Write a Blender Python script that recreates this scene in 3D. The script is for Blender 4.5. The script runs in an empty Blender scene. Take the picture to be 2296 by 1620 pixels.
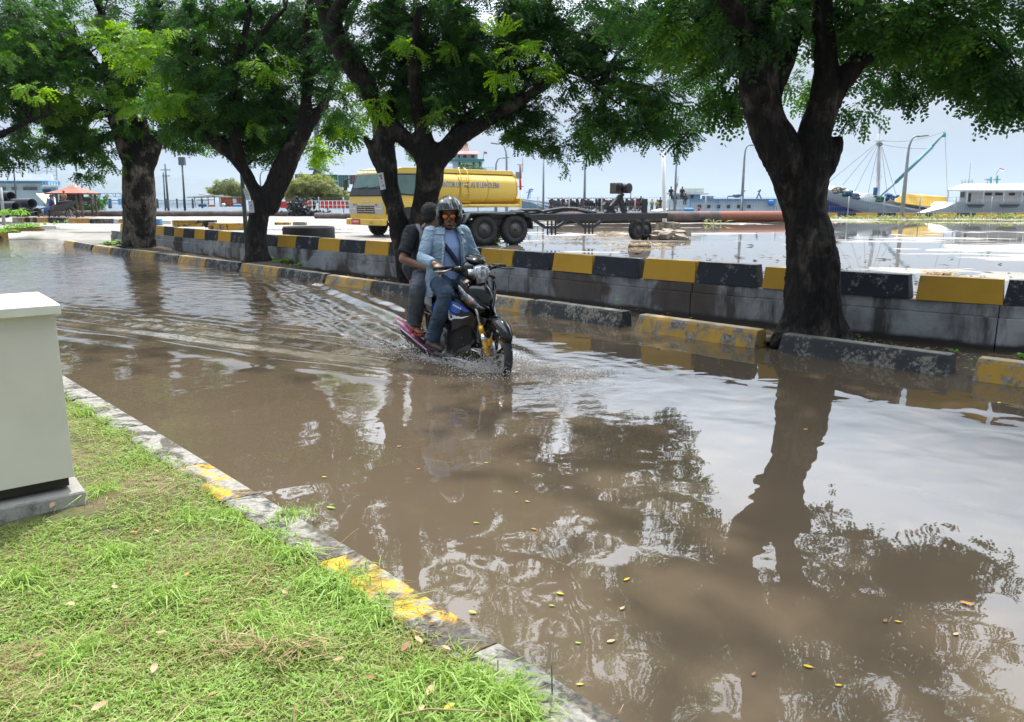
import bpy, math, random
import numpy as np
from mathutils import Vector, Matrix
random.seed(7); rng = np.random.default_rng(7)
C = bpy.context.scene.collection
sc = bpy.context.scene
R = math.radians
# ------------------------------------------------------------------ camera
PITCH = R(11.68); FOC = 1749.0; IW, IH = 2296.0, 1620.0; CAMZ = 1.5
cam = bpy.data.cameras.new('camera'); camo = bpy.data.objects.new('camera', cam); C.objects.link(camo)
camo.location = (0, 0, CAMZ); camo.rotation_euler = (math.pi/2 - PITCH, 0, 0)
cam.sensor_width = 36; cam.lens = 36*FOC/IW; cam.clip_end = 20000; cam.clip_start = 0.05
sc.camera = camo
# ------------------------------------------------------------------ sky + sun
SUN = Vector((0.05, 0.40, 0.91)).normalized()
w = bpy.data.worlds.new("World"); sc.world = w; w.use_nodes = True
nt = w.node_tree; nt.nodes.clear()
def wn(t, **k):
    n = nt.nodes.new(t)
    for a, b in k.items(): setattr(n, a, b)
    return n
out = wn('ShaderNodeOutputWorld'); bg = wn('ShaderNodeBackground'); bg2 = wn('ShaderNodeBackground')
sky = wn('ShaderNodeTexSky', sky_type='NISHITA', sun_disc=False)
sky.sun_elevation = math.asin(SUN.z); sky.sun_rotation = math.atan2(SUN.x, SUN.y); sky.dust_density = 2.0
bg.inputs['Strength'].default_value = 0.12
tc = wn('ShaderNodeTexCoord'); mp = wn('ShaderNodeMapping'); mp.inputs['Scale'].default_value = (1, 1, 3.2)
nz = wn('ShaderNodeTexNoise'); nz.inputs['Scale'].default_value = 1.9; nz.inputs['Detail'].default_value = 6; nz.inputs['Roughness'].default_value = .55
cr = wn('ShaderNodeValToRGB'); cr.color_ramp.elements[0].position = .33; cr.color_ramp.elements[1].position = .68
cr.color_ramp.elements[0].color = (.53, .69, .91, 1); cr.color_ramp.elements[1].color = (.88, .92, .98, 1)
nt.links.new(tc.outputs['Generated'], mp.inputs[0]); nt.links.new(mp.outputs[0], nz.inputs['Vector']); nt.links.new(nz.outputs['Fac'], cr.inputs[0])
nt.links.new(cr.outputs[0], bg2.inputs['Color'])
# hazy aureole: the overcast sky brightens towards the sun
dt_ = wn('ShaderNodeVectorMath', operation='DOT_PRODUCT'); dt_.inputs[1].default_value = tuple(SUN); mr = wn('ShaderNodeMapRange'); mr.interpolation_type = 'SMOOTHSTEP'
mr.inputs['From Min'].default_value = .53; mr.inputs['From Max'].default_value = .69; mr.inputs['To Min'].default_value = .83; mr.inputs['To Max'].default_value = 4.3
nt.links.new(tc.outputs['Generated'], dt_.inputs[0]); nt.links.new(dt_.outputs['Value'], mr.inputs['Value']); mr2 = wn('ShaderNodeMapRange'); mr2.interpolation_type = 'SMOOTHSTEP'; mr2.inputs['From Min'].default_value = -.55; mr2.inputs['From Max'].default_value = .35; mr2.inputs['To Min'].default_value = .62; mr2.inputs['To Max'].default_value = 1.0
nt.links.new(dt_.outputs['Value'], mr2.inputs['Value']); mm_ = wn('ShaderNodeMath', operation='MULTIPLY'); nt.links.new(mr.outputs[0], mm_.inputs[0]); nt.links.new(mr2.outputs[0], mm_.inputs[1])
nt.links.new(mm_.outputs[0], bg2.inputs['Strength'])
mc_ = wn('ShaderNodeMix', data_type='RGBA'); mc_.inputs[7].default_value = (.92, .94, .98, 1); mf_ = wn('ShaderNodeMapRange'); mf_.inputs['From Min'].default_value = .55; mf_.inputs['From Max'].default_value = .68; mf_.inputs['To Max'].default_value = .75
nt.links.new(dt_.outputs['Value'], mf_.inputs['Value']); nt.links.new(mf_.outputs[0], mc_.inputs[0]); nt.links.new(cr.outputs[0], mc_.inputs[6]); nt.links.new(mc_.outputs[2], bg2.inputs['Color'])
mxw = wn('ShaderNodeMixShader'); mxw.inputs[0].default_value = .86
nt.links.new(sky.outputs[0], bg.inputs['Color']); nt.links.new(bg.outputs[0], mxw.inputs[1]); nt.links.new(bg2.outputs[0], mxw.inputs[2])
nt.links.new(mxw.outputs[0], out.inputs['Surface'])
sl = bpy.data.lights.new('sun', 'SUN'); sl.energy = 5.0; sl.angle = R(1.2); sl.color = (1, .95, .87)
slo = bpy.data.objects.new('sun', sl); C.objects.link(slo); slo.rotation_euler = SUN.to_track_quat('Z', 'Y').to_euler(); slo.location = (0, 0, 30)
sc.view_settings.view_transform = 'Standard'; sc.view_settings.look = 'None'
sc.view_settings.gamma = 1; sc.view_settings.use_curve_mapping = False; sc.view_settings.exposure = 0.0
try:
    sc.cycles.max_bounces = 8; sc.cycles.diffuse_bounces = 3; sc.cycles.glossy_bounces = 3; sc.cycles.transmission_bounces = 4; sc.cycles.transparent_max_bounces = 6
except Exception: pass

# ------------------------------------------------------------------ measuring helpers: pixel of the photo at 2296x1620 -> world
cp, sp = math.cos(PITCH), math.sin(PITCH)
def P(x, y, Y):
    u = (x-IW/2)/FOC; v = (IH/2-y)/FOC; t = Y/(cp+v*sp)
    return Vector((u*t, Y, CAMZ + t*(v*cp-sp)))
def G(x, y, z=0.0):
    v = (IH/2-y)/FOC; t = (CAMZ-z)/(sp-v*cp)
    return Vector(((x-IW/2)/FOC*t, t*(cp+v*sp), z))
def ppm(Y): return FOC/(Y*cp + .3)      # photo pixels per metre near the ground at distance Y

def fbm(x, y, seed=0, octs=4, lac=2.0, gain=.5):
    x = np.asarray(x, float); y = np.asarray(y, float); tot = np.zeros(np.broadcast(x, y).shape); amp = 1; nrm = 0
    for o in range(octs):
        xi = np.floor(x).astype(int); yi = np.floor(y).astype(int); fx = x-xi; fy = y-yi
        fx = fx*fx*(3-2*fx); fy = fy*fy*(3-2*fy)
        def h(a, b):
            n = (a*374761393 + b*668265263 + (seed+o)*1442695041) & 0x7fffffff
            n = ((n ^ (n >> 13))*1274126177) & 0x7fffffff
            return ((n ^ (n >> 16)) & 0xffff)/65535.0
        v = (h(xi, yi)*(1-fx)+h(xi+1, yi)*fx)*(1-fy)+(h(xi, yi+1)*(1-fx)+h(xi+1, yi+1)*fx)*fy
        tot += amp*(v*2-1); nrm += amp; amp *= gain; x = x*lac+17.3; y = y*lac+9.1
    return tot/nrm

# ------------------------------------------------------------------ materials
MATS = {}
def col4(c): return (c[0], c[1], c[2], 1)
class NT:
    def __init__(s, name):
        s.m = bpy.data.materials.new(name); s.m.use_nodes = True; s.t = s.m.node_tree; s.t.nodes.clear()
        s.out = s.n('ShaderNodeOutputMaterial')
    def n(s, t, **k):
        n = s.t.nodes.new(t)
        for a, b in k.items():
            if a in n.inputs.keys() if False else False: pass
            setattr(n, a, b)
        return n
    def l(s, a, b): s.t.links.new(a, b)
    def coord(s, kind='Object', scale=(1, 1, 1), rnd=False):
        tc = s.n('ShaderNodeTexCoord'); mp = s.n('ShaderNodeMapping'); mp.inputs['Scale'].default_value = scale
        s.l(tc.outputs[kind], mp.inputs[0])
        if rnd:
            oi = s.n('ShaderNodeObjectInfo'); mu = s.n('ShaderNodeMath', operation='MULTIPLY'); mu.inputs[1].default_value = 37.0
            s.l(oi.outputs['Random'], mu.inputs[0]); s.l(mu.outputs[0], mp.inputs['Location'])
        return mp.outputs[0]
    def noise(s, vec, scale, detail=5, rough=.55, dist=0):
        n = s.n('ShaderNodeTexNoise'); n.inputs['Scale'].default_value = scale; n.inputs['Detail'].default_value = detail
        n.inputs['Roughness'].default_value = rough; n.inputs['Distortion'].default_value = dist
        s.l(vec, n.inputs['Vector']); return n.outputs['Fac']
    def ramp(s, fac, stops):
        r = s.n('ShaderNodeValToRGB'); e = r.color_ramp.elements
        while len(e) < len(stops): e.new(.5)
        for i, (p, c) in enumerate(stops):
            e[i].position = p; e[i].color = col4(c) if hasattr(c, '__len__') else (c, c, c, 1)
        s.l(fac, r.inputs[0]); return r.outputs[0]
    def mix(s, f, a, b):
        m = s.n('ShaderNodeMix', data_type='RGBA')
        for sock, v in ((m.inputs[0], f), (m.inputs[6], a), (m.inputs[7], b)):
            if isinstance(v, (int, float)): sock.default_value = v if sock == m.inputs[0] else (v, v, v, 1)
            elif isinstance(v, tuple): sock.default_value = col4(v)
            else: s.l(v, sock)
        return m.outputs[2]
    def bump(s, h, strength=.3, dist=.01):
        b = s.n('ShaderNodeBump'); b.inputs['Strength'].default_value = strength; b.inputs['Distance'].default_value = dist
        s.l(h, b.inputs['Height']); return b.outputs[0]
    def bsdf(s, color=None, rough=.6, metal=0, normal=None, spec=.5, coat=0, ior=1.5):
        b = s.n('ShaderNodeBsdfPrincipled')
        for nm, v in (('Base Color', color), ('Roughness', rough), ('Metallic', metal), ('Normal', normal)):
            if v is None: continue
            if isinstance(v, tuple): b.inputs[nm].default_value = col4(v)
            elif isinstance(v, (int, float)): b.inputs[nm].default_value = v
            else: s.l(v, b.inputs[nm])
        b.inputs['Specular IOR Level'].default_value = spec; b.inputs['IOR'].default_value = ior
        b.inputs['Coat Weight'].default_value = coat; b.inputs['Coat Roughness'].default_value = .05
        s.l(b.outputs[0], s.out.inputs['Surface']); return b
def mat(name, c, c2=None, scale=6, rough=.6, metal=0, bump=0, bdist=.01, coat=0, rnd=True, stretch=(1, 1, 1), lo=.35, hi=.65, spec=.5, detail=6):
    if name in MATS: return MATS[name]
    t = NT(name)
    if c2 is None: c2 = tuple(x*.8 for x in c)
    v = t.coord('Object', stretch, rnd); f = t.noise(v, scale, detail)
    col = t.ramp(f, [(lo, c2), (hi, c)])
    nm = t.bump(t.noise(v, scale*4, 4), bump, bdist) if bump else None
    rg = t.ramp(f, [(.3, min(1, rough*1.2)), (.7, rough*.85)])
    t.bsdf(col, rg, metal, nm, spec, coat); MATS[name] = t.m; return t.m

# ------------------------------------------------------------------ mesh builder
OFF = {}
def M3(rz=0, ry=0, rx=0): return Matrix.Rotation(rz, 3, 'Z') @ Matrix.Rotation(ry, 3, 'Y') @ Matrix.Rotation(rx, 3, 'X')
def frame(t, side=None):
    t = Vector(t).normalized()
    a = Vector(side) if side is not None else (Vector((0, 0, 1)) if abs(t.z) < .9 else Vector((1, 0, 0)))
    s = a - t*a.dot(t)
    if s.length < 1e-5: s = t.orthogonal()
    s.normalize(); return s, t.cross(s)
class MB:
    def __init__(s): s.v = []; s.f = []; s.sm = []
    def add(s, vs, fs, smooth=False):
        b = len(s.v); s.v.extend([tuple(x) for x in vs]); s.f.extend([tuple(b+i for i in f) for f in fs]); s.sm.extend([smooth]*len(fs)); return s
    def box(s, c, d, rot=None, taper=(1, 1)):
        c = Vector(c); vs = []
        for z in (-1, 1):
            k = taper if z > 0 else (1, 1)
            for x, y in ((-1, -1), (1, -1), (1, 1), (-1, 1)):
                p = Vector((x*d[0]/2*k[0], y*d[1]/2*k[1], z*d[2]/2))
                if rot is not None: p = rot @ p
                vs.append(c+p)
        return s.add(vs, [(3, 2, 1, 0), (4, 5, 6, 7), (0, 1, 5, 4), (1, 2, 6, 5), (2, 3, 7, 6), (3, 0, 4, 7)])
    def beam(s, a, b, wd, ht, side=(0, 0, 1)):
        a = Vector(a); b = Vector(b); n1, n2 = frame(b-a, side); vs = []
        for p in (a, b):
            for i, j in ((-1, -1), (1, -1), (1, 1), (-1, 1)): vs.append(p+n2*(i*wd/2)+n1*(j*ht/2))
        return s.add(vs, [(3, 2, 1, 0), (4, 5, 6, 7), (0, 1, 5, 4), (1, 2, 6, 5), (2, 3, 7, 6), (3, 0, 4, 7)])
    def tube(s, pts, r, n=8, smooth=True, side=None, r2=None, cap=True):
        pts = [Vector(p) for p in pts]; k = len(pts)
        rs = r if hasattr(r, '__len__') else [r]*k; r2s = rs if r2 is None else (r2 if hasattr(r2, '__len__') else [r2]*k)
        vs = []; prev = side
        for i, p in enumerate(pts):
            t = (pts[min(i+1, k-1)]-pts[max(i-1, 0)])
            if t.length < 1e-7: t = Vector((0, 0, 1))
            a, b = frame(t, prev)
            if side is None: prev = a
            for j in range(n):
                th = 2*math.pi*j/n; vs.append(p+a*(math.cos(th)*rs[i])+b*(math.sin(th)*r2s[i]))
        fs = [(i*n+j, i*n+(j+1) % n, (i+1)*n+(j+1) % n, (i+1)*n+j) for i in range(k-1) for j in range(n)]
        if cap: fs += [tuple(range(n))[::-1], tuple((k-1)*n+j for j in range(n))]
        return s.add(vs, fs, smooth)
    def lathe(s, prof, c=(0, 0, 0), axis=(0, 0, 1), n=16, smooth=True, closed=False):
        a, b = frame(axis, (1, 0, 0) if abs(Vector(axis).normalized().x) < .9 else (0, 0, 1)); ax = Vector(axis).normalized(); c = Vector(c); vs = []
        for r, h in prof:
            for j in range(n):
                th = 2*math.pi*j/n; vs.append(c+ax*h+a*(r*math.cos(th))+b*(r*math.sin(th)))
        k = len(prof); fs = []
        for i in range(k-1 if not closed else k):
            i2 = (i+1) % k
            for j in range(n): fs.append((i*n+j, i*n+(j+1) % n, i2*n+(j+1) % n, i2*n+j))
        if not closed: fs += [tuple(range(n))[::-1], tuple((k-1)*n+j for j in range(n))]
        return s.add(vs, fs, smooth)
    def ell(s, c, r, rot=None, nu=12, nv=8):
        c = Vector(c); r = r if hasattr(r, '__len__') else (r, r, r); vs = []
        for i in range(nv+1):
            ph = math.pi*i/nv
            for j in range(nu):
                th = 2*math.pi*j/nu; p = Vector((r[0]*math.sin(ph)*math.cos(th), r[1]*math.sin(ph)*math.sin(th), r[2]*math.cos(ph)))
                if rot is not None: p = rot @ p
                vs.append(c+p)
        fs = [(i*nu+j, (i+1)*nu+j, (i+1)*nu+(j+1) % nu, i*nu+(j+1) % nu) for i in range(nv) for j in range(nu)]
        return s.add(vs, fs, True)
    def prism(s, poly, ext):
        poly = [Vector(p) for p in poly]; n = len(poly); ext = Vector(ext)
        vs = poly+[p+ext for p in poly]
        return s.add(vs, [tuple(range(n))[::-1], tuple(range(n, 2*n))]+[(i, (i+1) % n, n+(i+1) % n, n+i) for i in range(n)])
    def loft(s, rings, smooth=False, cap=True):
        n = len(rings[0]); vs = [p for r in rings for p in r]; k = len(rings)
        fs = [(i*n+j, i*n+(j+1) % n, (i+1)*n+(j+1) % n, (i+1)*n+j) for i in range(k-1) for j in range(n)]
        if cap: fs += [tuple(range(n))[::-1], tuple((k-1)*n+j for j in range(n))]
        return s.add(vs, fs, smooth)
    def pbox(s, x0, x1, y0, y1, Y, dy):
        a = P(x0, (y0+y1)/2, Y).x; b = P(x1, (y0+y1)/2, Y).x; z1 = P(0, y0, Y).z; z0 = P(0, y1, Y).z
        a, b = min(a, b), max(a, b); k = (a+b)/2/Y*dy if dy > .4 else 0     # deep boxes are turned to stand square to the line of sight
        return s.add([(a, Y, z0), (b, Y, z0), (b+k, Y+dy, z0), (a+k, Y+dy, z0), (a, Y, z1), (b, Y, z1), (b+k, Y+dy, z1), (a+k, Y+dy, z1)], [(3, 2, 1, 0), (4, 5, 6, 7), (0, 1, 5, 4), (1, 2, 6, 5), (2, 3, 7, 6), (3, 0, 4, 7)])
    def build(s, name, m, parent=None, world=False, bevel=0, smooth=None, label=None, mats=None):
        me = bpy.data.meshes.new(name); off = OFF.get(parent.name, Vector()) if (parent is not None and world) else Vector()
        vs = s.v if off.length == 0 else [(x-off.x, y-off.y, z-off.z) for x, y, z in s.v]
        me.from_pydata(vs, [], s.f)
        me.polygons.foreach_set('use_smooth', s.sm if smooth is None else [smooth]*len(s.f))
        if m is not None: me.materials.append(m)
        me.validate(); me.update()
        o = bpy.data.objects.new(name, me); C.objects.link(o)
        if parent is not None: o.parent = parent
        OFF[o.name] = off
        if bevel:
            bm = o.modifiers.new('bevel', 'BEVEL'); bm.width = bevel; bm.segments = 2; bm.limit_method = 'ANGLE'; bm.angle_limit = R(35)
        if label: o['label'] = label
        return o
def tag(o, label=None, cat=None, group=None, kind=None):
    if label: o['label'] = label
    if cat: o['category'] = cat
    if group: o['group'] = group
    if kind: o['kind'] = kind
    return o
def thing(name, label, cat, loc=(0, 0, 0), rz=0, group=None):
    o = bpy.data.objects.new(name, None); C.objects.link(o); o.location = loc; o.rotation_euler = (0, 0, rz); o.empty_display_size = .1
    OFF[o.name] = Vector(loc); return tag(o, label, cat, group)
def kids(o): return [c for c in bpy.data.objects if c.parent == o]
KID = {}
def dup(root, loc=None, rz=None, label=None, parent=None, group=None, scale=None):
    r = root.copy(); C.objects.link(r)
    if parent is not None: r.parent = parent
    if loc is not None: r.location = loc
    if rz is not None: r.rotation_euler = (0, 0, rz)
    if scale: r.scale = (scale,)*3
    if label: r['label'] = label
    if group: r['group'] = group
    for ch in root.children: dup(ch, parent=r)
    return r
def mesh_np(name, V, F, m, parent=None, world=False, smooth=False):
    """V (n,3), F (m,k) with k constant"""
    off = OFF.get(parent.name, Vector()) if (parent is not None and world) else Vector()
    V = np.asarray(V, np.float32) - np.array(off, np.float32); F = np.asarray(F, np.int32); k = F.shape[1]
    me = bpy.data.meshes.new(name); me.vertices.add(len(V)); me.vertices.foreach_set('co', V.ravel())
    me.loops.add(F.size); me.loops.foreach_set('vertex_index', F.ravel()); me.polygons.add(len(F))
    me.polygons.foreach_set('loop_start', np.arange(0, F.size, k, dtype=np.int32))
    try: me.polygons.foreach_set('loop_total', np.full(len(F), k, np.int32))
    except Exception: pass
    me.polygons.foreach_set('use_smooth', np.full(len(F), smooth)); me.update(calc_edges=True)
    if m is not None: me.materials.append(m)
    o = bpy.data.objects.new(name, me); C.objects.link(o)
    if parent is not None: o.parent = parent
    OFF[o.name] = off; return o
def attr(o, name, arr, dom='POINT'):
    a = o.data.attributes.new(name, 'FLOAT', dom); a.data.foreach_set('value', np.asarray(arr, np.float32))
def grid_faces(nu, nv):
    i = np.arange(nu-1)[:, None]; j = np.arange(nv-1)[None, :]; a = i*nv+j
    return np.stack([a, a+nv, a+nv+1, a+1], -1).reshape(-1, 4)
def organic(mb, name, m, parent=None, voxel=.01, smooth=2, world=False, decimate=0, label=None, fn=None):
    """union of closed shapes as ONE smooth continuous surface"""
    o = mb.build(name+'_tmp', None)
    md = o.modifiers.new('r', 'REMESH'); md.mode = 'VOXEL'; md.voxel_size = voxel
    if smooth: s = o.modifiers.new('s', 'SMOOTH'); s.iterations = smooth; s.factor = .6
    if decimate: d = o.modifiers.new('d', 'DECIMATE'); d.ratio = decimate
    dg = bpy.context.evaluated_depsgraph_get(); me = bpy.data.meshes.new_from_object(o.evaluated_get(dg)); me.name = name
    old = o.data; bpy.data.objects.remove(o); bpy.data.meshes.remove(old)
    off = OFF.get(parent.name, Vector()) if (parent is not None and world) else Vector()
    n = len(me.vertices); co = np.empty(n*3, np.float32); me.vertices.foreach_get('co', co); co = co.reshape(-1, 3)
    if fn is not None:
        no = np.empty(n*3, np.float32); me.vertices.foreach_get('normal', no); co = fn(co, no.reshape(-1, 3))
    co = co - np.array(off, np.float32); me.vertices.foreach_set('co', co.astype(np.float32).ravel())
    me.polygons.foreach_set('use_smooth', np.ones(len(me.polygons), bool)); me.materials.clear(); me.materials.append(m); me.update()
    ob = bpy.data.objects.new(name, me); C.objects.link(ob)
    if parent is not None: ob.parent = parent
    OFF[ob.name] = off
    if label: ob['label'] = label
    return ob
def text_mesh(txt, size, m, name, parent, loc, rot, sx=1.0, bold=0.0, depth=.002, fn=None):
    cu = bpy.data.curves.new(name, 'FONT'); cu.body = txt; cu.size = size; cu.offset = bold; cu.extrude = depth; cu.align_x = 'CENTER'; cu.align_y = 'CENTER'
    cu.resolution_u = 3
    o = bpy.data.objects.new(name+'_t', cu); C.objects.link(o)
    dg = bpy.context.evaluated_depsgraph_get(); me = bpy.data.meshes.new_from_object(o.evaluated_get(dg)); bpy.data.objects.remove(o)
    me.transform(Matrix.Diagonal((sx, 1, 1, 1)))
    if fn:
        for vv in me.vertices: vv.co = fn(vv.co)
    me.materials.clear(); me.materials.append(m)
    ob = bpy.data.objects.new(name, me); C.objects.link(ob); ob.parent = parent; ob.location = loc; ob.rotation_euler = rot; OFF[ob.name] = Vector(); return ob
# ================================================================== materials of the setting
def m_water():
    t = NT('flood_water'); v = t.coord('Object')
    big = t.noise(v, .7, 4, .5); c = t.ramp(big, [(.3, (.096, .073, .049)), (.7, (.115, .088, .060))])
    v2 = t.coord('Object', (1, 1, 1)); n1 = t.noise(v2, 2.2, 2, .4, .3); n2 = t.noise(v2, 11, 3, .55, .4); n3 = t.noise(v2, 38, 3, .5)
    at = t.n('ShaderNodeAttribute', attribute_name='chop')
    m1 = t.n('ShaderNodeMath', operation='MULTIPLY'); m1.inputs[1].default_value = .0065; t.l(n1, m1.inputs[0])
    m2 = t.n('ShaderNodeMath', operation='MULTIPLY'); t.l(n2, m2.inputs[0]); t.l(at.outputs['Fac'], m2.inputs[1])
    m2b = t.n('ShaderNodeMath', operation='MULTIPLY_ADD'); m2b.inputs[1].default_value = .0055; t.l(m2.outputs[0], m2b.inputs[0]); t.l(m1.outputs[0], m2b.inputs[2])
    m3 = t.n('ShaderNodeMath', operation='MULTIPLY'); t.l(n3, m3.inputs[0]); t.l(at.outputs['Fac'], m3.inputs[1])
    m3b = t.n('ShaderNodeMath', operation='MULTIPLY_ADD'); m3b.inputs[1].default_value = .0009; t.l(m3.outputs[0], m3b.inputs[0]); t.l(m2b.outputs[0], m3b.inputs[2])
    b = t.n('ShaderNodeBump'); b.inputs['Strength'].default_value = 1.0; b.inputs['Distance'].default_value = 1.0; t.l(m3b.outputs[0], b.inputs['Height'])
    t.bsdf(c, .008, 0, b.outputs[0], .5, 0, 1.55); return t.m
def m_yardwater():
    t = NT('yard_water'); v = t.coord('Object'); n1 = t.noise(v, 1.3, 3, .4)
    t.bsdf((.15, .13, .11), .03, 0, t.bump(n1, .6, .003), .5, 0, 1.4); return t.m
def m_sea():
    t = NT('sea_water'); v = t.coord('Object'); n1 = t.noise(v, .35, 5, .6)
    t.bsdf((.06, .11, .15), .15, 0, t.bump(n1, .8, .3), .5, 0, 1.33); return t.m
def m_yard():
    t = NT('yard_concrete'); v = t.coord('Object'); a = t.noise(v, .25, 6, .6); b = t.noise(v, 3, 6, .65); d = t.noise(v, 18, 5, .7)
    c = t.ramp(a, [(.3, (.17, .155, .135)), (.55, (.27, .25, .22)), (.75, (.34, .32, .285))])
    c = t.mix(t.ramp(b, [(.45, 0.0), (.7, .55)]), c, (.17, .15, .12)); c = t.mix(t.ramp(d, [(.62, 0.0), (.7, .8)]), c, (.10, .11, .05))
    t.bsdf(c, .55, 0, t.bump(d, .5, .02)); return t.m
def m_worn(name, paint, wear=.5, dirt=.35, top=(.33, .31, .28), dark=(.07, .065, .055)):
    """chipped paint over mossy concrete; the top is worn bare"""
    t = NT(name); v = t.coord('Object', (1, 1, 1), True); n = t.noise(v, 4.5, 11, .72); n2 = t.noise(v, 2.2, 5, .6); n3 = t.noise(v, 30, 4, .6)
    conc = t.mix(t.ramp(n3, [(.35, 0.0), (.7, 1.0)]), dark, top)
    mm = t.n('ShaderNodeMath', operation='MULTIPLY_ADD'); mm.inputs[1].default_value = .35; t.l(n3, mm.inputs[0]); t.l(n, mm.inputs[2])
    mask = t.ramp(mm.outputs[0], [(wear+.12, 1.0), (wear+.2, 0.0)])
    pc = t.mix(t.ramp(n2, [(.35, .0), (.75, dirt)]), paint, dark)
    ge = t.n('ShaderNodeNewGeometry'); sx = t.n('ShaderNodeSeparateXYZ'); t.l(ge.outputs['Normal'], sx.inputs[0])
    upm = t.ramp(sx.outputs['Z'], [(.55, 0.0), (.85, 1.0)])
    c = t.mix(mask, conc, pc); c = t.mix(upm, c, t.mix(t.ramp(n, [(.40, .75), (.62, .15)]), top, pc))
    t.bsdf(c, .75, 0, t.bump(mm.outputs[0], .6, .012)); return t.m
def m_wall():
    t = NT('stained_plaster_wall'); v = t.coord('Object', (1, 1, 1), False); vs = t.coord('Object', (1.1, 1.1, .22), False)
    n = t.noise(v, 1.6, 8, .65); st = t.noise(vs, 2.6, 6, .65); f = t.noise(v, 14, 8, .7); pz = t.noise(v, .8, 3, .5, .6)
    c = t.ramp(n, [(.36, (.13, .135, .14)), (.5, (.26, .27, .28)), (.62, (.40, .41, .42))])
    c = t.mix(t.ramp(st, [(.50, 0.0), (.64, .9)]), c, (.05, .042, .036)); c = t.mix(t.ramp(pz, [(.58, 0.0), (.60, .75)]), c, (.34, .36, .40))
    c = t.mix(t.ramp(pz, [(.37, .85), (.42, 0.0)]), c, (.07, .05, .038)); c = t.mix(t.ramp(f, [(.6, 0.0), (.7, .6)]), c, (.06, .055, .05))
    sx = t.n('ShaderNodeSeparateXYZ'); tc = t.n('ShaderNodeTexCoord'); t.l(tc.outputs['Object'], sx.inputs[0])
    ad = t.n('ShaderNodeMath', operation='MULTIPLY_ADD'); ad.inputs[1].default_value = .12; t.l(n, ad.inputs[0]); t.l(sx.outputs['Z'], ad.inputs[2])
    wet = t.ramp(ad.outputs[0], [(.11, 1.0), (.15, 0.0)]); c = t.mix(wet, c, (.035, .03, .027))
    t.bsdf(c, .7, 0, t.bump(f, .4, .01)); return t.m
W_FLOOD = m_water(); W_YARD = m_yardwater(); W_SEA = m_sea(); YARD = m_yard(); WALLM = m_wall()
K_YEL = m_worn('worn_yellow_kerb', (.52, .30, .035), .52, .3); K_BLK = m_worn('worn_black_kerb', (.022, .027, .035), .56, .25, (.30, .28, .24), (.09, .08, .065))
def m_oldkerb(name, paint, amount):
    t = NT(name); v = t.coord('Object', (1, 1, 1), True); a = t.noise(v, 3.2, 9, .68, .8); b = t.noise(v, 6.5, 9, .7, .4); f = t.noise(v, 45, 4, .6)
    c = t.mix(t.ramp(f, [(.35, 0.0), (.65, 1.0)]), (.20, .19, .17), (.35, .335, .30)); c = t.mix(t.ramp(b, [(amount-.04, 1.0), (amount+.02, 0.0)]), c, paint)
    c = t.mix(t.ramp(a, [(.49, 0.0), (.56, .93)]), c, t.mix(t.ramp(f, [(.4, 0.0), (.6, 1.0)]), (.028, .026, .024), (.10, .085, .06)))
    t.bsdf(c, .85, 0, t.bump(a, .6, .02)); return t.m
K_YEL2 = m_oldkerb('flaking_yellow_kerb', (.62, .34, .03), .53); K_BLK2 = m_oldkerb('flaking_black_kerb', (.05, .052, .055), .44)
_unused = m_worn('very_worn_yellow_kerb', (.58, .30, .02), .50, .6, (.42, .37, .27), (.06, .05, .035)); _unused2 = m_worn('very_worn_black_kerb', (.035, .037, .037), .46, .3, (.40, .38, .34), (.045, .043, .04))
B_YEL = m_worn('yellow_barrier_paint', (.62, .35, .03), .66, .25, (.40, .36, .30), (.16, .10, .03))
B_BLK = m_worn('black_barrier_paint', (.018, .024, .038), .62, .2, (.33, .32, .30), (.035, .035, .035))
CONC = mat('grey_concrete', (.38, .37, .34), (.20, .19, .17), 5, .85, bump=.4)
SOIL = mat('dark_soil', (.10, .075, .05), (.035, .028, .02), 9, .95, bump=.8, bdist=.03)

# ------------------------------------------------------------------ road frame: s along the road (away), n across it
RD = Vector((-.6816, .7317, 0)); RN = Vector((.7317, .6816, 0))
def ST(s, t, z=0): return RD*s + RN*t + Vector((0, 0, z))
# flooded road ----------------------------------------------------------------
s_ = np.concatenate([np.arange(-7, 0, .06), np.arange(0, 14, .04), np.arange(14, 24, .08), np.arange(24, 60, .4)]); t_ = np.arange(1.25, 11.0, .04)
S, T = np.meshgrid(s_, t_, indexing='ij')
apex = Vector((0.0, 6.65, 0)); sa = apex.dot(RD); ta = apex.dot(RN)
a = S-sa; b = T-ta; ab = np.abs(b)
arm = np.clip(a, 0, None)*math.tan(R(17.5))+.12; dd = ab-arm
amp = np.where(a > 0, 1/(1+.055*np.clip(a, 0, None)), 0)*np.clip(a*1.2, 0, 1)
wob = fbm(S*1.3, T*1.3, 3, 2)*.09
H = .032*amp*np.cos((dd+wob)*2*math.pi/.42)*np.exp(-((dd+.12)/.50)**2)
H += .013*amp*np.cos((dd+wob*1.4)*2*math.pi/.24)*np.exp(-((dd+.75)/.5)**2)
inside = np.clip((arm-ab)/.25, 0, 1)*np.clip(a*2, 0, 1)
farchop = np.clip((S-9)/7, 0, 1)*.55
H += inside*.0115*fbm(S*5+T*1.5, T*7, 11, 3)*amp**.5 + farchop*.0035*fbm(S*4, T*7, 21, 2)
r = np.hypot(a+.1, b); H += .006*np.exp(-((r-.30)/.12)**2)*np.cos(r*30) + .012*np.exp(-(r/.55)**2)*fbm(S*12, T*12, 5, 3)
H += .0006*np.exp(-(r/1.3)**2)*np.cos(r*2*math.pi/.19)
H += .0010*fbm(S*2.0+3, T*2.0, 8, 2)
V = np.stack([RD.x*S+RN.x*T, RD.y*S+RN.y*T, H], -1).reshape(-1, 3)
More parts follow.
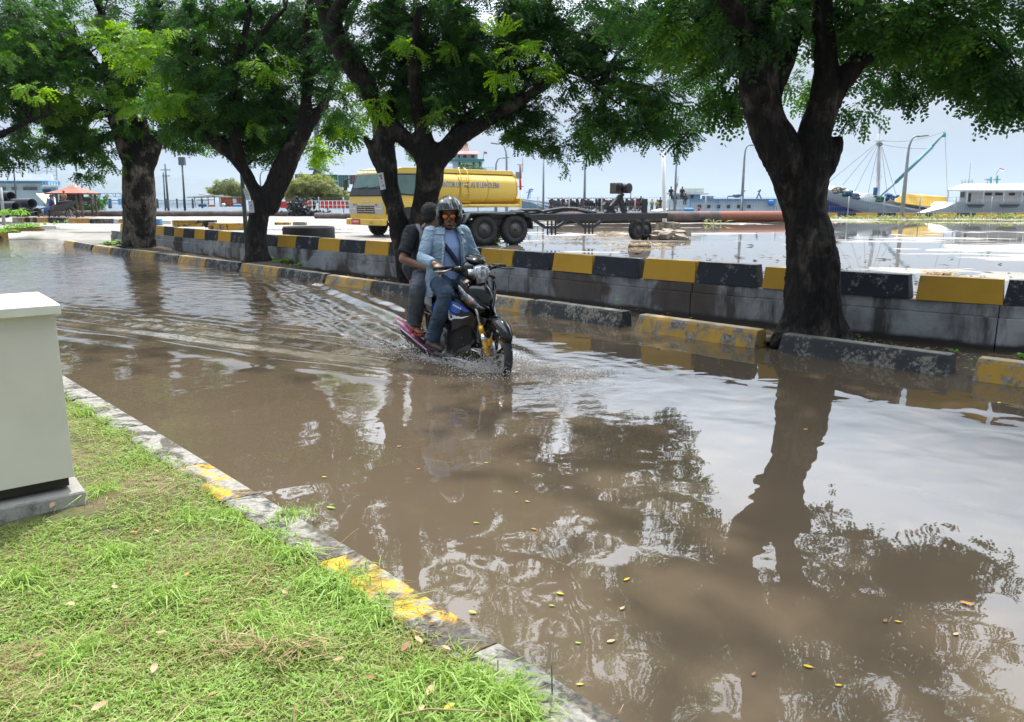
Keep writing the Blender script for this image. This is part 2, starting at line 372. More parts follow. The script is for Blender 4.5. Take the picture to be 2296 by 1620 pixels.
flood = mesh_np('flood_water', V, grid_faces(len(s_), len(t_)), W_FLOOD, smooth=True)
ch = np.clip(.02+inside*amp**.4*.6+farchop*.8+.9*np.exp(-(r/.9)**2)+.35*np.exp(-((dd)/.6)**2)*np.clip(a, 0, 1), 0, 1.2); attr(flood, 'chop', ch.ravel())
tag(flood, kind='structure')
far = MB(); far.add([ST(-7, -80, -.03), ST(-7, 1.25, -.03), ST(60, 1.25, -.03), ST(60, -80, -.03)], [(0, 1, 2, 3)]); far.add([ST(-60, 0, -.03), ST(-60, 12, -.03), ST(-7, 12, -.03), ST(-7, 0, -.03)], [(0, 1, 2, 3)])
tag(far.build('street_ground', mat('wet_street', (.12, .10, .08), (.08, .07, .06), 2, .5)), kind='structure')

# ------------------------------------------------------------------ wall path and yard behind it
WP = [Vector(p) for p in ((-13.9, 27.4, 0), (-11.1, 24.4, 0), (-8.1, 20.9, 0), (-5.2, 17.7, 0), (-3.24, 15.8, 0), (-.57, 13.05, 0), (.61, 11.74, 0), (1.76, 10.5, 0), (3.0, 9.35, 0), (4.3, 8.24, 0), (5.06, 7.72, 0), (6.6, 6.75, 0), (8.4, 5.75, 0), (10.5, 4.7, 0), (14, 3.1, 0), (20, .5, 0))]
KP = [Vector(p) for p in ((-15.4, 26.9, 0), (-12.7, 23.8, 0), (-10.5, 21.45, 0), (-8.3, 19.3, 0), (-5.86, 16.8, 0), (-4.7, 15.6, 0), (-2.35, 13.1, 0), (.21, 10.4, 0), (1.38, 9.12, 0), (2.55, 7.84, 0), (3.83, 6.54, 0), (4.15, 6.2, 0), (5.6, 4.8, 0), (8, 2.6, 0), (12, -1, 0))]
class Path:
    def __init__(s, pts):
        s.p = pts; s.L = [0]
        for i in range(1, len(pts)): s.L.append(s.L[-1]+(pts[i]-pts[i-1]).length)
    def at(s, d):
        d = max(0, min(s.L[-1]-1e-6, d)); i = max(k for k in range(len(s.L)-1) if s.L[k] <= d)
        f = (d-s.L[i])/(s.L[i+1]-s.L[i]); return s.p[i].lerp(s.p[i+1], f)
    def find(s, px):                      # arc length where the path crosses photo column px (at z=0)
        best = None
        for k in range(0, int(s.L[-1]*50)):
            q = s.at(k/50); x = IW/2+FOC*q.x/(q.y*cp+CAMZ*sp) if q.y > 0 else 1e9
            if best is None or abs(x-px) < best[0]: best = (abs(x-px), k/50)
        return best[1]
WALL = Path(WP); KERB = Path(KP)
def ext_block(a, b, prof, inset=0, slope=0):
    """prof: (offset to the back, z) polygon swept from a to b"""
    a = Vector(a); b = Vector(b); d = (b-a).normalized(); n = Vector((-d.y, d.x, 0))
    if n.y < 0: n = -n
    zt = max(z for o, z in prof); zb = min(z for o, z in prof)
    ra = []; rb = []
    for o, z in prof:
        k = (z-zb)/(zt-zb)*slope; ra.append(a+d*(inset+k)+n*o+Vector((0, 0, z))); rb.append(b-d*(inset+k)+n*o+Vector((0, 0, z)))
    return MB().loft([ra, rb])
# yard: ground with shallow puddles -----------------------------------------------------------
yl = [Vector((-75, 29.5, 0)), Vector((-40, 28.8, 0)), Vector((-24, 28.5, 0)), Vector((-16, 28.3, 0))]+[WALL.at(k*WALL.L[-1]/60)+Vector((.10, .10, 0)) for k in range(61)]+[Vector((60, -8, 0))]
YN = Path(yl); QUAY = lambda X: (54.5 if X > 12 else 54.5+(12-X)*.42)
nu, nv = 520, 230
ss = np.linspace(0, YN.L[-1], nu); near = np.array([list(YN.at(d))[:2] for d in ss])
fx = np.interp(ss, [0, YN.L[-1]*.3, YN.L[-1]*.62, YN.L[-1]], [-95, -40, 15, 75]); fy = np.array([QUAY(x) for x in fx]); k = np.linspace(0, 1, nv)**1.35
X = near[:, 0][:, None]*(1-k)+fx[:, None]*k; Yy = near[:, 1][:, None]*(1-k)+fy[:, None]*k
dist = Yy; 
base = .27+.050*fbm(X*.16+5, Yy*.42+1, 31, 4)+.022*fbm(X*1.3, Yy*2.2, 41, 3)
base += np.where(X > -2, -.027, .0)+.05*np.clip((Yy-(np.vectorize(QUAY)(X)-6.5))/4, 0, 1)
base += np.where((X < -2), .022*np.clip((Yy-30)/12, 0, 1), 0)
ramp = np.clip((Yy-28.3)/5.0, 0, 1)*(X < -13.0)+(X >= -13.0); base = -.12+(base+.12)*(ramp*ramp*(3-2*ramp))
V = np.stack([X, Yy, base], -1).reshape(-1, 3)
tag(mesh_np('yard_ground', V, grid_faces(nu, nv), YARD, smooth=True), kind='structure')
wm = MB(); pts = [Vector((-13.5, 27.9, 0))]+[WALL.at(k2*WALL.L[-1]/40)+Vector((.1, .1, 0)) for k2 in range(1, 41)]
rings = []
for q in pts:
    fx2 = np.interp(q.x, [-13.5, 0, 20], [-34, 8, 75]); rings.append((q, Vector((fx2, QUAY(fx2)-.6, 0))))
wm.add([p+Vector((0, 0, .262)) for r2 in rings for p in r2], [(2*i, 2*i+2, 2*i+3, 2*i+1) for i in range(len(rings)-1)])
tag(wm.build('yard_puddle', W_YARD), kind='structure')
# sea and hills
sea = MB(); sea.add([(-9000, 40, -1.6), (9000, 40, -1.6), (9000, 12000, -1.6), (-9000, 12000, -1.6)], [(0, 1, 2, 3)])
tag(sea.build('sea', W_SEA), kind='structure')
hx = np.linspace(-4600, -1300, 90); hy = np.linspace(0, 1, 14)
HX, HY = np.meshgrid(hx, hy, indexing='ij'); px_ = IW/2+FOC*HX/4400
prof_ = np.interp(px_, [-700, 0, 120, 230, 330, 400, 430, 485, 560, 640], [70, 72, 71, 68, 60, 57, 54, 38, 10, 0])/FOC*4400*1.02
HZ = -5+prof_*np.sin(np.clip(HY*1.15, 0, 1)*math.pi/2)*(1+.06*fbm(HX/150, HY*5, 2, 4))
tag(mesh_np('hills', np.stack([HX, 4000+HY*900, HZ], -1).reshape(-1, 3), grid_faces(90, 14), mat('hill_forest', (.045, .075, .07), (.03, .05, .05), .01), smooth=True), kind='structure')
# quay edge: low yellow and black wall
qw = thing('quay_kerb', 'long low kerb in yellow and black sections along the quay below the wire fence', 'kerb', (12, 54.5, .3))
QP = Path([Vector((0, QUAY(0), 0)), Vector((12, 54.5, 0)), Vector((48, 54.5, 0))])
d0 = 0; i = 0
while d0 < QP.L[-1]-1:
    ln = 1.25 if i % 2 else 1.45
    ext_block(QP.at(d0), QP.at(d0+ln), [(0, .2), (0, .62), (.3, .62), (.3, .2)]).build('kerb_block', B_BLK if i % 2 else B_YEL, qw, world=True); d0 += ln+.02; i += 1
qf = MB(); qf.pbox(-900, 3200, 489, 560, 57.5, .4); 

# ------------------------------------------------------------------ retaining wall with barrier blocks on it
wallt = thing('retaining_wall', 'grey stained plaster wall topped by yellow and black blocks between road and yard', 'wall', (0, 0, 0))
d = 0; LW = WALL.L[-1]
while d < LW-.1:
    e = min(d+3.4, LW); ext_block(WALL.at(d), WALL.at(e), [(-.035, -.3), (-.035, .33), (.30, .33), (.30, -.3)], .003).build('wall_base', WALLM, wallt, world=True, bevel=.008)
    ext_block(WALL.at(d), WALL.at(e), [(0, .33), (0, .455), (.27, .455), (.27, .33)], .004).build('wall_cap', WALLM, wallt, world=True, bevel=.01); d = e
u0 = WALL.find(1072+10)     # one unit starts at this photo column
u0 = min((WALL.L[5], u0), key=lambda q: abs(q-WALL.L[5]))
n0 = -int(u0/1.70)
for k2 in range(n0, 12):
    a0 = u0+k2*1.70; 
    if a0+1.66 > LW or a0 < 0: continue
    jl = random.uniform(-.012, .012); pa = WALL.at(a0+.035); pm = WALL.at(a0+.83); pb = WALL.at(a0+1.665)
    z1 = .722+jl
    prof = [(.01, .458), (.045, z1), (.20, z1), (.235, .458)]
    ext_block(pa, pm, prof, .0005, .018).build('barrier_block', B_YEL, wallt, world=True, bevel=.006)
    ext_block(pm, pb, prof, .0005, .03).build('barrier_block', B_BLK, wallt, world=True, bevel=.006)
# ------------------------------------------------------------------ planting strip soil between kerb and wall
nu2, nv2 = 260, 14; V = []
for i in range(nu2):
    dk = i/(nu2-1); kp = KERB.at(dk*KERB.L[-1]); 
    wd = min(((WALL.at(j*.25)-kp).length, j) for j in range(int(LW/.25)))[1]; wp_ = WALL.at(wd*.25)
    for j in range(nv2): V.append(kp.lerp(wp_, .12+.88*j/(nv2-1)))
V = np.array([list(q) for q in V]); hh = -.02+.035*fbm(V[:, 0]*2.1, V[:, 1]*2.1, 51, 4); 
treexy = [(3.1, 8.05, .14, .55), (-1.75, 13.4, .12, .6), (-5.6, 17.4, .16, .8), (-10.8, 22.5, .2, 1.0), (-8.5, 20.4, .08, 2.5), (-12, 24, .08, 2.5), (-5, 16.6, .12, .9)]
for tx, ty, hgt, rr in treexy: hh += hgt*np.exp(-((V[:, 0]-tx)**2+(V[:, 1]-ty)**2)/rr**2)
V[:, 2] = hh; tag(mesh_np('planting_strip', V, grid_faces(nu2, nv2), SOIL, smooth=True), kind='structure')
# ------------------------------------------------------------------ far kerb, block by block
kt = thing('road_kerb', 'row of worn yellow and black kerb blocks standing in the flood below the trees', 'kerb', (0, 0, 0))
cols = [(142, 164, 0), (165, 204, 1), (206, 246, 0), (248, 289, 1), (290, 344, 0), (346, 396, 1), (398, 459, 0), (461, 533, 1), (536, 622, 0), (626, 723, 1), (727, 831, 0), (836, 965, 1), (970, 1180, 0), (1186, 1392, 1), (1418, 1698, 0), (1738, 2132, 1), (2172, 2600, 0)]
for x0, x1, bk in cols:
    a = KERB.at(KERB.find(x0)); b = KERB.at(KERB.find(x1)); big = x0 > 900
    if x0 == 2172: b = a+(KERB.at(KERB.L[-1])-a).normalized()*1.55
    ht = .185 if big else .17; j = random.uniform(-.015, .01)
    ext_block(a, b, [(-.03, -.3), (-.01, 0), (.045, ht-.03+j), (.065, ht+j), (.20, ht+j), (.23, ht-.04+j), (.25, -.3)], .004, .035 if big else .02).build('kerb_block', K_BLK if bk else K_YEL, kt, world=True, bevel=.008)
# ------------------------------------------------------------------ near kerb and lawn
NP = Path([Vector(q) for q in ((-9.5, 11.2, 0), (-6, 8.5, 0), (-3.78, 6.43, 0), (-2.09, 4.61, 0), (-1.27, 3.72, 0), (-.866, 3.30, 0), (-.465, 2.86, 0), (-.23, 2.59, 0), (-.03, 2.36, 0), (.147, 2.18, 0), (.33, 1.96, 0), (1.1, 1.1, 0), (2.6, -.7, 0))])
nk = thing('lawn_kerb', 'low flaking yellow and grey kerb between the lawn and the brown water', 'kerb', (0, 0, 0))
dA = NP.find(807)-.02; cuts = [dA+k2*1.02 for k2 in range(-9, 5)]
yb = [NP.find(60), NP.find(470), NP.find(585), NP.find(805), NP.find(1127), NP.find(1420), NP.find(1420)+1.5]
yb = [0, yb[0]]+yb[1:]; kinds = [1, 1, 0, 1, 0, 1, 0]
for q in range(len(yb)-1):
    seg = [yb[q], yb[q+1]] if yb[q+1]-yb[q] < 1.3 else list(np.linspace(yb[q], yb[q+1], int((yb[q+1]-yb[q])/1.0)+1))
    for a0, b0 in zip(seg[:-1], seg[1:]):
        pa, pb = NP.at(a0), NP.at(b0); dv = (pb-pa).normalized(); n = Vector((-dv.y, dv.x, 0)); n = -n if n.y > 0 else n
        m_ = MB(); prof = [(-.03, -.3), (0, .03), (.012, .052), (.17, .062), (.19, .05), (.20, -.2)]
        sub = []
        for f in (0, .2, .4, .6, .8, 1):
            pp = pa.lerp(pb, f)+dv*(.003 if f == 0 else -.003 if f == 1 else 0); jj = random.uniform(-.004, .004)
            sub.append([pp+n*(o_+jj)+Vector((0, 0, z_+(jj if z_ > 0 else 0))) for o_, z_ in prof])
        m_.loft(sub).build('kerb_block', [K_YEL2, K_BLK2][kinds[q]], nk, world=True, bevel=.006)
lt = np.linspace(0, 1, 60); NS = 240; nsd = np.linspace(0, NP.L[-1], NS); pn = np.array([list(NP.at(q))[:2] for q in nsd])
dirs = np.gradient(pn, axis=0); dirs /= np.linalg.norm(dirs, axis=1)[:, None]; nn = np.stack([dirs[:, 1], -dirs[:, 0]], 1); nn *= np.where(nn[:, 1:2] > 0, -1, 1)
offs = .17+lt**2*9.0
LX = pn[:, 0][:, None]+nn[:, 0][:, None]*offs; LY = pn[:, 1][:, None]+nn[:, 1][:, None]*offs
def lawn_h(x, y): return .045+.022*fbm(x*1.7, y*1.7, 61, 3)+.010*fbm(x*7, y*7, 63, 2)
LZ = lawn_h(LX, LY)-.03*np.exp(-(offs-.17)/.05)
lm = NT('lawn_soil'); v = lm.coord('Object'); n_ = lm.noise(v, 14, 6, .7); n2_ = lm.noise(v, 2.2, 4)
c_ = lm.mix(lm.ramp(n2_, [(.4, 0.0), (.65, 1.0)]), lm.ramp(n_, [(.35, (.045, .06, .02)), (.65, (.12, .13, .04))]), lm.ramp(n_, [(.35, (.10, .075, .04)), (.65, (.24, .18, .10))]))
lm.bsdf(c_, .95, 0, lm.bump(n_, .8, .02))
tag(mesh_np('lawn_ground', np.stack([LX, LY, LZ], -1).reshape(-1, 3), grid_faces(NS, 60), lm.m, smooth=True), kind='structure')
# ================================================================== leaf materials
def m_leaf(name, dark, mid, bright, trans=.45, gloss=.25):
    t = NT(name); at = t.n('ShaderNodeAttribute', attribute_name='tint'); c = t.ramp(at.outputs['Fac'], [(0, dark), (.5, mid), (1, bright)])
    d = t.n('ShaderNodeBsdfPrincipled'); t.l(c, d.inputs['Base Color']); d.inputs['Roughness'].default_value = .45; d.inputs['Specular IOR Level'].default_value = gloss
    tr = t.n('ShaderNodeBsdfTranslucent'); hs = t.n('ShaderNodeHueSaturation'); hs.inputs['Hue'].default_value = .485; hs.inputs['Saturation'].default_value = 1.15; hs.inputs['Value'].default_value = 1.6; t.l(c, hs.inputs['Color']); t.l(hs.outputs[0], tr.inputs['Color'])
    m = t.n('ShaderNodeMixShader'); m.inputs[0].default_value = trans; t.l(d.outputs[0], m.inputs[1]); t.l(tr.outputs[0], m.inputs[2]); t.l(m.outputs[0], t.out.inputs['Surface']); return t.m
LEAF = m_leaf('rain_tree_leaf', (.024, .070, .026), (.070, .185, .038), (.27, .48, .05))
LEAF_FAR = m_leaf('acacia_leaf', (.10, .13, .05), (.19, .23, .08), (.30, .33, .12))
GRASS = m_leaf('lawn_grass', (.31, .25, .11), (.235, .37, .075), (.36, .51, .14), .35, .3)
STRAW = m_leaf('dry_straw', (.12, .07, .03), (.33, .23, .12), (.50, .40, .24), .2, .2)
WEED = m_leaf('weed_leaf', (.04, .10, .02), (.10, .24, .04), (.22, .42, .07), .35, .3)

def blades(name, bx, by, bz, L, Wd, lean, tint, m, curl=.5, parent=None):
    n = len(bx); az = rng.uniform(0, 2*np.pi, n); d = np.stack([np.cos(az), np.sin(az)], 1); sd = np.stack([-d[:, 1], d[:, 0]], 1)
    B = np.stack([bx, by, bz], 1); hz = np.sin(lean); vt = np.cos(lean)
    def pos(f, c): return B+np.concatenate([d*(hz*L*f*(1+c*f))[:, None], (L*f*vt*(1-c*f*.8)+.002)[:, None]], 1)
    m1 = pos(.5, curl*.3); tp = pos(1.0, curl)
    S3 = np.concatenate([sd, np.zeros((n, 1))], 1)*Wd[:, None]/2; tw = np.stack([np.zeros(n), np.zeros(n), Wd*rng.uniform(-.3, .3, n)], 1)
    V = np.stack([B-S3*.7, B+S3*.7, m1-S3-tw, m1+S3+tw, tp], 1).reshape(-1, 3)
    i = np.arange(n)[:, None]*5; F = np.concatenate([i+np.array([0, 1, 3]), i+np.array([0, 3, 2]), i+np.array([2, 3, 4])], 1).reshape(-1, 3)
    o = mesh_np(name, V, F, m, parent); attr(o, 'tint', np.repeat(tint, 5)); return o
# ------------------------------------------------------------------ lawn grass
def lawn_pts(n, dmax=9, dmin=0, near_pow=1.4):
    a = rng.uniform(0, NP.L[-1], n*3); o = .15+rng.uniform(0, 1, n*3)**1.0*5.6
    px = np.interp(a, nsd, pn[:, 0])+np.interp(a, nsd, nn[:, 0])*o; py = np.interp(a, nsd, pn[:, 1])+np.interp(a, nsd, nn[:, 1])*o
    d = np.hypot(px, py); sx = px/np.maximum(py, .1)
    ok = (py > 1.25) & (sx > -.85) & (d < dmax) & (d > dmin) & (rng.uniform(0, 1, n*3) < np.clip((2.2/d)**near_pow, 0, 1))
    ok &= ~((px < -1.95) & (px > -3.6) & (np.abs(py-(3.62+(px+2.05)*.35)) < .24))
    return px[ok], py[ok], o[ok]
x, y, o_ = lawn_pts(640000); n = len(x); z = lawn_h(x, y)-.006
pt_ = fbm(x*1.6, y*1.6, 71, 3); keep = rng.uniform(0, 1, n) < np.clip(.95+pt_*1.4, .35, 1); x, y, z, pt_, o_ = x[keep], y[keep], z[keep], pt_[keep], o_[keep]; n = len(x)
dry = fbm(x*3.1+7, y*3.1, 77, 3)
tint = np.clip(.60+.35*pt_+rng.normal(0, .14, n)-.25*(dry > .25), .0, 1); tint = np.where(rng.uniform(0, 1, n) < .12, rng.uniform(0, .25, n), tint)
edge = np.clip((.33-o_)/.15, 0, 1)
g = blades('lawn_grass', x, y, z, rng.uniform(.022, .055, n)*(1+.5*np.clip(pt_, 0, 1)+.4*edge), rng.uniform(.003, .0062, n), rng.uniform(.45, 1.42, n), tint, GRASS)
tag(g, 'short bright green grass covering the lawn beside the flooded road', 'grass', kind='stuff'); print('grass', n)
# taller tufts
tx = []; 
for cx, cy in [tuple(G(a, b, .05))[:2] for a, b in ((700, 1235), (840, 1330), (900, 1360), (760, 1300), (640, 1380), (470, 1160), (690, 1150), (1190, 1560), (1120, 1540), (1000, 1500), (640, 1200), (560, 1150), (300, 1250), (240, 1450), (820, 1290), (60, 1300), (440, 1330), (700, 1420), (950, 1560), (230, 1110), (130, 1120), (180, 930))]:
    cx -= .07 if cx > -1.6 else 0; cy -= .05 if cx > -1.6 else 0; k_ = 110; rr = rng.normal(0, .045, (k_, 2)); tx.append(np.stack([cx+rr[:, 0], cy+rr[:, 1]], 1))
tx = np.concatenate(tx); n = len(tx)
g = blades('tall_grass', tx[:, 0], tx[:, 1], lawn_h(tx[:, 0], tx[:, 1]), rng.uniform(.06, .15, n), rng.uniform(.003, .006, n), rng.uniform(.1, .9, n), rng.uniform(.5, .95, n), GRASS, 1.0)
tag(g, 'longer grass tufts standing up from the mown lawn near its kerb', 'grass', kind='stuff')
x, y, o_ = lawn_pts(60000); n = len(x); dr = fbm(x*1.9+3, y*1.9, 91, 3); k_ = rng.uniform(0, 1, n) < np.clip(.35+dr*1.6, .05, 1); x, y = x[k_], y[k_]; n = len(x)
g = blades('straw', x, y, lawn_h(x, y)+rng.uniform(.0, .022, n), rng.uniform(.03, .12, n), rng.uniform(.0015, .004, n), rng.uniform(1.3, 1.55, n), rng.uniform(0, 1, n), STRAW, .2)
tag(g, 'dry yellow straw lying scattered through the lawn', 'dry grass', kind='stuff')
# heap of straw
cx, cy, _ = G(610, 1455, .06); n = 150
g = blades('straw_heap', cx+rng.normal(0, .12, n), cy+rng.normal(0, .035, n), lawn_h(cx, cy)+rng.uniform(.01, .05, n), rng.uniform(.05, .16, n), rng.uniform(.002, .005, n), rng.uniform(1.35, 1.6, n), rng.uniform(.2, .9, n), STRAW, .1)
tag(g, 'small heap of dry cut straw lying on the lawn in the foreground', 'straw', kind='stuff')
# ------------------------------------------------------------------ fallen leaves: individuals
def leaf_mesh(L, W_, curl=.15):
    m = MB(); N = 6; up = []; 
    prof = [(0, 0), (.2, .75), (.45, 1.0), (.7, .8), (.9, .35), (1, 0)]
    vs = []
    for f, wd in prof: vs += [(L*(f-.5), -W_/2*wd, curl*L*(abs(f-.5)**2)+wd*curl*W_*.6), (L*(f-.5), 0, curl*L*(abs(f-.5)**2)), (L*(f-.5), W_/2*wd, curl*L*(abs(f-.5)**2)+wd*curl*W_*.6)]
    fs = [(3*i+j, 3*i+3+j, 3*i+4+j, 3*i+1+j) for i in range(5) for j in (0, 1)]
    m.add(vs, fs, True); b = len(vs); m.tube([(L*.5, 0, curl*L*.25), (L*.62, .0, curl*L*.3)], .0008, 4); return m
LM = {'yellow': mat('yellow_leaf', (.62, .42, .02), (.45, .36, .02), 60, .45), 'green': mat('green_leaf', (.30, .42, .03), (.18, .33, .02), 60, .45), 'orange': mat('orange_leaf', (.60, .24, .03), (.42, .16, .02), 60, .5), 'brown': mat('brown_leaf', (.30, .17, .08), (.20, .11, .05), 40, .7), 'tan': mat('tan_leaf', (.50, .36, .20), (.35, .24, .13), 40, .7)}
FL = [(742, 1141, 'green', .055, 'long green leaf floating alone on the open brown water left of centre'), (1068, 1175, 'green', .03, None), (1405, 1302, 'yellow', .036, None), (1256, 1334, 'yellow', .032, None), (1237, 1361, 'green', .024, None), (1060, 1376, 'yellow', .036, 'round yellow green leaf floating close to the yellow kerb'), (1395, 1367, 'tan', .03, None), (1300, 1538, 'yellow', .024, None), (1197, 1189, 'orange', .028, 'orange leaf floating beside a small white reflection'), (1182, 1127, 'yellow', .026, None), (1571, 1128, 'green', .024, None), (1158, 1106, 'yellow', .022, None), (1812, 1498, 'yellow', .034, 'yellow leaf floating in the shaded water low on the right'), (2168, 1356, 'orange', .05, 'orange leaf floating far right in the shaded water'), (1985, 1395, 'brown', .03, None), (1370, 1441, 'tan', .034, None), (727, 1072, 'yellow', .03, None), (938, 1054, 'orange', .026, None), (1806, 965, 'yellow', .04, None), (2013, 1397, 'yellow', .026, None), (1690, 1515, 'brown', .024, None), (1610, 1103, 'green', .022, None), (2143, 1425, 'tan', .028, None), (283, 970, 'orange', .05, None), (224, 965, 'orange', .05, None), (1296, 1445, 'green', .022, None), (895, 1003, 'tan', .03, None), (1880, 1540, 'yellow', .022, None), (2240, 905, 'yellow', .05, None), (1090, 1040, 'yellow', .024, None)]
for i, (px, py, cc, L, lb) in enumerate(FL):
    o = leaf_mesh(L, L*random.uniform(.38, .5), .10).build('floating_leaf', LM[cc]); g_ = G(px, py, 0); o.location = (g_.x, g_.y, .006); o.rotation_euler = (0, 0, random.uniform(-.7, .9))
    where = ('at the left' if px < 500 else 'left of centre' if px < 1000 else 'near the centre' if px < 1300 else 'right of centre' if px < 1750 else 'at the right')+', '+('far out' if py < 1090 else 'in the middle distance' if py < 1290 else 'close to the camera' if py < 1420 else 'near the bottom edge')
    tag(o, lb or '%s%s leaf floating on the brown water %s' % ('tiny ' if L < .027 else 'small ', cc, where), 'leaf', 'fallen leaves floating on the brown water')
GL = [(912, 1452, 'brown', .075, 'brown curled leaf on the grass edge beside the yellow kerb'), (938, 1437, 'tan', .06, 'tan leaf on the grass edge just right of a brown curled leaf'), (1008, 1588, 'yellow', .06, 'bright yellow leaf lying on the lawn at the lower edge'), (968, 1397, 'orange', .04, 'small orange leaf lying on the yellow kerb'), (965, 1550, 'tan', .06, None), (945, 1590, 'tan', .05, None), (1000, 1455, 'tan', .05, None), (160, 1357, 'tan', .06, None), (225, 1585, 'tan', .07, None), (345, 1500, 'tan', .06, None), (350, 1192, 'tan', .045, None), (300, 1195, 'orange', .045, None), (283, 1395, 'brown', .05, None), (258, 1318, 'tan', .05, None), (118, 1135, 'tan', .07, None), (330, 1160, 'brown', .04, None), (420, 1290, 'orange', .04, None), (520, 1380, 'tan', .05, None), (90, 1470, 'brown', .05, None), (640, 1330, 'tan', .05, None), (360, 1420, 'tan', .05, None), (180, 1225, 'tan', .04, None), (480, 1560, 'brown', .06, None), (760, 1480, 'tan', .05, None), (830, 1520, 'brown', .05, None)]
for i, (px, py, cc, L, lb) in enumerate(GL):
    g_ = G(px, py, .06); zz = (.07 if px in (968,) else float(lawn_h(g_.x, g_.y))+.035); L *= .72; o = leaf_mesh(L, L*.5, .5).build('fallen_leaf', LM[cc]); g_ = G(px, py, zz); o.location = g_; o.rotation_euler = (random.uniform(-.3, .3), random.uniform(-.3, .3), random.uniform(0, 6))
    where = ('far left' if px < 200 else 'left' if px < 330 else 'centre' if px < 560 else 'right')+' part of the lawn, '+('by the cabinet' if py < 1215 else 'in the middle' if py < 1400 else 'low in view' if py < 1530 else 'at the bottom edge')
    tag(o, lb or 'dry %s leaf in the %s' % (cc, where), 'leaf', 'fallen leaves lying on the lawn')
# twigs and grass stems
def stem(name, pts, r, m, label, cat):
    o = MB().tube(pts, r, 5).build(name, m); return tag(o, label, cat)
TW = mat('dry_twig', (.45, .33, .18), (.3, .2, .1), 20, .8)
stem('dry_twig', [G(710, 1247, .06), G(760, 1222, .075), P(790, 1195, 3.12), P(806, 1184, 3.2)], [.0018, .0017, .0014, .0008], TW, 'thin dry stalk leaning out over the kerb and brown water', 'twig')
stem('dry_twig', [G(1380, 1612, .06), P(1392, 1592, 1.97), P(1398, 1580, 2.0)], .0016, TW, 'short dry stalk on the kerb at the lower edge of the lawn', 'twig')
stem('dry_stalk', [G(860, 1612, .08), G(960, 1590, .10), G(1080, 1595, .10), G(1180, 1610, .08)], [.003, .003, .002, .001], TW, 'long dry straw stalk lying across the lawn foreground', 'twig')
stem('green_stalk', [G(1238, 1555, .055), P(1237, 1500, 2.02), P(1236, 1462, 2.06)], [.0028, .002, .0008], mat('green_stalk', (.10, .20, .10), (.07, .15, .08), 10), 'single upright green grass stalk at the kerb in the foreground', 'grass')
# ------------------------------------------------------------------ electrical cabinet
rz_ = R(39)
cab = thing('utility_cabinet', 'pale grey metal utility cabinet with overhanging lid standing on the lawn', 'cabinet', (-2.09, 3.58, 0), rz_)
PAINT = mat('cabinet_grey_paint', (.70, .67, .61), (.62, .59, .53), 2.2, .42, bump=.05); LIDM = mat('cabinet_lid_paint', (.74, .74, .66), (.62, .61, .53), 5, .4)
MB().box((-.475, .19, .588), (.91, .36, .795)).build('body', PAINT, cab, bevel=.004)
MB().box((-.475, .19, .985), (.86, .30, .02)).build('neck', mat('dark_gasket', (.05, .05, .05)), cab)
m_ = MB(); m_.loft([[(-.965, -.03, .985), (.0, -.03, .985), (.0, .41, .985), (-.965, .41, .985)], [(-.965, -.03, 1.028), (.0, -.03, 1.028), (.0, .41, 1.028), (-.965, .41, 1.028)], [(-.93, .05, 1.055), (-.03, .05, 1.055), (-.03, .36, 1.055), (-.93, .36, 1.055)]]); m_.build('lid', LIDM, cab, bevel=.004)
MB().box((-.47, .20, .18), (.86, .30, .08)).build('plinth_gap', mat('painted_gap_shade', (.03, .02, .015), (.015, .01, .01)), cab)  # near-black block stands in for the shade between body and plinth
MB().box((-.47, .19, .055), (1.00, .46, .14), taper=(.97, .95)).build('plinth', m_worn('cabinet_plinth_concrete', (.33, .32, .30), .55, .5), cab, bevel=.012)
MB().lathe([(.012, 0), (.012, .006), (.006, .008)], (-.52, .008, .26), (0, -1, 0), 10).build('lock', mat('steel', (.5, .5, .5), rough=.3, metal=1), cab)

# ================================================================== street trees
def m_bark(nm_, b0, b1, pal):
    t = NT(nm_); v = t.coord('Object', (1, 1, .32), True); v1 = t.coord('Object', (1, 1, 1), True)
    n = t.noise(v, 16, 9, .72, .5); f = t.noise(v, 42, 6, .7); b = t.noise(v1, 2.3, 5, .6, .4); vo = t.n('ShaderNodeTexVoronoi', feature='DISTANCE_TO_EDGE'); vo.inputs['Scale'].default_value = 13; t.l(v, vo.inputs['Vector'])
    c = t.ramp(n, [(.40, (.006, .005, .005)), (.56, (.020, .015, .013)), (.74, (.085, .066, .055))])
    c = t.mix(t.ramp(b, [(b0, 0.0), (b1, .75)]), c, t.ramp(n, [(.38, (.035, .025, .02)), (.55, tuple(q*.5 for q in pal)), (.72, pal)]))
    c = t.mix(t.ramp(f, [(.66, 0.0), (.72, .9)]), c, (.24, .19, .13))
    m = t.n('ShaderNodeMath', operation='MULTIPLY_ADD'); m.inputs[1].default_value = .6; t.l(vo.outputs['Distance'], m.inputs[0]); t.l(n, m.inputs[2])
    b_ = t.bsdf(c, .7, 0, t.bump(m.outputs[0], 1.0, .07), .35); return t.m
BARK = m_bark('dark_wet_bark', .53, .66, (.32, .27, .22)); BARKP = m_bark('patched_pale_bark', .48, .57, (.50, .43, .33)); CUT = mat('cut_wood', (.20, .13, .09), (.10, .07, .05), 30, .85, bump=.3)
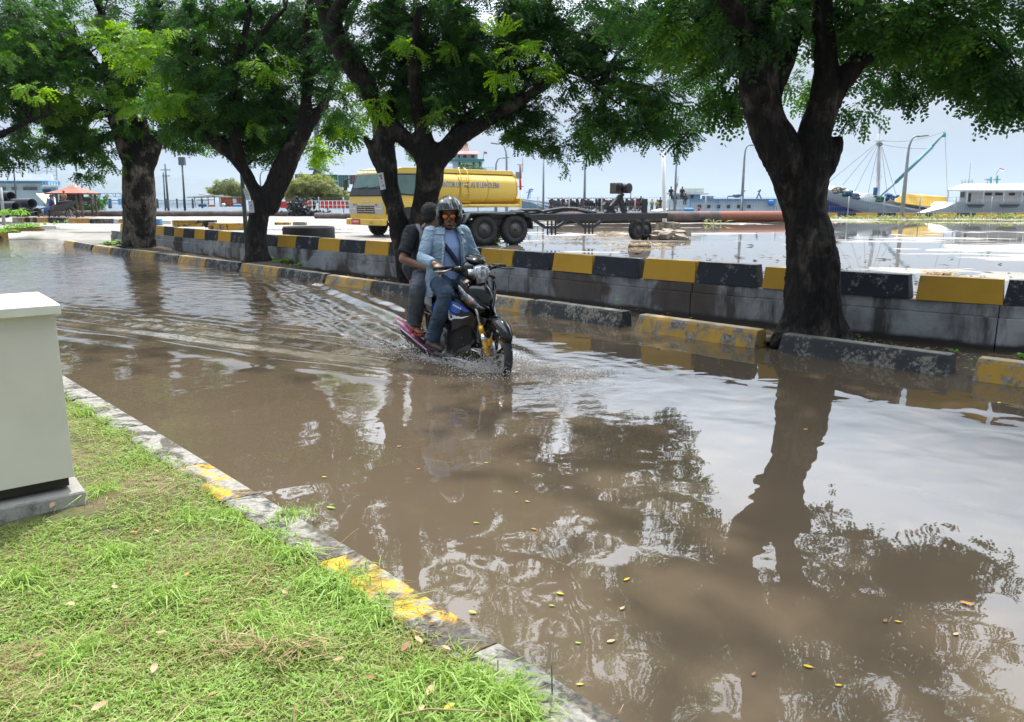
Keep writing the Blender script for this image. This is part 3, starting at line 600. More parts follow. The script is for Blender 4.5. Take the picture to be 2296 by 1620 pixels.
def limb(mb, pts, Yb):
    w = []
    for q in pts:
        x, y, r = q[:3]; r *= .92; Y = Yb+(q[3] if len(q) > 3 else 0); w.append((P(x, y, Y), r*Y*1.0/FOC*1.0))
    # resample smoothly
    out = []
    for i in range(len(w)-1):
        p0 = w[max(i-1, 0)][0]; p1, r1 = w[i]; p2, r2 = w[i+1]; p3 = w[min(i+2, len(w)-1)][0]
        for k in range(4):
            f = k/4; a = .5*((2*p1)+(p2-p0)*f+(2*p0-5*p1+4*p2-p3)*f*f+(3*p1-p0-3*p2+p3)*f**3); out.append((a, r1+(r2-r1)*f))
    out.append(w[-1]); mb.tube([a for a, r in out], [r for a, r in out], 14); mb.ell(out[-1][0], out[-1][1]*.98, nu=10, nv=6); mb.ell(out[0][0], out[0][1]*.98, nu=10, nv=6)
    return [(a, r) for a, r in out]
def bark_fn(sc_, amp):
    def fn(co, no):
        ang = co[:, 0]*9+co[:, 1]*9; n1 = fbm(co[:, 0]*13*sc_+co[:, 1]*7*sc_, co[:, 2]*2.6*sc_+co[:, 1]*5*sc_, 101, 4); n2 = fbm(co[:, 0]*3.1-co[:, 1]*2, co[:, 2]*2.2, 111, 3)
        return co+no*(np.abs(n1)*-amp*2.4+n2*amp*1.3+amp*.2)[:, None]
    return fn
# frond template: rachis with leaflet pairs
def spray_template(seed, nf=6, nl=9, size=1.0, ll=.062, lw=.030):
    r = np.random.default_rng(seed); V = []; F = []
    for f in range(nf):
        az = (f/(nf-1)-.5)*2.5+r.normal(0, .15); L = .26*size*r.uniform(.75, 1.1); st = np.array([.12*size*r.uniform(.0, 1), 0, 0]); el = r.normal(0, .22)
        d = np.array([math.cos(az)*math.cos(el), math.sin(az)*math.cos(el), math.sin(el)-.10]); d /= np.linalg.norm(d)
        sd = np.cross(d, [0, 0, 1]); sd /= np.linalg.norm(sd); up = np.cross(sd, d); droop = r.uniform(.1, .45)
        for k in range(nl):
            tt = (k+1)/nl; c = st+d*L*tt+np.array([0, 0, -droop*L*tt*tt])
            for sgn in (-1, 1):
                l = ll*size*r.uniform(.8, 1.15)*(1-.35*abs(tt-.55)); q = sd*sgn*.9+d*.45+up*r.normal(-.15, .25); q /= np.linalg.norm(q); wv = np.cross(q, up); wv /= np.linalg.norm(wv); wv = wv+up*r.normal(0, .3)
                hw = lw*size/2; b = len(V); V += [c+q*.004, c+q*l*.5-wv*hw, c+q*l, c+q*l*.5+wv*hw]; F.append((b, b+1, b+2, b+3))
    return np.array(V), np.array(F)
TPL = {}
def crown(name, parent, pos, out, m, size=1.0, tint=None, key='a', nf=6, nl=9, ll=.062, lw=.03):
    """pos (n,3) spray origins, out (n,3) directions"""
    kk = (key, nf, nl, ll, lw)
    if kk not in TPL: TPL[kk] = [spray_template(500+i, nf, nl, 1.0, ll, lw) for i in range(6)]
    Vs = []; Fs = []; Ts = []; b = 0; n = len(pos); which = rng.integers(0, 6, n); sz = size*rng.uniform(.7, 1.25, n)
    for k in range(6):
        ii = np.nonzero(which == k)[0]; T, F = TPL[kk][k]
        if len(ii) == 0: continue
        x = out[ii]/np.linalg.norm(out[ii], axis=1)[:, None]; z0 = np.array([0, 0, 1.])+rng.normal(0, .35, (len(ii), 3)); z = z0-x*(z0*x).sum(1)[:, None]; z /= np.linalg.norm(z, axis=1)[:, None]; y = np.cross(z, x)
        Rm = np.stack([x, y, z], 2); W = np.einsum('nij,kj->nki', Rm, T)*sz[ii][:, None, None]+pos[ii][:, None, :]
        Vs.append(W.reshape(-1, 3)); nT = len(T); Fs.append((F[None]+(b+np.arange(len(ii))*nT)[:, None, None]).reshape(-1, 4)); b += nT*len(ii)
        tt = (tint[ii] if tint is not None else np.full(len(ii), .4))[:, None]+rng.normal(0, .07, (len(ii), nT//4)); Ts.append(np.repeat(tt, 4, axis=1).ravel())
    o = mesh_np(name, np.concatenate(Vs), np.concatenate(Fs), m, parent, world=True); attr(o, 'tint', np.clip(np.concatenate(Ts), 0, 1)); o['kind'] = 'stuff'; return o
def blob_pts(blobs):
    ps = []; os_ = []; ts = []
    for c, r, n, tn in blobs:
        c = np.array(c); r = np.array(r); u = rng.normal(0, 1, (n, 3)); u /= np.linalg.norm(u, axis=1)[:, None]; rad = rng.uniform(.25, 1, n)**.55
        p = c+u*r*rad[:, None]; o = u*np.array([1, 1, .35])+np.array([0, 0, -.45])+rng.normal(0, .35, (n, 3))
        # clumpy: drop points in noise hollows
        h = fbm(p[:, 0]*1.9+p[:, 2]*1.3, p[:, 1]*1.9-p[:, 2]*1.7, 131, 3); k = h > -.20+rng.normal(0, .08, n)
        ps.append(p[k]); os_.append(o[k]); ts.append(np.clip(rng.normal(tn, .10, n)+h*.35, 0, 1)[k])
    return np.concatenate(ps), np.concatenate(os_), np.concatenate(ts)
def pxb(lst, Yb):
    """(x,y,dY,rx px,ry px,depth m,count,tint) -> world ellipsoids"""
    out = []
    for x, y, dy, rx, ry, dp, n, tn in lst:
        Y = Yb+dy; c = P(x, y, Y); k = ppm(Y); out.append((tuple(c), (rx/k, dp, ry/k), n, tn))
    return out
def tree(name, label, base, Yb, limbs, visible, fill, voxel, amp, young_sunlit=(), size=1.0, group='street trees along the flooded road', stubs=(), nlf=(6, 9, .062, .03), ntw=60):
    t = thing('rain_tree', label, 'tree', base, 0, group); mb = MB(); nodes = []
    for L in limbs: nodes += limb(mb, L, Yb)
    for L in stubs: limb(mb, L, Yb)
    organic(mb, 'trunk', BARKP if Yb > 22 else BARK, t, voxel, 2, world=True, fn=bark_fn(1.0, amp))
    blobs = pxb(visible, Yb)+fill; p, o, tt = blob_pts(blobs)
    if young_sunlit:
        p2, o2, t2 = blob_pts(pxb(young_sunlit, Yb)); p = np.concatenate([p, p2]); o = np.concatenate([o, o2]); tt = np.concatenate([tt, np.clip(t2, .6, 1)])  # bright sprays: young leaves, with sunlight painted into the left crowns' tint
    crown('crown', t, p, o, LEAF, size, tt, 'a', *nlf)
    # twigs from the limbs into the crown
    tb = MB(); hi = [q for q in nodes if q[1] < .12 or q[0].z > 3]
    for k in range(ntw):
        e = Vector(p[rng.integers(0, len(p))]); s = min(hi, key=lambda q: (q[0]-e).length+random.random()*.6)[0]
        if (e-s).length > 4.5: continue
        mid = s.lerp(e, .5)+Vector((random.uniform(-.2, .2), random.uniform(-.2, .2), random.uniform(.05, .35)))
        q1 = s.lerp(mid, .5)+Vector((0, 0, .06)); r0 = .018+.008*(e-s).length; tb.tube([s, q1, mid, mid.lerp(e, .5)+Vector((0, 0, .05)), e], [r0, r0*.8, r0*.6, r0*.4, r0*.2], 5)
    tb.build('branches', BARK, t, world=True)['kind'] = 'stuff'; return t
# --- first tree, right foreground (Y 8.0)
tree('t', 'massive dark forked tree rising behind the nearest black kerb block', (3.1, 8.05, .05), 8.0, [
    [(1822, 800, 92), (1822, 748, 76), (1822, 700, 66), (1821, 600, 64), (1812, 520, 56), (1799, 466, 50), (1775, 400, 50), (1748, 340, 50), (1722, 280, 44), (1708, 230, 44), (1700, 180, 44), (1702, 120, 46), (1722, 50, 44), (1755, -10, 40), (1790, -90, 36), (1810, -220, 30), (1830, -340, 20)],
    [(1815, 540, 50), (1810, 470, 46), (1812, 410, 48), (1818, 350, 44), (1830, 300, 38), (1842, 262, 36), (1852, 215, 34), (1852, 160, 25), (1850, 90, 24), (1842, 0, 24), (1836, -100, 22), (1850, -240, 18), (1880, -380, 14)],
    [(1845, 265, 32), (1866, 215, 30), (1895, 172, 25), (1940, 128, 24), (1988, 88, 22), (2040, 48, 19), (2100, 5, 16), (2190, -60, 14, -.5), (2280, -120, 11, -1)],
    [(1712, 220, 36, .1), (1740, 180, 26, .25), (1762, 110, 26, .3), (1788, 30, 26, .4), (1800, -60, 24, .6), (1780, -200, 18, 1.2)],
    [(1700, 120, 30), (1640, 20, 20, -.4), (1560, -80, 16, -1.2), (1500, -180, 12, -2)],
    [(1800, -90, 26), (1820, -200, 20, -1.2), (1900, -300, 16, -2.4), (2000, -400, 12, -3.2)],
    [(1740, 770, 18, -.1), (1790, 720, 42)], [(1905, 775, 18, -.1), (1858, 720, 42)], [(1825, 790, 30, -.35), (1820, 730, 42)]],
    [(1640, 50, .5, 85, 60, .6, 60, .35), (1615, 190, .9, 30, 55, .3, 22, .35), (1668, 205, .5, 15, 30, .2, 6, .3), (1700, 40, -.45, 70, 55, .3, 40, .2), (1560, 20, .2, 60, 60, .5, 40, .45), (1510, 90, .6, 30, 25, .3, 10, .55),
     (1800, 150, 1.6, 40, 60, .4, 18, .5), (1880, 100, 1.2, 50, 90, .5, 40, .35), (1920, 225, 1.2, 45, 30, .4, 26, .25), (1905, 40, .3, 60, 40, .5, 36, .3), (2000, 165, .9, 60, 35, .5, 40, .25), (2010, 20, -.2, 80, 55, .6, 62, .3),
     (2110, 110, .4, 90, 55, .6, 76, .3), (2160, 20, -.3, 100, 60, .6, 76, .35), (2230, 140, .1, 60, 60, .4, 46, .25), (2255, 205, -.1, 28, 32, .25, 14, .2), (2290, 60, -.4, 90, 110, .5, 76, .3), (2080, 190, .8, 30, 18, .3, 7, .2), (1450, 20, .8, 80, 50, .6, 36, .3), (2330, 180, -.3, 60, 50, .4, 26, .2), (1740, -20, .2, 150, 40, .6, 60, .2)],
    [((3.2, 7.6, 4.9), (3.4, 3.2, 1.15), 900, .35), ((3.0, 5.2, 5.5), (2.6, 2.6, 1.0), 560, .35), ((3.0, 8.0, 6.6), (3.0, 2.8, 1.3), 420, .45), ((5.2, 7.4, 5.0), (2.0, 2.4, 1.0), 150, .35)],
    .024, .022, stubs=[[(1846, 372, 34), (1862, 345, 26), (1876, 322, 17), (1882, 312, 12)], [(1706, 212, 24, -.2), (1712, 204, 16, -.42)]], young_sunlit=[(1600, 20, -.2, 20, 18, .15, 4, .8), (2200, 90, -.3, 40, 15, .15, 4, .75)], nlf=(6, 8, .060, .030), ntw=80)
# --- second tree, behind the motorcycle (Y 13.4)
tree('t', 'twin stemmed tree behind the motorcyclist with a pale poster on its leaning left stem', (-1.75, 13.4, .08), 13.4, [
    [(908, 660, 26, -.05), (905, 625, 17, -.05), (900, 590, 16, -.05), (893, 540, 19), (888, 480, 23), (874, 422, 24), (862, 324, 24), (849, 262, 22), (826, 205, 22), (795, 152, 26), (752, 80, 27), (728, 0, 24), (690, -90, 20), (640, -200, 15)],
    [(945, 660, 32, .1), (942, 600, 25, .1), (941, 540, 25, .05), (945, 490, 28), (956, 442, 31), (964, 400, 34), (964, 372, 34)],
    [(962, 370, 28), (940, 338, 21), (915, 318, 20), (893, 296, 19), (878, 266, 16, .15), (890, 215, 18, .3), (908, 160, 15, .4), (890, 90, 24, .4), (885, 20, 25, .4), (880, -80, 22, .4), (900, -220, 16, .3)],
    [(965, 365, 26), (962, 335, 20), (948, 295, 19), (938, 255, 17), (930, 200, 14, -.2), (925, 130, 12, -.3), (940, 20, 10, -.6)],
    [(975, 365, 28), (1004, 334, 25), (1034, 305, 21), (1072, 284, 19), (1105, 262, 17), (1140, 242, 15), (1180, 222, 12), (1222, 194, 9, .3), (1290, 150, 7, .5)],
    [(990, 345, 22), (1010, 318, 18), (1035, 280, 14, .2), (1058, 258, 12, .3), (1082, 236, 9, .4), (1130, 170, 8, .6), (1180, 90, 8, .9)],
    [(1160, 232, 10), (1240, 168, 6), (1290, 165, 5, .3), (1340, 190, 4, .5)],
    [(885, 80, 18, .4), (960, 20, 14, .5), (1060, -30, 12, .6), (1160, -70, 10, .6), (1290, -100, 8, .6)], [(740, 60, 18), (800, -60, 14, -1), (860, -160, 10, -2)]],
    [(840, 60, .3, 120, 90, .8, 190, .15), (960, 60, .6, 130, 85, 1.0, 210, .15), (900, 190, .4, 90, 60, .7, 90, .25), (1000, 190, .5, 100, 75, .8, 150, .2), (1100, 120, .6, 110, 90, .9, 190, .22), (1060, 230, .4, 90, 50, .6, 80, .22), (1150, 255, .5, 60, 45, .5, 55, .2), (1220, 230, .4, 55, 50, .5, 45, .2),
     (1230, 110, .7, 120, 90, .9, 170, .25), (1180, 300, .4, 45, 26, .4, 22, .25), (1270, 300, .2, 42, 42, .4, 34, .3), (1340, 290, .0, 55, 48, .5, 60, .33), (1400, 240, .2, 90, 70, .7, 130, .3), (1430, 130, .5, 120, 90, .9, 190, .25), (1500, 260, .1, 65, 70, .6, 90, .35), (1545, 230, .2, 35, 60, .4, 40, .38), (1490, 330, .1, 14, 22, .2, 5, .3), (1560, 120, .3, 70, 90, .7, 90, .32), (1300, 30, .6, 150, 70, 1.0, 190, .2), (770, 200, .8, 30, 60, .5, 20, .3), (1260, 355, .1, 10, 12, .2, 3, .3), (890, 300, .9, 40, 40, .4, 14, .3), (1040, 30, .2, 200, 50, .8, 160, .12)],
    [((-1.2, 13.2, 7.2), (4.3, 3.6, 2.2), 900, .4), ((1.8, 12.8, 6.8), (3.0, 3.0, 1.9), 420, .4)],
    .035, .014, young_sunlit=[(1180, 105, -.8, 28, 24, .2, 9, .95), (1130, 130, -.9, 30, 40, .2, 11, .9), (1215, 150, -.7, 26, 45, .2, 10, .85), (1040, 110, -.4, 40, 22, .2, 6, .75), (930, 105, -.5, 30, 20, .2, 7, .9), (920, 190, -.6, 25, 40, .2, 9, .85), (985, 230, -.4, 25, 25, .2, 6, .7), (840, 220, -.4, 14, 30, .15, 7, .95), (810, 185, -.3, 25, 8, .15, 4, .95), (1060, 60, -.3, 40, 20, .2, 5, .75)],
    stubs=[[(866, 405, 10), (850, 375, 12), (838, 345, 12), (826, 322, 9), (818, 308, 6)]], ntw=90)
# --- third tree (Y 17.4)
tree('t', 'Y shaped dark tree with a low fork and white notices beside its trunk', (-5.6, 17.4, .1), 17.4, [
    [(580, 600, 40), (576, 565, 28), (576, 520, 25), (583, 470, 24), (590, 440, 24)],
    [(583, 455, 18), (572, 430, 16), (558, 400, 15), (538, 368, 15), (514, 342, 17), (486, 318, 18), (462, 290, 14), (450, 240, 12), (440, 160, 11), (430, 60, 10)],
    [(552, 395, 12), (538, 362, 14), (530, 325, 14, -.1), (525, 280, 12, -.1), (520, 220, 10), (540, 120, 9), (560, 20, 8)],
    [(600, 460, 20), (608, 428, 20), (622, 392, 20), (645, 345, 20), (666, 300, 18), (682, 255, 15), (688, 205, 13), (692, 160, 13), (684, 80, 12), (700, -20, 10), (720, -150, 8)],
    [(612, 470, 14, .1), (628, 430, 14, .1), (645, 390, 14, .1), (665, 340, 15, .05), (690, 290, 13), (715, 250, 11), (738, 205, 10), (755, 150, 9), (770, 80, 8), (800, 0, 7)],
    [(668, 300, 12), (640, 275, 9), (615, 245, 7), (590, 190, 6)], [(560, 120, 7), (600, 60, 7), (640, 20, 6)]],
    [(480, 230, .2, 75, 75, .9, 130, .4), (430, 120, .2, 90, 80, 1.0, 170, .45), (530, 290, .6, 50, 50, .6, 60, .35), (560, 190, .4, 90, 75, .9, 170, .35), (620, 270, .5, 60, 55, .7, 110, .28), (600, 330, .6, 50, 30, .5, 50, .28), (650, 200, .5, 70, 70, .7, 110, .3), (500, 60, .5, 120, 70, 1.0, 190, .25), (640, 40, .6, 80, 55, .9, 90, .2), (700, 100, .5, 70, 80, .8, 110, .25), (730, 180, .5, 60, 60, .6, 70, .3), (400, 250, .5, 60, 50, .6, 60, .35), (410, 290, .5, 40, 22, .4, 22, .3), (770, 270, .8, 40, 35, .5, 40, .4)],
    [((-5.4, 17.2, 8.7), (4.0, 3.6, 2.6), 620, .4)],
    .045, .014, size=1.08, young_sunlit=[(300, 110, -1, 60, 50, .4, 20, .85), (350, 90, -1, 50, 35, .4, 16, .9), (380, 200, -.8, 45, 50, .3, 16, .75), (725, 325, .9, 30, 40, .4, 20, .85), (745, 290, .9, 22, 26, .3, 14, .9), (560, 250, -.6, 30, 40, .3, 10, .7), (610, 130, -.5, 60, 30, .3, 12, .75), (705, 380, .9, 20, 8, .2, 3, .7)],
    nlf=(6, 7, .075, .038), ntw=70)
# --- fourth tree (Y 22.5)
tree('t', 'thick trunked tree at the far end of the black and yellow wall', (-10.8, 22.5, .1), 22.5, [
    [(312, 575, 46), (312, 545, 38), (313, 500, 37), (312, 460, 38), (311, 420, 37), (310, 385, 35), (312, 362, 30)],
    [(300, 390, 20), (288, 355, 20), (276, 322, 18), (262, 280, 18), (252, 240, 16), (248, 200, 14), (240, 120, 12), (230, 30, 10)],
    [(318, 400, 20), (334, 365, 18), (344, 338, 16), (356, 312, 13), (380, 292, 11), (402, 276, 8), (430, 240, 7)],
    [(312, 370, 12), (306, 335, 13), (303, 300, 12), (296, 240, 11), (300, 180, 10), (330, 100, 9), (350, 10, 8)], [(325, 345, 10), (330, 305, 8), (322, 270, 8)], [(250, 200, 9), (200, 120, 8), (150, 60, 6)]],
    [(250, 130, .3, 100, 80, 1.2, 170, .45), (150, 180, .2, 100, 80, 1.2, 170, .42), (330, 180, .4, 80, 70, 1.0, 130, .4), (330, 270, .3, 60, 40, .8, 60, .38), (190, 280, .3, 80, 50, .9, 110, .32), (110, 290, .4, 70, 40, .8, 80, .35), (90, 330, .4, 55, 26, .5, 32, .3), (200, 335, .2, 45, 22, .5, 30, .28), (260, 360, -.6, 18, 24, .3, 9, .6), (400, 260, .5, 50, 40, .7, 40, .35), (420, 300, .5, 55, 26, .5, 30, .3), (300, 50, .5, 150, 70, 1.3, 190, .3), (120, 60, .5, 120, 80, 1.3, 190, .3), (195, 385, .3, 25, 8, .2, 5, .3), (212, 400, .3, 8, 14, .2, 4, .3), (380, 60, .5, 60, 60, .8, 70, .25)],
    [((-10.8, 22.3, 10.2), (4.8, 4.2, 3.0), 480, .4)],
    .06, .016, size=1.15, young_sunlit=[(260, 100, -1.2, 60, 40, .4, 22, .95), (310, 150, -1.2, 50, 45, .4, 20, .85), (180, 200, -1.2, 50, 30, .4, 14, .7), (80, 210, -1.2, 45, 18, .3, 14, 1.0), (300, 220, -1, 60, 35, .4, 14, .75), (120, 240, -1, 40, 20, .3, 10, .8), (210, 60, -1, 40, 30, .3, 12, .8), (250, 260, -.8, 40, 20, .3, 8, .7)],
    nlf=(6, 7, .082, .042), ntw=70)
# --- fifth tree, mostly beyond the left edge
tree('t', 'leafy tree reaching in from the left edge with one bare sloping branch', (-15.2, 20.5, -.05), 20.5, [
    [(-170, 620, 34), (-165, 540, 26), (-150, 450, 24), (-130, 380, 22), (-90, 335, 14), (-40, 315, 10), (0, 303, 9), (35, 286, 8), (75, 268, 7), (110, 258, 5)], [(-150, 450, 18), (-150, 330, 18), (-120, 200, 16), (-60, 80, 13), (0, -20, 10)]],
    [(20, 60, .3, 110, 90, 1.2, 170, .4), (60, 140, .3, 70, 60, .9, 80, .4), (-20, 200, .3, 90, 70, 1.0, 90, .32), (10, 345, .3, 40, 22, .5, 22, .25), (45, 232, .6, 55, 28, .5, 36, .25), (-60, 330, .3, 60, 40, .6, 40, .3), (5, 300, .8, 30, 50, .4, 8, .3)],
    [((-15.5, 20.5, 8.6), (3.6, 3.6, 1.6), 160, .4)],
    .06, .016, size=1.15, young_sunlit=[(70, 200, -1.2, 45, 14, .3, 10, 1.0), (20, 90, -1, 40, 40, .3, 12, .75)], nlf=(6, 7, .082, .042), ntw=40)
# ------------------------------------------------------------------ weeds by the kerb and wall
def weed(px, py, z, n, L, label):
    g_ = G(px, py, z); nx = g_.x+rng.normal(0, L*.35, n); ny = g_.y+rng.normal(0, L*.25, n)
    o = blades('weed', nx, ny, np.full(n, z)+rng.uniform(0, L*.4, n), rng.uniform(.4, 1, n)*L, rng.uniform(.15, .35, n)*L, rng.uniform(.3, 1.4, n), rng.uniform(.35, 1, n), WEED, .6); o.location = (0, 0, 0)
    return tag(o, label, 'plant', 'weeds growing by the kerb')
weed(690, 1, .1, 1, .01, 'x') if False else None
for q in ((640, 592, .12, 90, .16, 'bright green weed in the soil right of the Y shaped tree'), (672, 598, .12, 40, .12, 'low green weed beside the kerb, right of a brighter one'), (603, 585, .15, 60, .12, 'small dark green plant at the foot of the Y shaped tree'),
          (1882, 766, .05, 14, .05, 'tiny green seedling on the black kerb in front of the nearest trunk'), (1926, 768, .05, 16, .06, 'tiny green seedling to the right of the nearest trunk'), (2140, 790, .02, 14, .06, 'tiny green seedling against the wall right of the nearest tree'), (2178, 808, .02, 8, .05, 'lone green sprig standing in the water right of the black kerb block'), (2292, 806, .1, 50, .07, 'green sprigs behind the yellow kerb block at the right edge'),
          (245, 552, .1, 60, .22, 'green plant behind the kerb left of the thick trunk'), (265, 548, .1, 40, .18, 'low green plant touching the thick trunk at its left'), (1106, 548, .28, 50, .25, 'green weed growing between the two trailer wheels'), (1385, 676, .42, 10, .05, 'small weed growing from a gap in the wall blocks')):
    weed(*q)
# leaf litter on top of the strip
n = 2600; a = rng.uniform(0, KERB.L[-1], n); kp = np.array([list(KERB.at(q))[:2] for q in a]); wv = rng.uniform(.25, 1.2, n)
x = kp[:, 0]+RN.x*wv; y = kp[:, 1]+RN.y*wv; kk = fbm(x*1.5, y*1.5, 201, 3) > .02; x, y = x[kk], y[kk]; n = len(x)
zz = np.zeros(n)+.02
for tx_, ty_, hg, rr in treexy: zz += hg*np.exp(-((x-tx_)**2+(y-ty_)**2)/rr**2)
tag(blades('leaf_litter', x, y, zz+rng.uniform(0, .02, n), rng.uniform(.02, .07, n), rng.uniform(.008, .022, n), rng.uniform(1.2, 1.57, n), rng.uniform(0, .6, n), STRAW, .2), 'brown leaf litter scattered on the strip below the trees', 'leaf litter', kind='stuff')
# ================================================================== background objects
def paint(name, c, rough=.45, c2=None, sc_=3, metal=0, bump=0, coat=0): return mat(name, c, c2 or tuple(q*.82 for q in c), sc_, rough, metal, bump, coat=coat)
GREYP = paint('galvanised_pole', (.34, .38, .40), .5, metal=.3); DKP = paint('dark_pole_paint', (.10, .13, .15)); WHITEP = paint('white_paint', (.86, .87, .89), .45, (.76, .78, .80)); BLUEP = paint('light_blue_paint', (.12, .38, .66)); DBLUE = paint('deep_blue_paint', (.03, .05, .30)); REDP = paint('red_paint', (.60, .05, .04)); BLACKP = paint('black_paint', (.02, .022, .026)); GLASS = paint('dark_window_glass', (.03, .04, .05), .15); ORP = paint('orange_paint', (.55, .16, .05), .7, (.40, .10, .03)); TEALP = paint('teal_paint', (.06, .30, .30)); RUST = mat('rusty_steel', (.28, .11, .06), (.12, .075, .065), 1.6, .8, bump=.3, stretch=(1, 1, 1)); STEELB = mat('weathered_brown_steel', (.16, .12, .115), (.085, .065, .065), 2.0, .7, bump=.2)
def pole_lamp(x, ytop, ybot, Y, arm=None, label='', r=.06, arm_r=.035, group='tall curved street lamps along the harbour', z0=None, matp=None, xt=None):
    """mast from ybot to ytop (photo px); arm: (dx_px, dy_px) of the lamp head"""
    xt = x if xt is None else xt; b = P(x, ybot, Y); b.z = z0 if z0 is not None else b.z; t = P(xt, ytop, Y); o = thing('street_lamp', label, 'street lamp', tuple(b), 0, group)
    h = Vector((b.x, Y, t.z)); pts = [b, Vector((b.x, Y, b.z+(h.z-b.z)*.6)), h]; rs = [r*1.25, r, r*.7]
    if arm:
        e = P(xt+arm[0], ytop-arm[1], Y); w_ = e-h; pts += [h+Vector((w_.x*.06, 0, w_.z*.45)), h+Vector((w_.x*.28, 0, w_.z*.82)), h+Vector((w_.x*.62, 0, w_.z*.97)), e]; rs += [r*.6, r*.55, r*.5, r*.45]
    MB().tube(pts, rs, 8).build('mast', matp or GREYP, o, world=True)
    if arm:
        s = 1 if arm[0] > 0 else -1; MB().box(e+Vector((s*.28, 0, -.02)), (.62, .22, .09), M3(0, -.12*s)).build('lamp_head', matp or GREYP, o, world=True)
    return o
# lamps: (x at base, y of bend, y base, distance, arm)
pole_lamp(1662, 350, 480, 58, (22, 25), 'curved lamp post standing left of the nearest tree trunk before the pale sky', .10, z0=.3)
pole_lamp(2022, 345, 486, 52, (26, 40), 'leaning curved lamp post crossing the sailing boat boom', .12, z0=.3, xt=2034)
pole_lamp(1310, 370, 478, 60, (-12, 8), 'lamp post on the right of the paired bare poles right of the tank truck', .09, z0=.3)
pole_lamp(1136, 360, 480, 60, (-18, 38), 'tall hooked lamp post directly above the rear of the yellow tank', .10, z0=.3)
pole_lamp(1112, 378, 480, 78, (16, 24), 'smaller lamp post with its arm to the right, above the yellow tank', .12, z0=.3)
pole_lamp(991, 400, 480, 80, (-6, 6), 'far thin lamp post seen between the tree stems above the truck cab', .09, z0=.3)
pole_lamp(588, 400, 475, 90, (12, 18), 'thin grey lamp post seen through the fork of the Y shaped tree', .11, z0=.3)
pole_lamp(735, 430, 475, 90, (-4, 4), 'far thin lamp post beside the dockside crane', .08, z0=.3)
def mast(x0, y0, x1, y1, Y, r, label, m, top=None, cat='pole'):
    b = P(x0, y1, Y); t = P(x1, y0, Y); t.x = b.x if abs(x1-x0) < 3 else t.x; b.z = min(b.z, .3); o = thing('pole', label, cat, tuple(b)); MB().tube([b, t], [r*1.15, r*.8], 8).build('shaft', m, o, world=True)
    if top == 'lamp': MB().box(t+Vector((0, 0, .0)), (.55, .4, .75)).build('floodlight', m, o, world=True)
    if top == 'disc': MB().lathe([(.35, 0), (.35, .06)], t, (0, 0, 1), 10).build('top_plate', m, o, world=True)
    if top == 'bars': MB().box(t-Vector((0, 0, .6)), (1.0, .08, .08)).build('crossbar', m, o, world=True); MB().box(t-Vector((0, 0, 1.2)), (.8, .08, .08)).build('crossbar', m, o, world=True)
    return o
mast(1218, 340, 1218, 478, 60, .075, 'thin plain pole, left of two between the truck and the rubble pile', GREYP)
mast(1491, 330, 1487, 545, 29.5, .075, 'thick pale pole standing on the rubble pile at the end of the trailer', WHITEP)
mast(1512, 320, 1510, 478, 60, .08, 'slim grey pole just right of the thick pale pole on the rubble', GREYP)
mast(414, 362, 408, 463, 76, .10, 'dark floodlight pole standing between the two left trees', DKP, 'lamp')
mast(377, 368, 370, 462, 82, .11, 'dark pole with crossbars to the left of the floodlight pole', DKP, 'bars')
mast(370, 387, 366, 462, 82, .08, 'short thin dark pole nearest the thick tree trunk on its right', DKP)
mast(174, 364, 171, 462, 80, .07, 'thin grey pole rising behind the red roofed pavilion', GREYP, 'disc')
mast(188, 384, 186, 462, 80, .07, 'thin grey pole behind the right half of the pavilion roof', GREYP)
mast(37, 345, 28, 470, 50, .05, 'dark pole in front of the blue building at the far left', DKP)
mast(7, 421, 2, 490, 38, .07, 'grey post standing beside the stacked pipes at the left edge', GREYP)
mast(553, 240, 532, 540, 18.9, .050, 'tall grey green steel post close behind the Y shaped tree', paint('grey_green_post', (.12, .18, .18)))
# weather mast behind the truck
o = thing('weather_mast', 'red and white instrument mast with a small box right behind the tank truck', 'mast', tuple(P(1167, 478, 48)))
for i, (ya, yb_, mm) in enumerate(((480, 426, WHITEP), (426, 400, REDP), (400, 369, paint('grey_red_mast', (.35, .2, .2))))): MB().tube([P(1167, ya, 48), P(1166.5, yb_, 48)], .07, 8).build('mast_section', mm, o, world=True)
MB().tube([P(1172, 386, 48), P(1172, 351, 48)], .02, 6).build('antenna', GREYP, o, world=True); MB().pbox(1156, 1166, 386, 401, 48, .4).build('instrument_box', GREYP, o, world=True); MB().pbox(1155, 1175, 418, 419.5, 48, .06).pbox(1160, 1171, 369, 370.5, 48, .3).build('crossarm', REDP, o, world=True)
# mooring rubble
o = MB(); rg = random.Random(4)
for i in range(46):
    q = G(rg.uniform(1468, 1530), rg.uniform(530, 538), .27); s = rg.uniform(.12, .34); o.box((q.x, q.y, .30+rg.uniform(0, .12)*(1 if q.x < P(1500, 530, 29).x else .3)), (s*1.5, s, s*.6), M3(rg.uniform(0, 3), rg.uniform(-.3, .3)))
for i in range(16):
    q = P(rg.uniform(1474, 1506), 530, 29.4); o.box((q.x, q.y, .45+rg.uniform(0, .12)), (.5, .4, .22), M3(rg.uniform(0, 3), rg.uniform(-.2, .2)))
tag(o.build('rubble_pile', mat('broken_concrete', (.36, .30, .23), (.15, .13, .11), 4, .9, bump=.5)), 'low pile of broken concrete around the foot of the thick pale pole', 'rubble', kind='stuff')
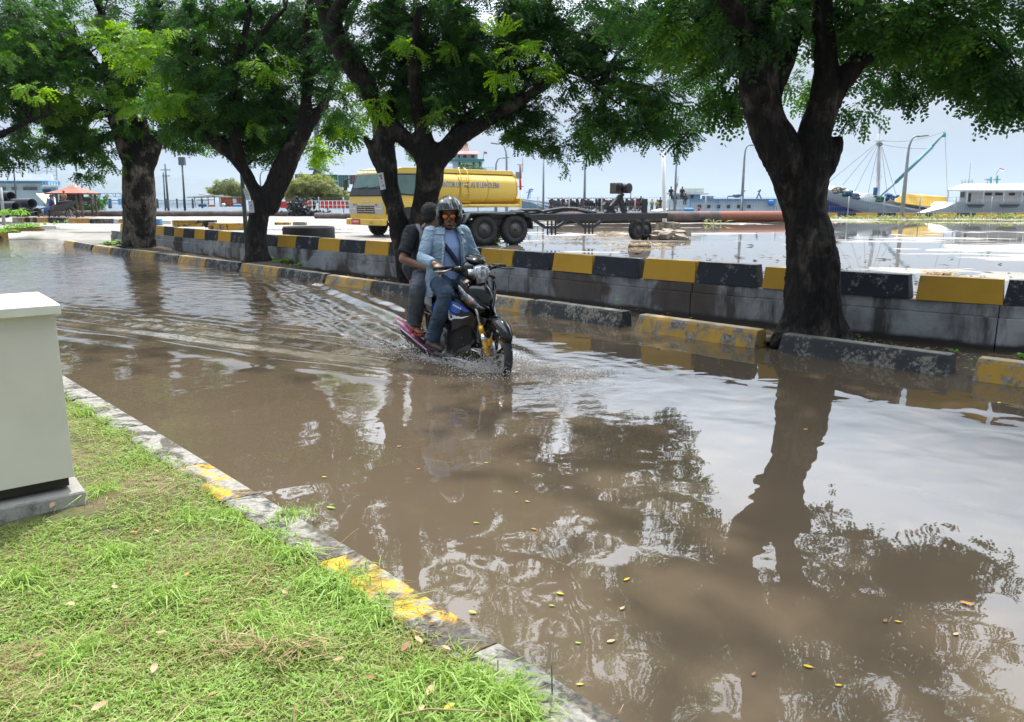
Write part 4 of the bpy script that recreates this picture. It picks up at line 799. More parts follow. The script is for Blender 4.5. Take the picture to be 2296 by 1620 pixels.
# ------------------------------------------------------------------ pipes lying on the yard
def pipe(x0, y0, x1, y1, dia_px, Y0, Y1, m, label, wall=.03, z=None):
    """axis centre from photo point (x0,y0) at Y0 to (x1,y1) at Y1"""
    a = P(x0, y0, Y0); b = P(x1, y1, Y1); r = dia_px/2/ppm((Y0+Y1)/2); o = MB()
    a.z = b.z = (z if z is not None else .27)+r; ax = b-a; L = ax.length
    o.lathe([(r, 0), (r, L), (r-wall, L), (r-wall, 0)], a, ax, 20, closed=True)
    sm = MB(); 
    ob = o.build('steel_pipe', m); tag(ob, label, 'pipe', 'large steel pipes lying about the yard')
    n_ = max(1, int(L/6))
    for k in range(1, n_): MB().lathe([(r+.012, -.04), (r+.012, .04)], a+ax*(k/n_), ax, 20).build('weld_seam', STEELB, ob)
    return ob
pipe(90, 470, 560, 470.5, 13, 60, 58, STEELB, 'long dark steel pipe lying behind the trees on the left')
pipe(545, 470, 650, 471, 12, 62, 58, STEELB, 'dark steel pipe ending beside the scrap heap'); pipe(708, 472, 800, 472, 14, 52, 50, STEELB, 'short brown pipe section in front of the red fence')
def m_rustpipe():
    t = NT('rust_banded_pipe'); v = t.coord('Object'); sx = t.n('ShaderNodeSeparateXYZ'); t.l(v, sx.inputs[0]); n = t.noise(v, 2.2, 6, .65); f = t.noise(v, 9, 5, .7)
    g = t.ramp(n, [(.35, (.07, .055, .055)), (.55, (.15, .11, .10)), (.7, (.28, .10, .06))]); o2 = t.ramp(f, [(.3, (.22, .075, .04)), (.7, (.34, .13, .08))])
    m = t.n('ShaderNodeMath', operation='GREATER_THAN'); m.inputs[1].default_value = P(1640, 485, 42).x; t.l(sx.outputs['X'], m.inputs[0]); t.bsdf(t.mix(m.outputs[0], g, o2), .75, 0, t.bump(f, .3, .01)); return t.m
pipe(1247, 488, 1850, 483, 24.5, 42, 46, m_rustpipe(), 'long rusty pipe, dark then orange, running behind the trailer to the nearest tree')
# stacked pipes at the left
for i, (x, y, d, Y) in enumerate(((3, 440, 20, 44), (25, 441, 21, 43), (37, 464, 22, 40), (72, 457, 22, 42), (2, 462, 21, 41), (14, 479, 20, 41), (60, 477, 20, 41), (84, 476, 19, 42))):
    a = P(x, y, Y); r = d/2/ppm(Y); o = MB(); ax = Vector((-.85, .55, 0)); o.lathe([(r, 0), (r, 7), (r-.03, 7), (r-.03, 0)], a, ax, 22, closed=True)
    tag(o.build('steel_pipe', paint('black_coated_pipe', (.035, .04, .055), .35)), ['pale mouthed black pipe cut by the left edge, top row', 'upper open pipe of the stack nearest the left edge', 'front open pipe jutting from the middle of the stack', 'open black pipe at the right end of the stacked row', 'dark pipe low in the stack at the left edge', 'bottom dark pipe below the jutting open pipe', 'bottom dark pipe under the right end of the stack', 'lowest dark pipe furthest right in the stack'][i], 'pipe', 'black pipes stacked at the left')
# big black ring lying behind the wall
rc = P(690, 530, 19.3); r_ = 57/ppm(19.3); tag(MB().lathe([(r_-.10, 0), (r_, .03), (r_*1.0, .57), (r_-.02, .61), (r_-.09, .61), (r_-.12, .56), (r_-.12, .02)], (rc.x, rc.y+r_*.2, .25), (0, 0, 1), 40, closed=True).build('rubber_ring', paint('black_rubber', (.03, .03, .032), .75, bump=.3)), 'huge black rubber ring lying flat behind the striped wall', 'rubber ring')
# blue drum and white block behind the fourth tree
b = P(353, 500, 27); MB_ = MB().lathe([(.16, 0), (.165, .02), (.165, .28), (.17, .3), (.165, .32), (.165, .58), (.15, .60)], (b.x, 27, .27), (0, 0, 1), 16); tag(MB_.build('plastic_drum', paint('blue_drum', (.10, .26, .46))), 'small blue plastic drum standing beside the thick far trunk', 'drum')
# low kerbs in the yard (left)
def kerbrow(name, label, items, Y, z, dep=.3):
    o = thing(name, label, 'kerb', tuple(P(items[0][0], 500, Y)))
    for x0, x1, y0, y1, m in items: MB().pbox(x0, x1, y0, y1, Y, dep).build('kerb_block', m, o, world=True, bevel=.02)
    return o
kerbrow('low_kerb', 'low striped kerb beside the parked motorcycle on the far left', [(27, 47, 487.5, 500, CONC), (48, 54, 487.5, 499, K_YEL), (55, 66, 487.5, 499.5, B_BLK), (67, 72, 487.5, 499.5, K_YEL), (73, 81, 487.5, 500, K_BLK), (82, 107, 488, 500, mat('orange_worn_kerb', (.52, .20, .05), (.42, .28, .12), 12)), (108, 148, 488, 501, K_BLK)], 33.0, .2)
kerbrow('low_kerb', 'low kerb of worn orange and black blocks left of the thick trunk', [(153, 200, 489.5, 501.5, mat('orange_worn_kerb', (.52, .20, .05))), (201, 253, 491, 502, K_BLK)], 32.0, .2)
kerbrow('low_kerb', 'white and yellow kerb ends showing beside the thick trunk', [(255, 265, 491, 502, WHITEP), (266, 284, 491, 500, B_YEL), (360, 383, 494, 503, WHITEP)], 30.0, .2)
kerbrow('low_kerb', 'pale worn kerb lying in the flooded yard left of the tall post', [(385, 440, 494, 500, K_YEL), (386, 456, 500.2, 509, K_YEL2), (441, 480, 494, 500, K_BLK), (458, 462, 500.2, 511, K_BLK), (466, 548, 501, 515, K_YEL2)], 27.5, .2)
kerbrow('low_kerb', 'pale kerb remains in the water right of the tall post', [(615, 648, 499, 505, K_YEL2), (656, 684, 498, 506, CONC)], 26.5, .2)
kerbrow('low_kerb', 'yellow and white kerb of the driveway island at the far left edge', [(-60, 8, 513, 545, K_YEL2), (10, 36, 511, 523, K_YEL2), (37, 90, 508, 519, K_YEL), (92, 126, 506, 514, WHITEP)], 30.2, .1)
for i_, (x, y, Y, nn_, L, lb) in enumerate(((60, 505, 30.5, 140, .35, 'patch of green grass on the driveway island at the left'), (10, 515, 30.0, 80, .35, 'grass tuft at the left edge above the pale kerb'), (22, 478, 34, 60, .6, 'green bush beside the grey post at the left'), (200, 493, 33, 60, .2, 'thin grass behind the worn orange kerb'), (545, 478, 62, 60, .8, 'green grass patch under the pale acacia'))):
    b = P(x, y, Y); n = nn_; k = ppm(Y); tag(blades('grass_patch', b.x+rng.normal(0, 20/k, n), Y+rng.normal(0, .5, n), np.full(n, b.z-.1), rng.uniform(.5, 1, n)*L, rng.uniform(.03, .08, n), rng.uniform(.1, 1.2, n), rng.uniform(.4, 1, n), WEED), lb, 'grass', kind='stuff')
for k_ in range(9):
    x = [2000, 1900, 1950, 2110, 2180, 2250, 2290, 2060, 1600][k_]; y = [483, 482, 485, 484, 485, 484, 482, 486, 488][k_]; Y = 50.5 if k_ < 8 else 41; b = P(x, y, Y); n = 90 if k_ < 8 else 14
    tag(blades('grass_patch', b.x+rng.normal(0, 28/ppm(Y) if k_ < 8 else .2, n), Y+rng.normal(0, .4, n), np.full(n, .3), rng.uniform(.3, 1, n)*(.75 if k_ in (3, 6, 5) else .5), rng.uniform(.04, .09, n), rng.uniform(.1, 1.0, n), rng.uniform(.4, .9, n), LEAF_FAR), 'green weeds growing along the foot of the harbour fence, ' + ['below the yellow tarpaulin', 'right beside the nearest trunk', 'below the blue hull', 'left of the white ferry', 'under the ferry bow windows', 'under the ferry side windows', 'at the right edge', 'below the sailing boat stern', 'before the rusty pipe'][k_], 'grass', kind='stuff')
# yard debris: small flat scraps near the wall
for nm, lb, n, cx, cy, sx_, sy_, zz_, sz in (('debris', 'dark scraps of floating debris scattered over the flooded yard', 620, 3.6, 15.5, 6.0, 3.2, .27, .09), ('debris', 'drifts of dead plants and litter behind the striped wall', 900, 2.2, 13.8, 3.6, 1.0, .27, .06)):
    x = cx+rng.normal(0, sx_, n); y = cy-(x-cx)*.55+rng.normal(0, sy_, n); kk = (y > 9) & (y > 13.4-.95*x) & (fbm(x*.8, y*2.2, 301, 3) > -.05); x, y = x[kk], y[kk]; n = len(x)
    tag(blades(nm, x, y, np.full(n, zz_+.002), rng.uniform(.4, 2.2, n)*sz, rng.uniform(.4, 1.2, n)*sz*.6, rng.uniform(1.3, 1.55, n), rng.uniform(0, .35, n), mat('wet_debris', (.10, .08, .05), (.03, .03, .02), 30, .8)), lb, 'debris', kind='stuff')
o = blades('dry_grass_clump', np.array([0.]), np.array([0.]), np.array([0.]), np.array([.1]), np.array([.1]), np.array([1.]), np.array([.5]), STRAW); bpy.data.objects.remove(o)
for x, y, w_, lb in ((1440, 552, .9, 'yellow straw heap at the foot of the small trailer wheels'), (1428, 530, .9, 'yellow straw drift left of the small trailer wheels'), (1480, 531, .6, 'thin yellow straw drift behind the small trailer wheels'), (1365, 525, .5, 'faint straw streak under the middle of the trailer beam'), (2108, 619, .25, 'small tuft of yellow straw on a sand bar right of the nearest trunk'), (1300, 540, 1.2, 'strip of weeds and litter right of the trailer tandem wheels')):
    b = G(x, y, .28); n = 200; tag(blades('straw_drift', b.x+rng.normal(0, w_*.5, n), b.y+rng.normal(0, .12, n), np.full(n, .28)+rng.uniform(0, .05, n), rng.uniform(.1, .3, n)*min(1, w_+.3), rng.uniform(.01, .03, n), rng.uniform(1.1, 1.55, n), rng.uniform(.4, 1, n), STRAW), lb, 'straw', kind='stuff')
# ------------------------------------------------------------------ harbour fence
fe = thing('wire_fence', 'grey wire mesh fence with round posts running along the harbour edge', 'fence', (12, 52.6, .3))
FP = Path([Vector((-22, QUAY(-22)-2.2, 0)), Vector((12, 52.3, 0)), Vector((48, 52.3, 0))]); d = 0; prevp = None; wires = MB()
while d < FP.L[-1]:
    q = FP.at(d); MB().tube([(q.x, q.y, .25), (q.x, q.y, 1.72)], .045, 6).build('post', GREYP, fe, world=True)
    if prevp is not None:
        for zz in (.45, .75, 1.05, 1.35, 1.65): wires.beam((prevp.x, prevp.y, zz), (q.x, q.y, zz), .010, .010)
        L = (q-prevp).length
        for k in range(1, int(L/.16)): pp = prevp.lerp(q, k*.16/L); wires.beam((pp.x, pp.y, .35), (pp.x, pp.y, 1.68), .007, .007, (1, 0, 0))
    prevp = q; d += 2.35
wf = wires.build('wire_mesh', GREYP, fe, world=True); wf['kind'] = 'stuff'
# pale fence at the left with posts
f2 = thing('railing', 'pale railing with dark square posts on the far left quay', 'railing', tuple(P(400, 470, 80)))
for x in (245, 275, 300, 352, 371, 396, 412, 431, 452): MB().pbox(x-(1 if x % 5 else 3), x+(1 if x % 5 else 3), 446, 468, 80, .25).build('post', DKP, f2, world=True)
for y in (449, 457): MB().pbox(215, 470, y, y+1, 80.1, .08).build('rail', GREYP, f2, world=True)
b_ = MB(); [b_.pbox(x, x+.5, 449, 466, 80.2, .05) for x in range(356, 470, 3)]; b_.build('bars', GREYP, f2, world=True)['kind'] = 'stuff'
f3 = thing('railing', 'blue quay railing with thick square posts right of the pavilion', 'railing', tuple(P(260, 470, 78)))
for x0, x1 in ((206, 211), (222, 225), (237, 240), (265, 269)): MB().pbox(x0, x1, 446, 460, 76, .3).build('post', BLUEP, f3, world=True)
for y in (450, 455): MB().pbox(206, 275, y, y+1, 76.2, .1).build('rail', BLUEP, f3, world=True)
# jetty truss
f4 = thing('footbridge', 'pale blue steel truss footbridge standing behind the pavilion', 'bridge', tuple(P(270, 445, 95)))
MB().pbox(207, 276, 433.5, 434.5, 95, .12).pbox(207, 276, 441.5, 442.5, 95, .12).build('chord', BLUEP, f4, world=True)
m_ = MB(); [m_.beam(P(208+k*8.5, 434, 95.1), P(208+k*8.5+(8 if k % 2 else 0), 442, 95.1), .06, .06) for k in range(8)]; m_.build('brace', BLUEP, f4, world=True)
# ------------------------------------------------------------------ blue building
bb = thing('port_building', 'pale blue harbour building with a grey hipped roof at the far left', 'building', tuple(P(60, 470, 62)))
LB = paint('pale_blue_wall', (.62, .82, .92), .7, (.56, .76, .86)); BLU2 = paint('bright_blue_trim', (.06, .36, .66), .5)
MB().pbox(-120, 96, 406, 462, 62, 9).build('wall', LB, bb, world=True); MB().pbox(-120, 96, 408, 412, 61.97, .02).build('stripe', paint('stripe_blue', (.3, .55, .75)), bb, world=True)
for x0, x1 in ((-20, -8), (2, 12), (25, 36), (51, 60.5), (61.5, 71), (72, 82)):
    f = MB().pbox(x0, x1, 419.5, 427.5, 61.9, .08).build('window', paint('window_frame_grey', (.45, .5, .55)), bb, world=True)
    MB().pbox(x0+.8, x1-.8, 420.3, 426.7, 61.86, .03).build('pane', paint('mauve_glass', (.16, .18, .26), .2), f, world=True)
a = P(-140, 405.5, 61.0); b = P(108, 405.5, 61.0); zt = P(0, 375, 66).z; ROOF = mat('grey_blue_roof', (.17, .21, .26), (.14, .18, .22), 2, .6, stretch=(12, 1, 1))
MB().add([(a.x, 61, a.z), (b.x, 61, b.z), (b.x*72/61, 72, b.z), (a.x*72/61, 72, a.z), (a.x*66.5/61, 66.5, zt), (P(26, 375, 66.5).x, 66.5, zt), (a.x, 61, a.z-.15), (b.x, 61, b.z-.15), (b.x*72/61, 72, b.z-.15), (a.x*72/61, 72, a.z-.15)], [(0, 1, 5, 4), (1, 2, 5), (2, 3, 4, 5), (0, 6, 7, 1), (1, 7, 8, 2), (6, 9, 8, 7)]).build('roof', ROOF, bb, world=True)
MB().pbox(-130, 107, 405.5, 408, 60.9, .15).build('fascia', BLU2, bb, world=True)
MB().prism([P(72, 391, 70), P(113, 391, 70), P(118, 406, 68), P(72, 406, 68)], (0, .3, 0)).build('rear_roof', ROOF, bb, world=True)
w2 = MB().pbox(95, 133, 419, 463, 60, 6).build('annex', LB, bb, world=True); MB().pbox(94, 134, 415.5, 419, 59.8, 6.3).build('annex_slab', WHITEP, bb, world=True)
for x in (95, 101, 107, 113, 119, 125, 130, 133): MB().pbox(x-.4, x+.5, 408, 415.5, 60.2, .1).build('baluster', BLU2, bb, world=True)
MB().pbox(94.7, 133.5, 407.4, 408, 60.2, .1).build('handrail', BLU2, bb, world=True)
MB().pbox(95.5, 124, 423, 463, 59.85, .1).build('doorway', BLU2, bb, world=True); MB().pbox(98, 115, 425, 463, 59.8, .04).build('door_opening', GLASS, bb, world=True)
MB().beam(P(97, 436, 58.5), P(121, 460, 57.5), 1.0, .12).build('stair', paint('pale_yellow_stair', (.6, .58, .45)), bb, world=True)
for k in range(6): MB().pbox(96+k*4.4, 96.7+k*4.4, 431+k*3.4, 441+k*3.8, 58.2, .08).build('stair_rail', paint('pale_yellow_stair', (.6, .58, .45)), bb, world=True)
# lattice tower
pt_ = thing('lattice_tower', 'faint grey steel lattice tower rising behind the blue building', 'tower', tuple(P(95, 440, 130)))
m_ = MB()
for (xa, xb) in ((70, 62), (84, 78), (104, 106), (124, 128)): m_.beam(P(xa, 345, 130), P(xb, 405, 130), .12, .12)
for k in range(7):
    y = 347+k*9; m_.beam(P(64, y, 130), P(127, y+2, 130), .07, .07); m_.beam(P(66, y, 130), P(84, y+9, 130), .06, .06); m_.beam(P(106, y, 130), P(84, y+9, 130), .06, .06); m_.beam(P(105, y, 130), P(126, y+9, 130), .06, .06)
m_.build('lattice', paint('pale_steel', (.5, .55, .6)), pt_, world=True)
# pavilion
pv = thing('pavilion', 'open sided pavilion with a curved red tiled roof near the blue building', 'pavilion', tuple(P(186, 485, 56)))
TILE = mat('red_roof_tile', (.45, .13, .09), (.30, .12, .09), 6, .8, stretch=(5, 1, 1), bump=.5)
cx = P(168, 460, 57.5).x; zr = [P(0, q, 57.5).z for q in (433.5, 430, 425, 420, 411)]; hw = [40/ppm(57.5), 30/ppm(57.5), 18/ppm(57.5), 8/ppm(57.5), 3/ppm(57.5)]
m_ = MB(); m_.loft([[(cx-h, 57.5-h, z), (cx+h, 57.5-h, z), (cx+h, 57.5+h, z), (cx-h, 57.5+h, z)] for h, z in zip(hw[:4], zr[:4])]); m_.build('roof', TILE, pv, world=True)
MB().loft([[(cx-h, 57.5-h, z), (cx+h, 57.5-h, z), (cx+h, 57.5+h, z), (cx-h, 57.5+h, z)] for h, z in zip([hw[3]*1.05, hw[3]*.5, .05], [zr[3], zr[3]+.2, zr[4]])]).build('roof_cap', paint('pale_roof_cap', (.5, .42, .34)), pv, world=True)
m_ = MB(); m_.box((cx, 57.5, zr[0]-.05), (hw[0]*2.04, hw[0]*2.04, .09)); m_.build('eaves', paint('dark_brown', (.12, .07, .05)), pv, world=True)
for sx_ in (-.78, -.55, .55, .78):
    for sy_ in (-.75, .75): MB().box((cx+hw[0]*sx_, 57.5+hw[0]*sy_, .3+(zr[0]-.3)/2), (.13, .13, zr[0]-.3)).build('post', paint('dark_brown', (.12, .07, .05)), pv, world=True)
# people and bikes at the pavilion
def far_person(px, py, Y, h, shirt, trous, label, seat=False, group=None):
    """small standing/sitting figure: continuous body"""
    b = P(px, py, Y); o = thing('person', label, 'person', tuple(b), random.uniform(-1, 1), group); s = h/1.7; lo, up = MB(), MB(); hip = .85*s if not seat else .5*s
    sk = MB(); sk.tube([(0, 0, hip), (0, 0, hip+.30*s), (0, 0, hip+.52*s), (0, 0, hip+.60*s)], [.13*s, .14*s, .17*s, .06*s], 8, r2=[.09*s, .09*s, .1*s, .05*s]).ell((0, 0, hip+.72*s), (.085*s, .1*s, .12*s)).tube([(0, 0, hip+.55*s), (0, 0, hip+.72*s)], .05*s, 6)
    for e in (-1, 1):
        sk.tube([(e*.17*s, 0, hip+.50*s), (e*.24*s, .02*s, hip+.24*s), (e*.2*s, -.15*s, hip+.05*s)], [.055*s, .045*s, .035*s], 6)
        kn = (e*.1*s, -.02*s if not seat else -.4*s, hip*.5 if not seat else hip); ft = (e*.1*s, 0 if not seat else -.42*s, 0.04); sk.tube([(e*.08*s, 0, hip), kn, ft], [.085*s, .06*s, .045*s], 6)
    skin = paint('person_skin', (.20, .10, .06), .6)
    organic(sk, 'body', skin, o, .03*s, 1); c = MB().tube([(0, 0, hip-.02), (0, 0, hip+.30*s), (0, 0, hip+.54*s)], [.15*s, .16*s, .185*s], 10, r2=[.11*s, .11*s, .115*s])
    for e in (-1, 1): c.tube([(e*.17*s, 0, hip+.50*s), (e*.24*s, .02*s, hip+.26*s)], [.07*s, .06*s], 6)
    c.build('shirt', shirt, o); c = MB()
    for e in (-1, 1): kn = (e*.1*s, -.02*s if not seat else -.4*s, hip*.5 if not seat else hip); ft = (e*.1*s, 0 if not seat else -.42*s, 0.1); c.tube([(e*.07*s, 0, hip+.03), kn, ft], [.10*s, .075*s, .06*s], 8)
    c.build('trousers', trous, o); MB().ell((0, .01, hip+.76*s), (.092*s, .108*s, .10*s), nu=8, nv=5).build('hair', BLACKP, o); return o
NAVY = paint('navy_cloth', (.03, .06, .20), .8); WHT = paint('white_cloth', (.6, .6, .6), .8); DK = paint('dark_cloth', (.03, .03, .035), .8); YELC = paint('yellow_cloth', (.55, .35, .03), .8); GREYC = paint('grey_cloth', (.25, .27, .3), .8); REDC = paint('red_cloth', (.4, .05, .05), .8)
far_person(146, 463, 55, 1.35, paint('orange_cloth', (.45, .16, .08), .8), DK, 'person in an orange top under the left side of the pavilion', True)
far_person(119, 486, 33.2, 1.15, NAVY, paint('blue_jeans', (.05, .09, .25), .8), 'person in blue crouching beside the parked motorcycle at the left', True)
def simple_bike(px, py, Y, L, label, m, rz, group=None, parts=True):
    b = P(px, py, Y); o = thing('motorcycle', label, 'motorcycle', tuple(b), rz, group); s = L/1.9; r = .29*s
    for x in (-.62*s, .62*s):
        w_ = MB().lathe([(r-.05*s, -.035*s), (r, -.02*s), (r, .02*s), (r-.05*s, .035*s)], (x, 0, r), (0, 1, 0), 18, closed=True).build('wheel', DK, o)
        if parts:
            sp_ = MB(); [sp_.beam((x, 0, r), (x+math.cos(k*1.257)*(r-.04*s), 0, r+math.sin(k*1.257)*(r-.04*s)), .02*s, .02*s, (0, 1, 0)) for k in range(5)]; sp_.build('spokes', GREYP, o)
    MB().loft([[(-.95*s, -.03*s, .92*s), (-.95*s, .03*s, .92*s), (-.95*s, .02*s, .86*s)], [(-.5*s, -.10*s, .80*s), (-.5*s, .1*s, .80*s), (-.5*s, .0, .50*s)], [(.0, -.09*s, .70*s), (0, .09*s, .70*s), (0, 0, .34*s)], [(.34*s, -.1*s, .58*s), (.34*s, .1*s, .58*s), (.34*s, 0, .34*s)]]).build('body', m, o)
    MB().loft([[(.30*s, -.13*s, .42*s), (.30*s, .13*s, .42*s), (.36*s, .0, .38*s)], [(.36*s, -.17*s, .72*s), (.36*s, .17*s, .72*s), (.48*s, 0, .70*s)], [(.30*s, -.09*s, 1.0*s), (.30*s, .09*s, 1.0*s), (.42*s, 0, .98*s)]]).build('front_shield', m, o)
    MB().tube([(-.75*s, 0, .83*s), (-.4*s, 0, .80*s), (0, 0, .76*s)], [.07*s, .1*s, .09*s], 8, r2=[.04*s, .04*s, .03*s]).build('seat', DK, o)
    MB().tube([(.62*s, 0, r), (.42*s, 0, .75*s), (.32*s, 0, 1.0*s)], .03*s, 6).build('fork', GREYP, o); MB().tube([(.28*s, -.32*s, 1.03*s), (.34*s, 0, .98*s), (.28*s, .32*s, 1.03*s)], .018*s, 6).build('handlebar', DK, o)
    MB().ell((-.1*s, 0, .32*s), (.2*s, .1*s, .12*s)).tube([(0, -.12*s, .25*s), (-.5*s, -.14*s, .28*s), (-.9*s, -.14*s, .42*s)], [.02*s, .03*s, .05*s], 8).build('engine', STEELB, o)
    return o
simple_bike(131, 495, 33.8, 1.75, 'dark motorcycle parked on its stand behind the low striped kerb at the left', paint('dark_fairing', (.08, .09, .11), .3), math.pi+.05)
simple_bike(190, 463, 57, 1.8, 'dark motorcycle parked under the right half of the pavilion', BLACKP, .5); simple_bike(172, 463, 58, 1.8, 'dark motorcycle parked under the middle of the pavilion', BLACKP, .2)
_q = blob_pts([(tuple(P(157, 447, 61)), (.9, .5, .5), 60, .8), (tuple(P(192, 452, 61)), (1.4, .5, .5), 70, .45)]); tag(crown('bush', None, _q[0], _q[1], LEAF, 1.6, None, 'f', 5, 5, .12, .07), 'green bushes seen through the open pavilion', 'bush', kind='stuff')
# market shelter, orange hut, acacias
sh = thing('shelter', 'open wooden shelter with a thin flat roof left of the orange hut', 'shelter', tuple(P(500, 468, 75))); SX = -37; WD = paint('weathered_wood', (.35, .30, .25), .8)
MB().beam(P(433, 443, 75), P(495, 441, 75), 3.0, .08).build('roof', WD, sh, world=True); MB().beam(P(455, 437, 78), P(520, 442, 78), 2.0, .07).build('upper_roof', WD, sh, world=True)
for x in (436, 452, 466, 480, 492): MB().pbox(x, x+1.2, 443, 464, 75, .1).build('post', WD, sh, world=True)
MB().pbox(442, 480, 448, 449.5, 75.5, .1).build('rail', BLUEP, sh, world=True)
for x0, x1, y0, y1, m, lb, nm in ((444, 464, 458, 464, NAVY, 'dark blue stall crates inside the wooden shelter', 'crate'), (467, 482, 459, 464, ORP, 'orange goods piled inside the wooden shelter', 'crate'), (497, 506, 456, 464, WHITEP, 'white sack leaning on the orange hut', 'sack'), (522, 541, 458, 464, BLUEP, 'blue tarpaulin bundle before the orange hut', 'bundle')):
    tag(MB().pbox(x0, x1, y0, y1, 72, 1.0).build(nm, m, bevel=.15), lb, nm)
oh = thing('hut', 'orange painted metal hut beneath the pale acacia', 'hut', tuple(P(520, 464, 73))); MB().pbox(495, 545, 443, 464, 73, 4).build('wall', ORP, oh, world=True); MB().pbox(493, 547, 441.5, 443.5, 72.8, 4.4).build('roof', WD, oh, world=True); MB().pbox(522, 530, 446, 456, 72.95, .03).build('notice', WHITEP, oh, world=True)
for k in range(9): MB().pbox(497+k*5.6, 497.6+k*5.6, 444, 464, 72.96, .03).build('rib', paint('dark_orange', (.35, .10, .03), .7), oh, world=True)
def acacia(px, py, Y, parts, trunk, label):
    b = P(px, py, Y); t = thing('acacia_tree', label, 'tree', tuple(b)); m_ = MB()
    for L in trunk: m_.tube([P(x, y, Y) for x, y, r in L], [r/ppm(Y) for x, y, r in L], 7)
    m_.build('trunk', BARK, t, world=True); p, o_, tt = blob_pts(pxb(parts, Y)); crown('crown', t, p, o_, LEAF_FAR, 1.5, tt, 'ac', 6, 5, .10, .05)
acacia(702, 468, 66, [(700, 414, 0, 50, 17, 1.6, 380, .6), (738, 428, 0, 36, 13, 1.4, 170, .5), (662, 426, 0, 24, 13, 1.0, 110, .35), (758, 439, 0, 18, 7, .7, 50, .5), (700, 436, 0, 45, 10, 1.2, 120, .3)], [[(704, 472, 2), (703, 450, 2), (694, 428, 1.5)], [(704, 470, 2.2), (712, 445, 2), (725, 425, 1.2)], [(702, 465, 1.6), (690, 440, 1.4), (672, 425, 1)]], 'umbrella shaped pale green acacia in front of the containers')
acacia(512, 452, 80, [(512, 415, 0, 28, 14, 1.8, 230, .4), (480, 424, 0, 14, 6, 1.0, 50, .45), (516, 432, 0, 24, 10, 1.4, 110, .4), (540, 425, 0, 16, 10, 1.2, 60, .4)], [[(514, 450, 2), (513, 435, 1.8), (508, 420, 1.2)], [(514, 448, 1.5), (526, 430, 1.2)]], 'pale green acacia behind the orange hut')
# containers
cg = 'shipping containers stacked behind the acacia'
COLS = {'green': paint('container_green', (.03, .30, .16), .5), 'teal': paint('container_teal', (.03, .26, .26), .5), 'grey': paint('container_grey', (.16, .20, .22), .5), 'brown': paint('container_brown', (.22, .08, .05), .5), 'blue': paint('container_blue', (.04, .12, .28), .5), 'orange': paint('container_orange', (.50, .14, .05), .5), 'rust': paint('container_rust', (.36, .12, .08), .5)}
def container(x0, x1, y0, y1, Y, c, label, bars=True):
    o = thing('shipping_container', label, 'container', tuple(P((x0+x1)/2, y1, Y)), 0, cg); MB().pbox(x0, x1, y0, y1, Y, 6.0).build('body', COLS[c], o, world=True)
    if bars:
        for f in (.2, .4, .6, .8): xx = x0+(x1-x0)*f; MB().pbox(xx-.3, xx+.3, y0+1, y1-1, Y-.06, .05).build('lock_bar', GREYP, o, world=True)
    MB().pbox(x0, x1, y0, y0+.8, Y-.08, .08).pbox(x0, x1, y1-.8, y1, Y-.08, .08).pbox(x0, x0+.7, y0+.8, y1-.8, Y-.08, .08).pbox(x1-.7, x1, y0+.8, y1-.8, Y-.08, .08).build('door_frame', COLS[c], o, world=True)
for a in ((645, 658, 391, 408, 95, 'green', 'green container showing left of the acacia crown'), (661, 690, 391, 405, 95, 'grey', 'grey container above the acacia crown', False), (690, 718, 391, 404, 95, 'grey', 'dark grey container below the crane', False), (718, 733, 392, 414, 94, 'blue', 'narrow blue container right of the crane foot'), (733, 757, 392, 416, 94, 'green', 'green container with long door bars right of the blue one'), (758, 782, 393, 420, 93, 'teal', 'teal container left of the truck mirror'), (783, 800, 393, 412, 93, 'brown', 'brown container half hidden by the truck cab'), (690, 733, 404, 420, 94.5, 'orange', 'orange container behind the acacia crown', False), (640, 660, 408, 430, 94.5, 'teal', 'teal container low behind the left of the acacia'), (640, 690, 440, 468, 90, 'rust', 'red container behind the scrap heap'), (725, 790, 430, 468, 90, 'rust', 'red container right of the acacia trunk')):
    container(*a)
# fence with red panels
rf = thing('panel_fence', 'pale railing in front of red panels beneath the acacia', 'fence', tuple(P(740, 470, 64)))
for k in range(12): MB().pbox(690+k*9.2, 691+k*9.2, 450, 470, 60.5, .06).build('post', WHITEP, rf, world=True)
MB().pbox(690, 795, 450, 451.5, 60.4, .06).pbox(690, 795, 460, 461, 60.4, .06).build('rail', WHITEP, rf, world=True)
for x0, x1 in ((628, 645), (684, 700), (716, 748), (750, 774)): MB().pbox(x0, x1, 452, 467, 62, .1).build('panel', REDP, rf, world=True)
# scrap heap
m_ = MB(); rg = random.Random(9)
for i in range(240):
    q = P(rg.gauss(672, 14), 470, 59); hgt = max(.05, 1.25*math.exp(-((q.x-P(668, 470, 59).x)/.75)**2)); z = .3+rg.uniform(0, hgt); s = rg.uniform(.12, .4); m_.box((q.x, 59+rg.uniform(-.5, .5), z), (s*2, s*.5, s*.3), M3(rg.uniform(0, 3), rg.uniform(-1, 1)))
for i in range(60):
    q = P(rg.gauss(715, 14), 470, 59); m_.box((q.x, 59+rg.uniform(-.3, .3), .3+rg.uniform(0, .35)), (.4, .15, .12), M3(rg.uniform(0, 3), rg.uniform(-1, 1)))
tag(m_.build('scrap_heap', paint('scrap_metal', (.035, .037, .045), .5)), 'heap of dark tangled scrap under the acacia', 'scrap')
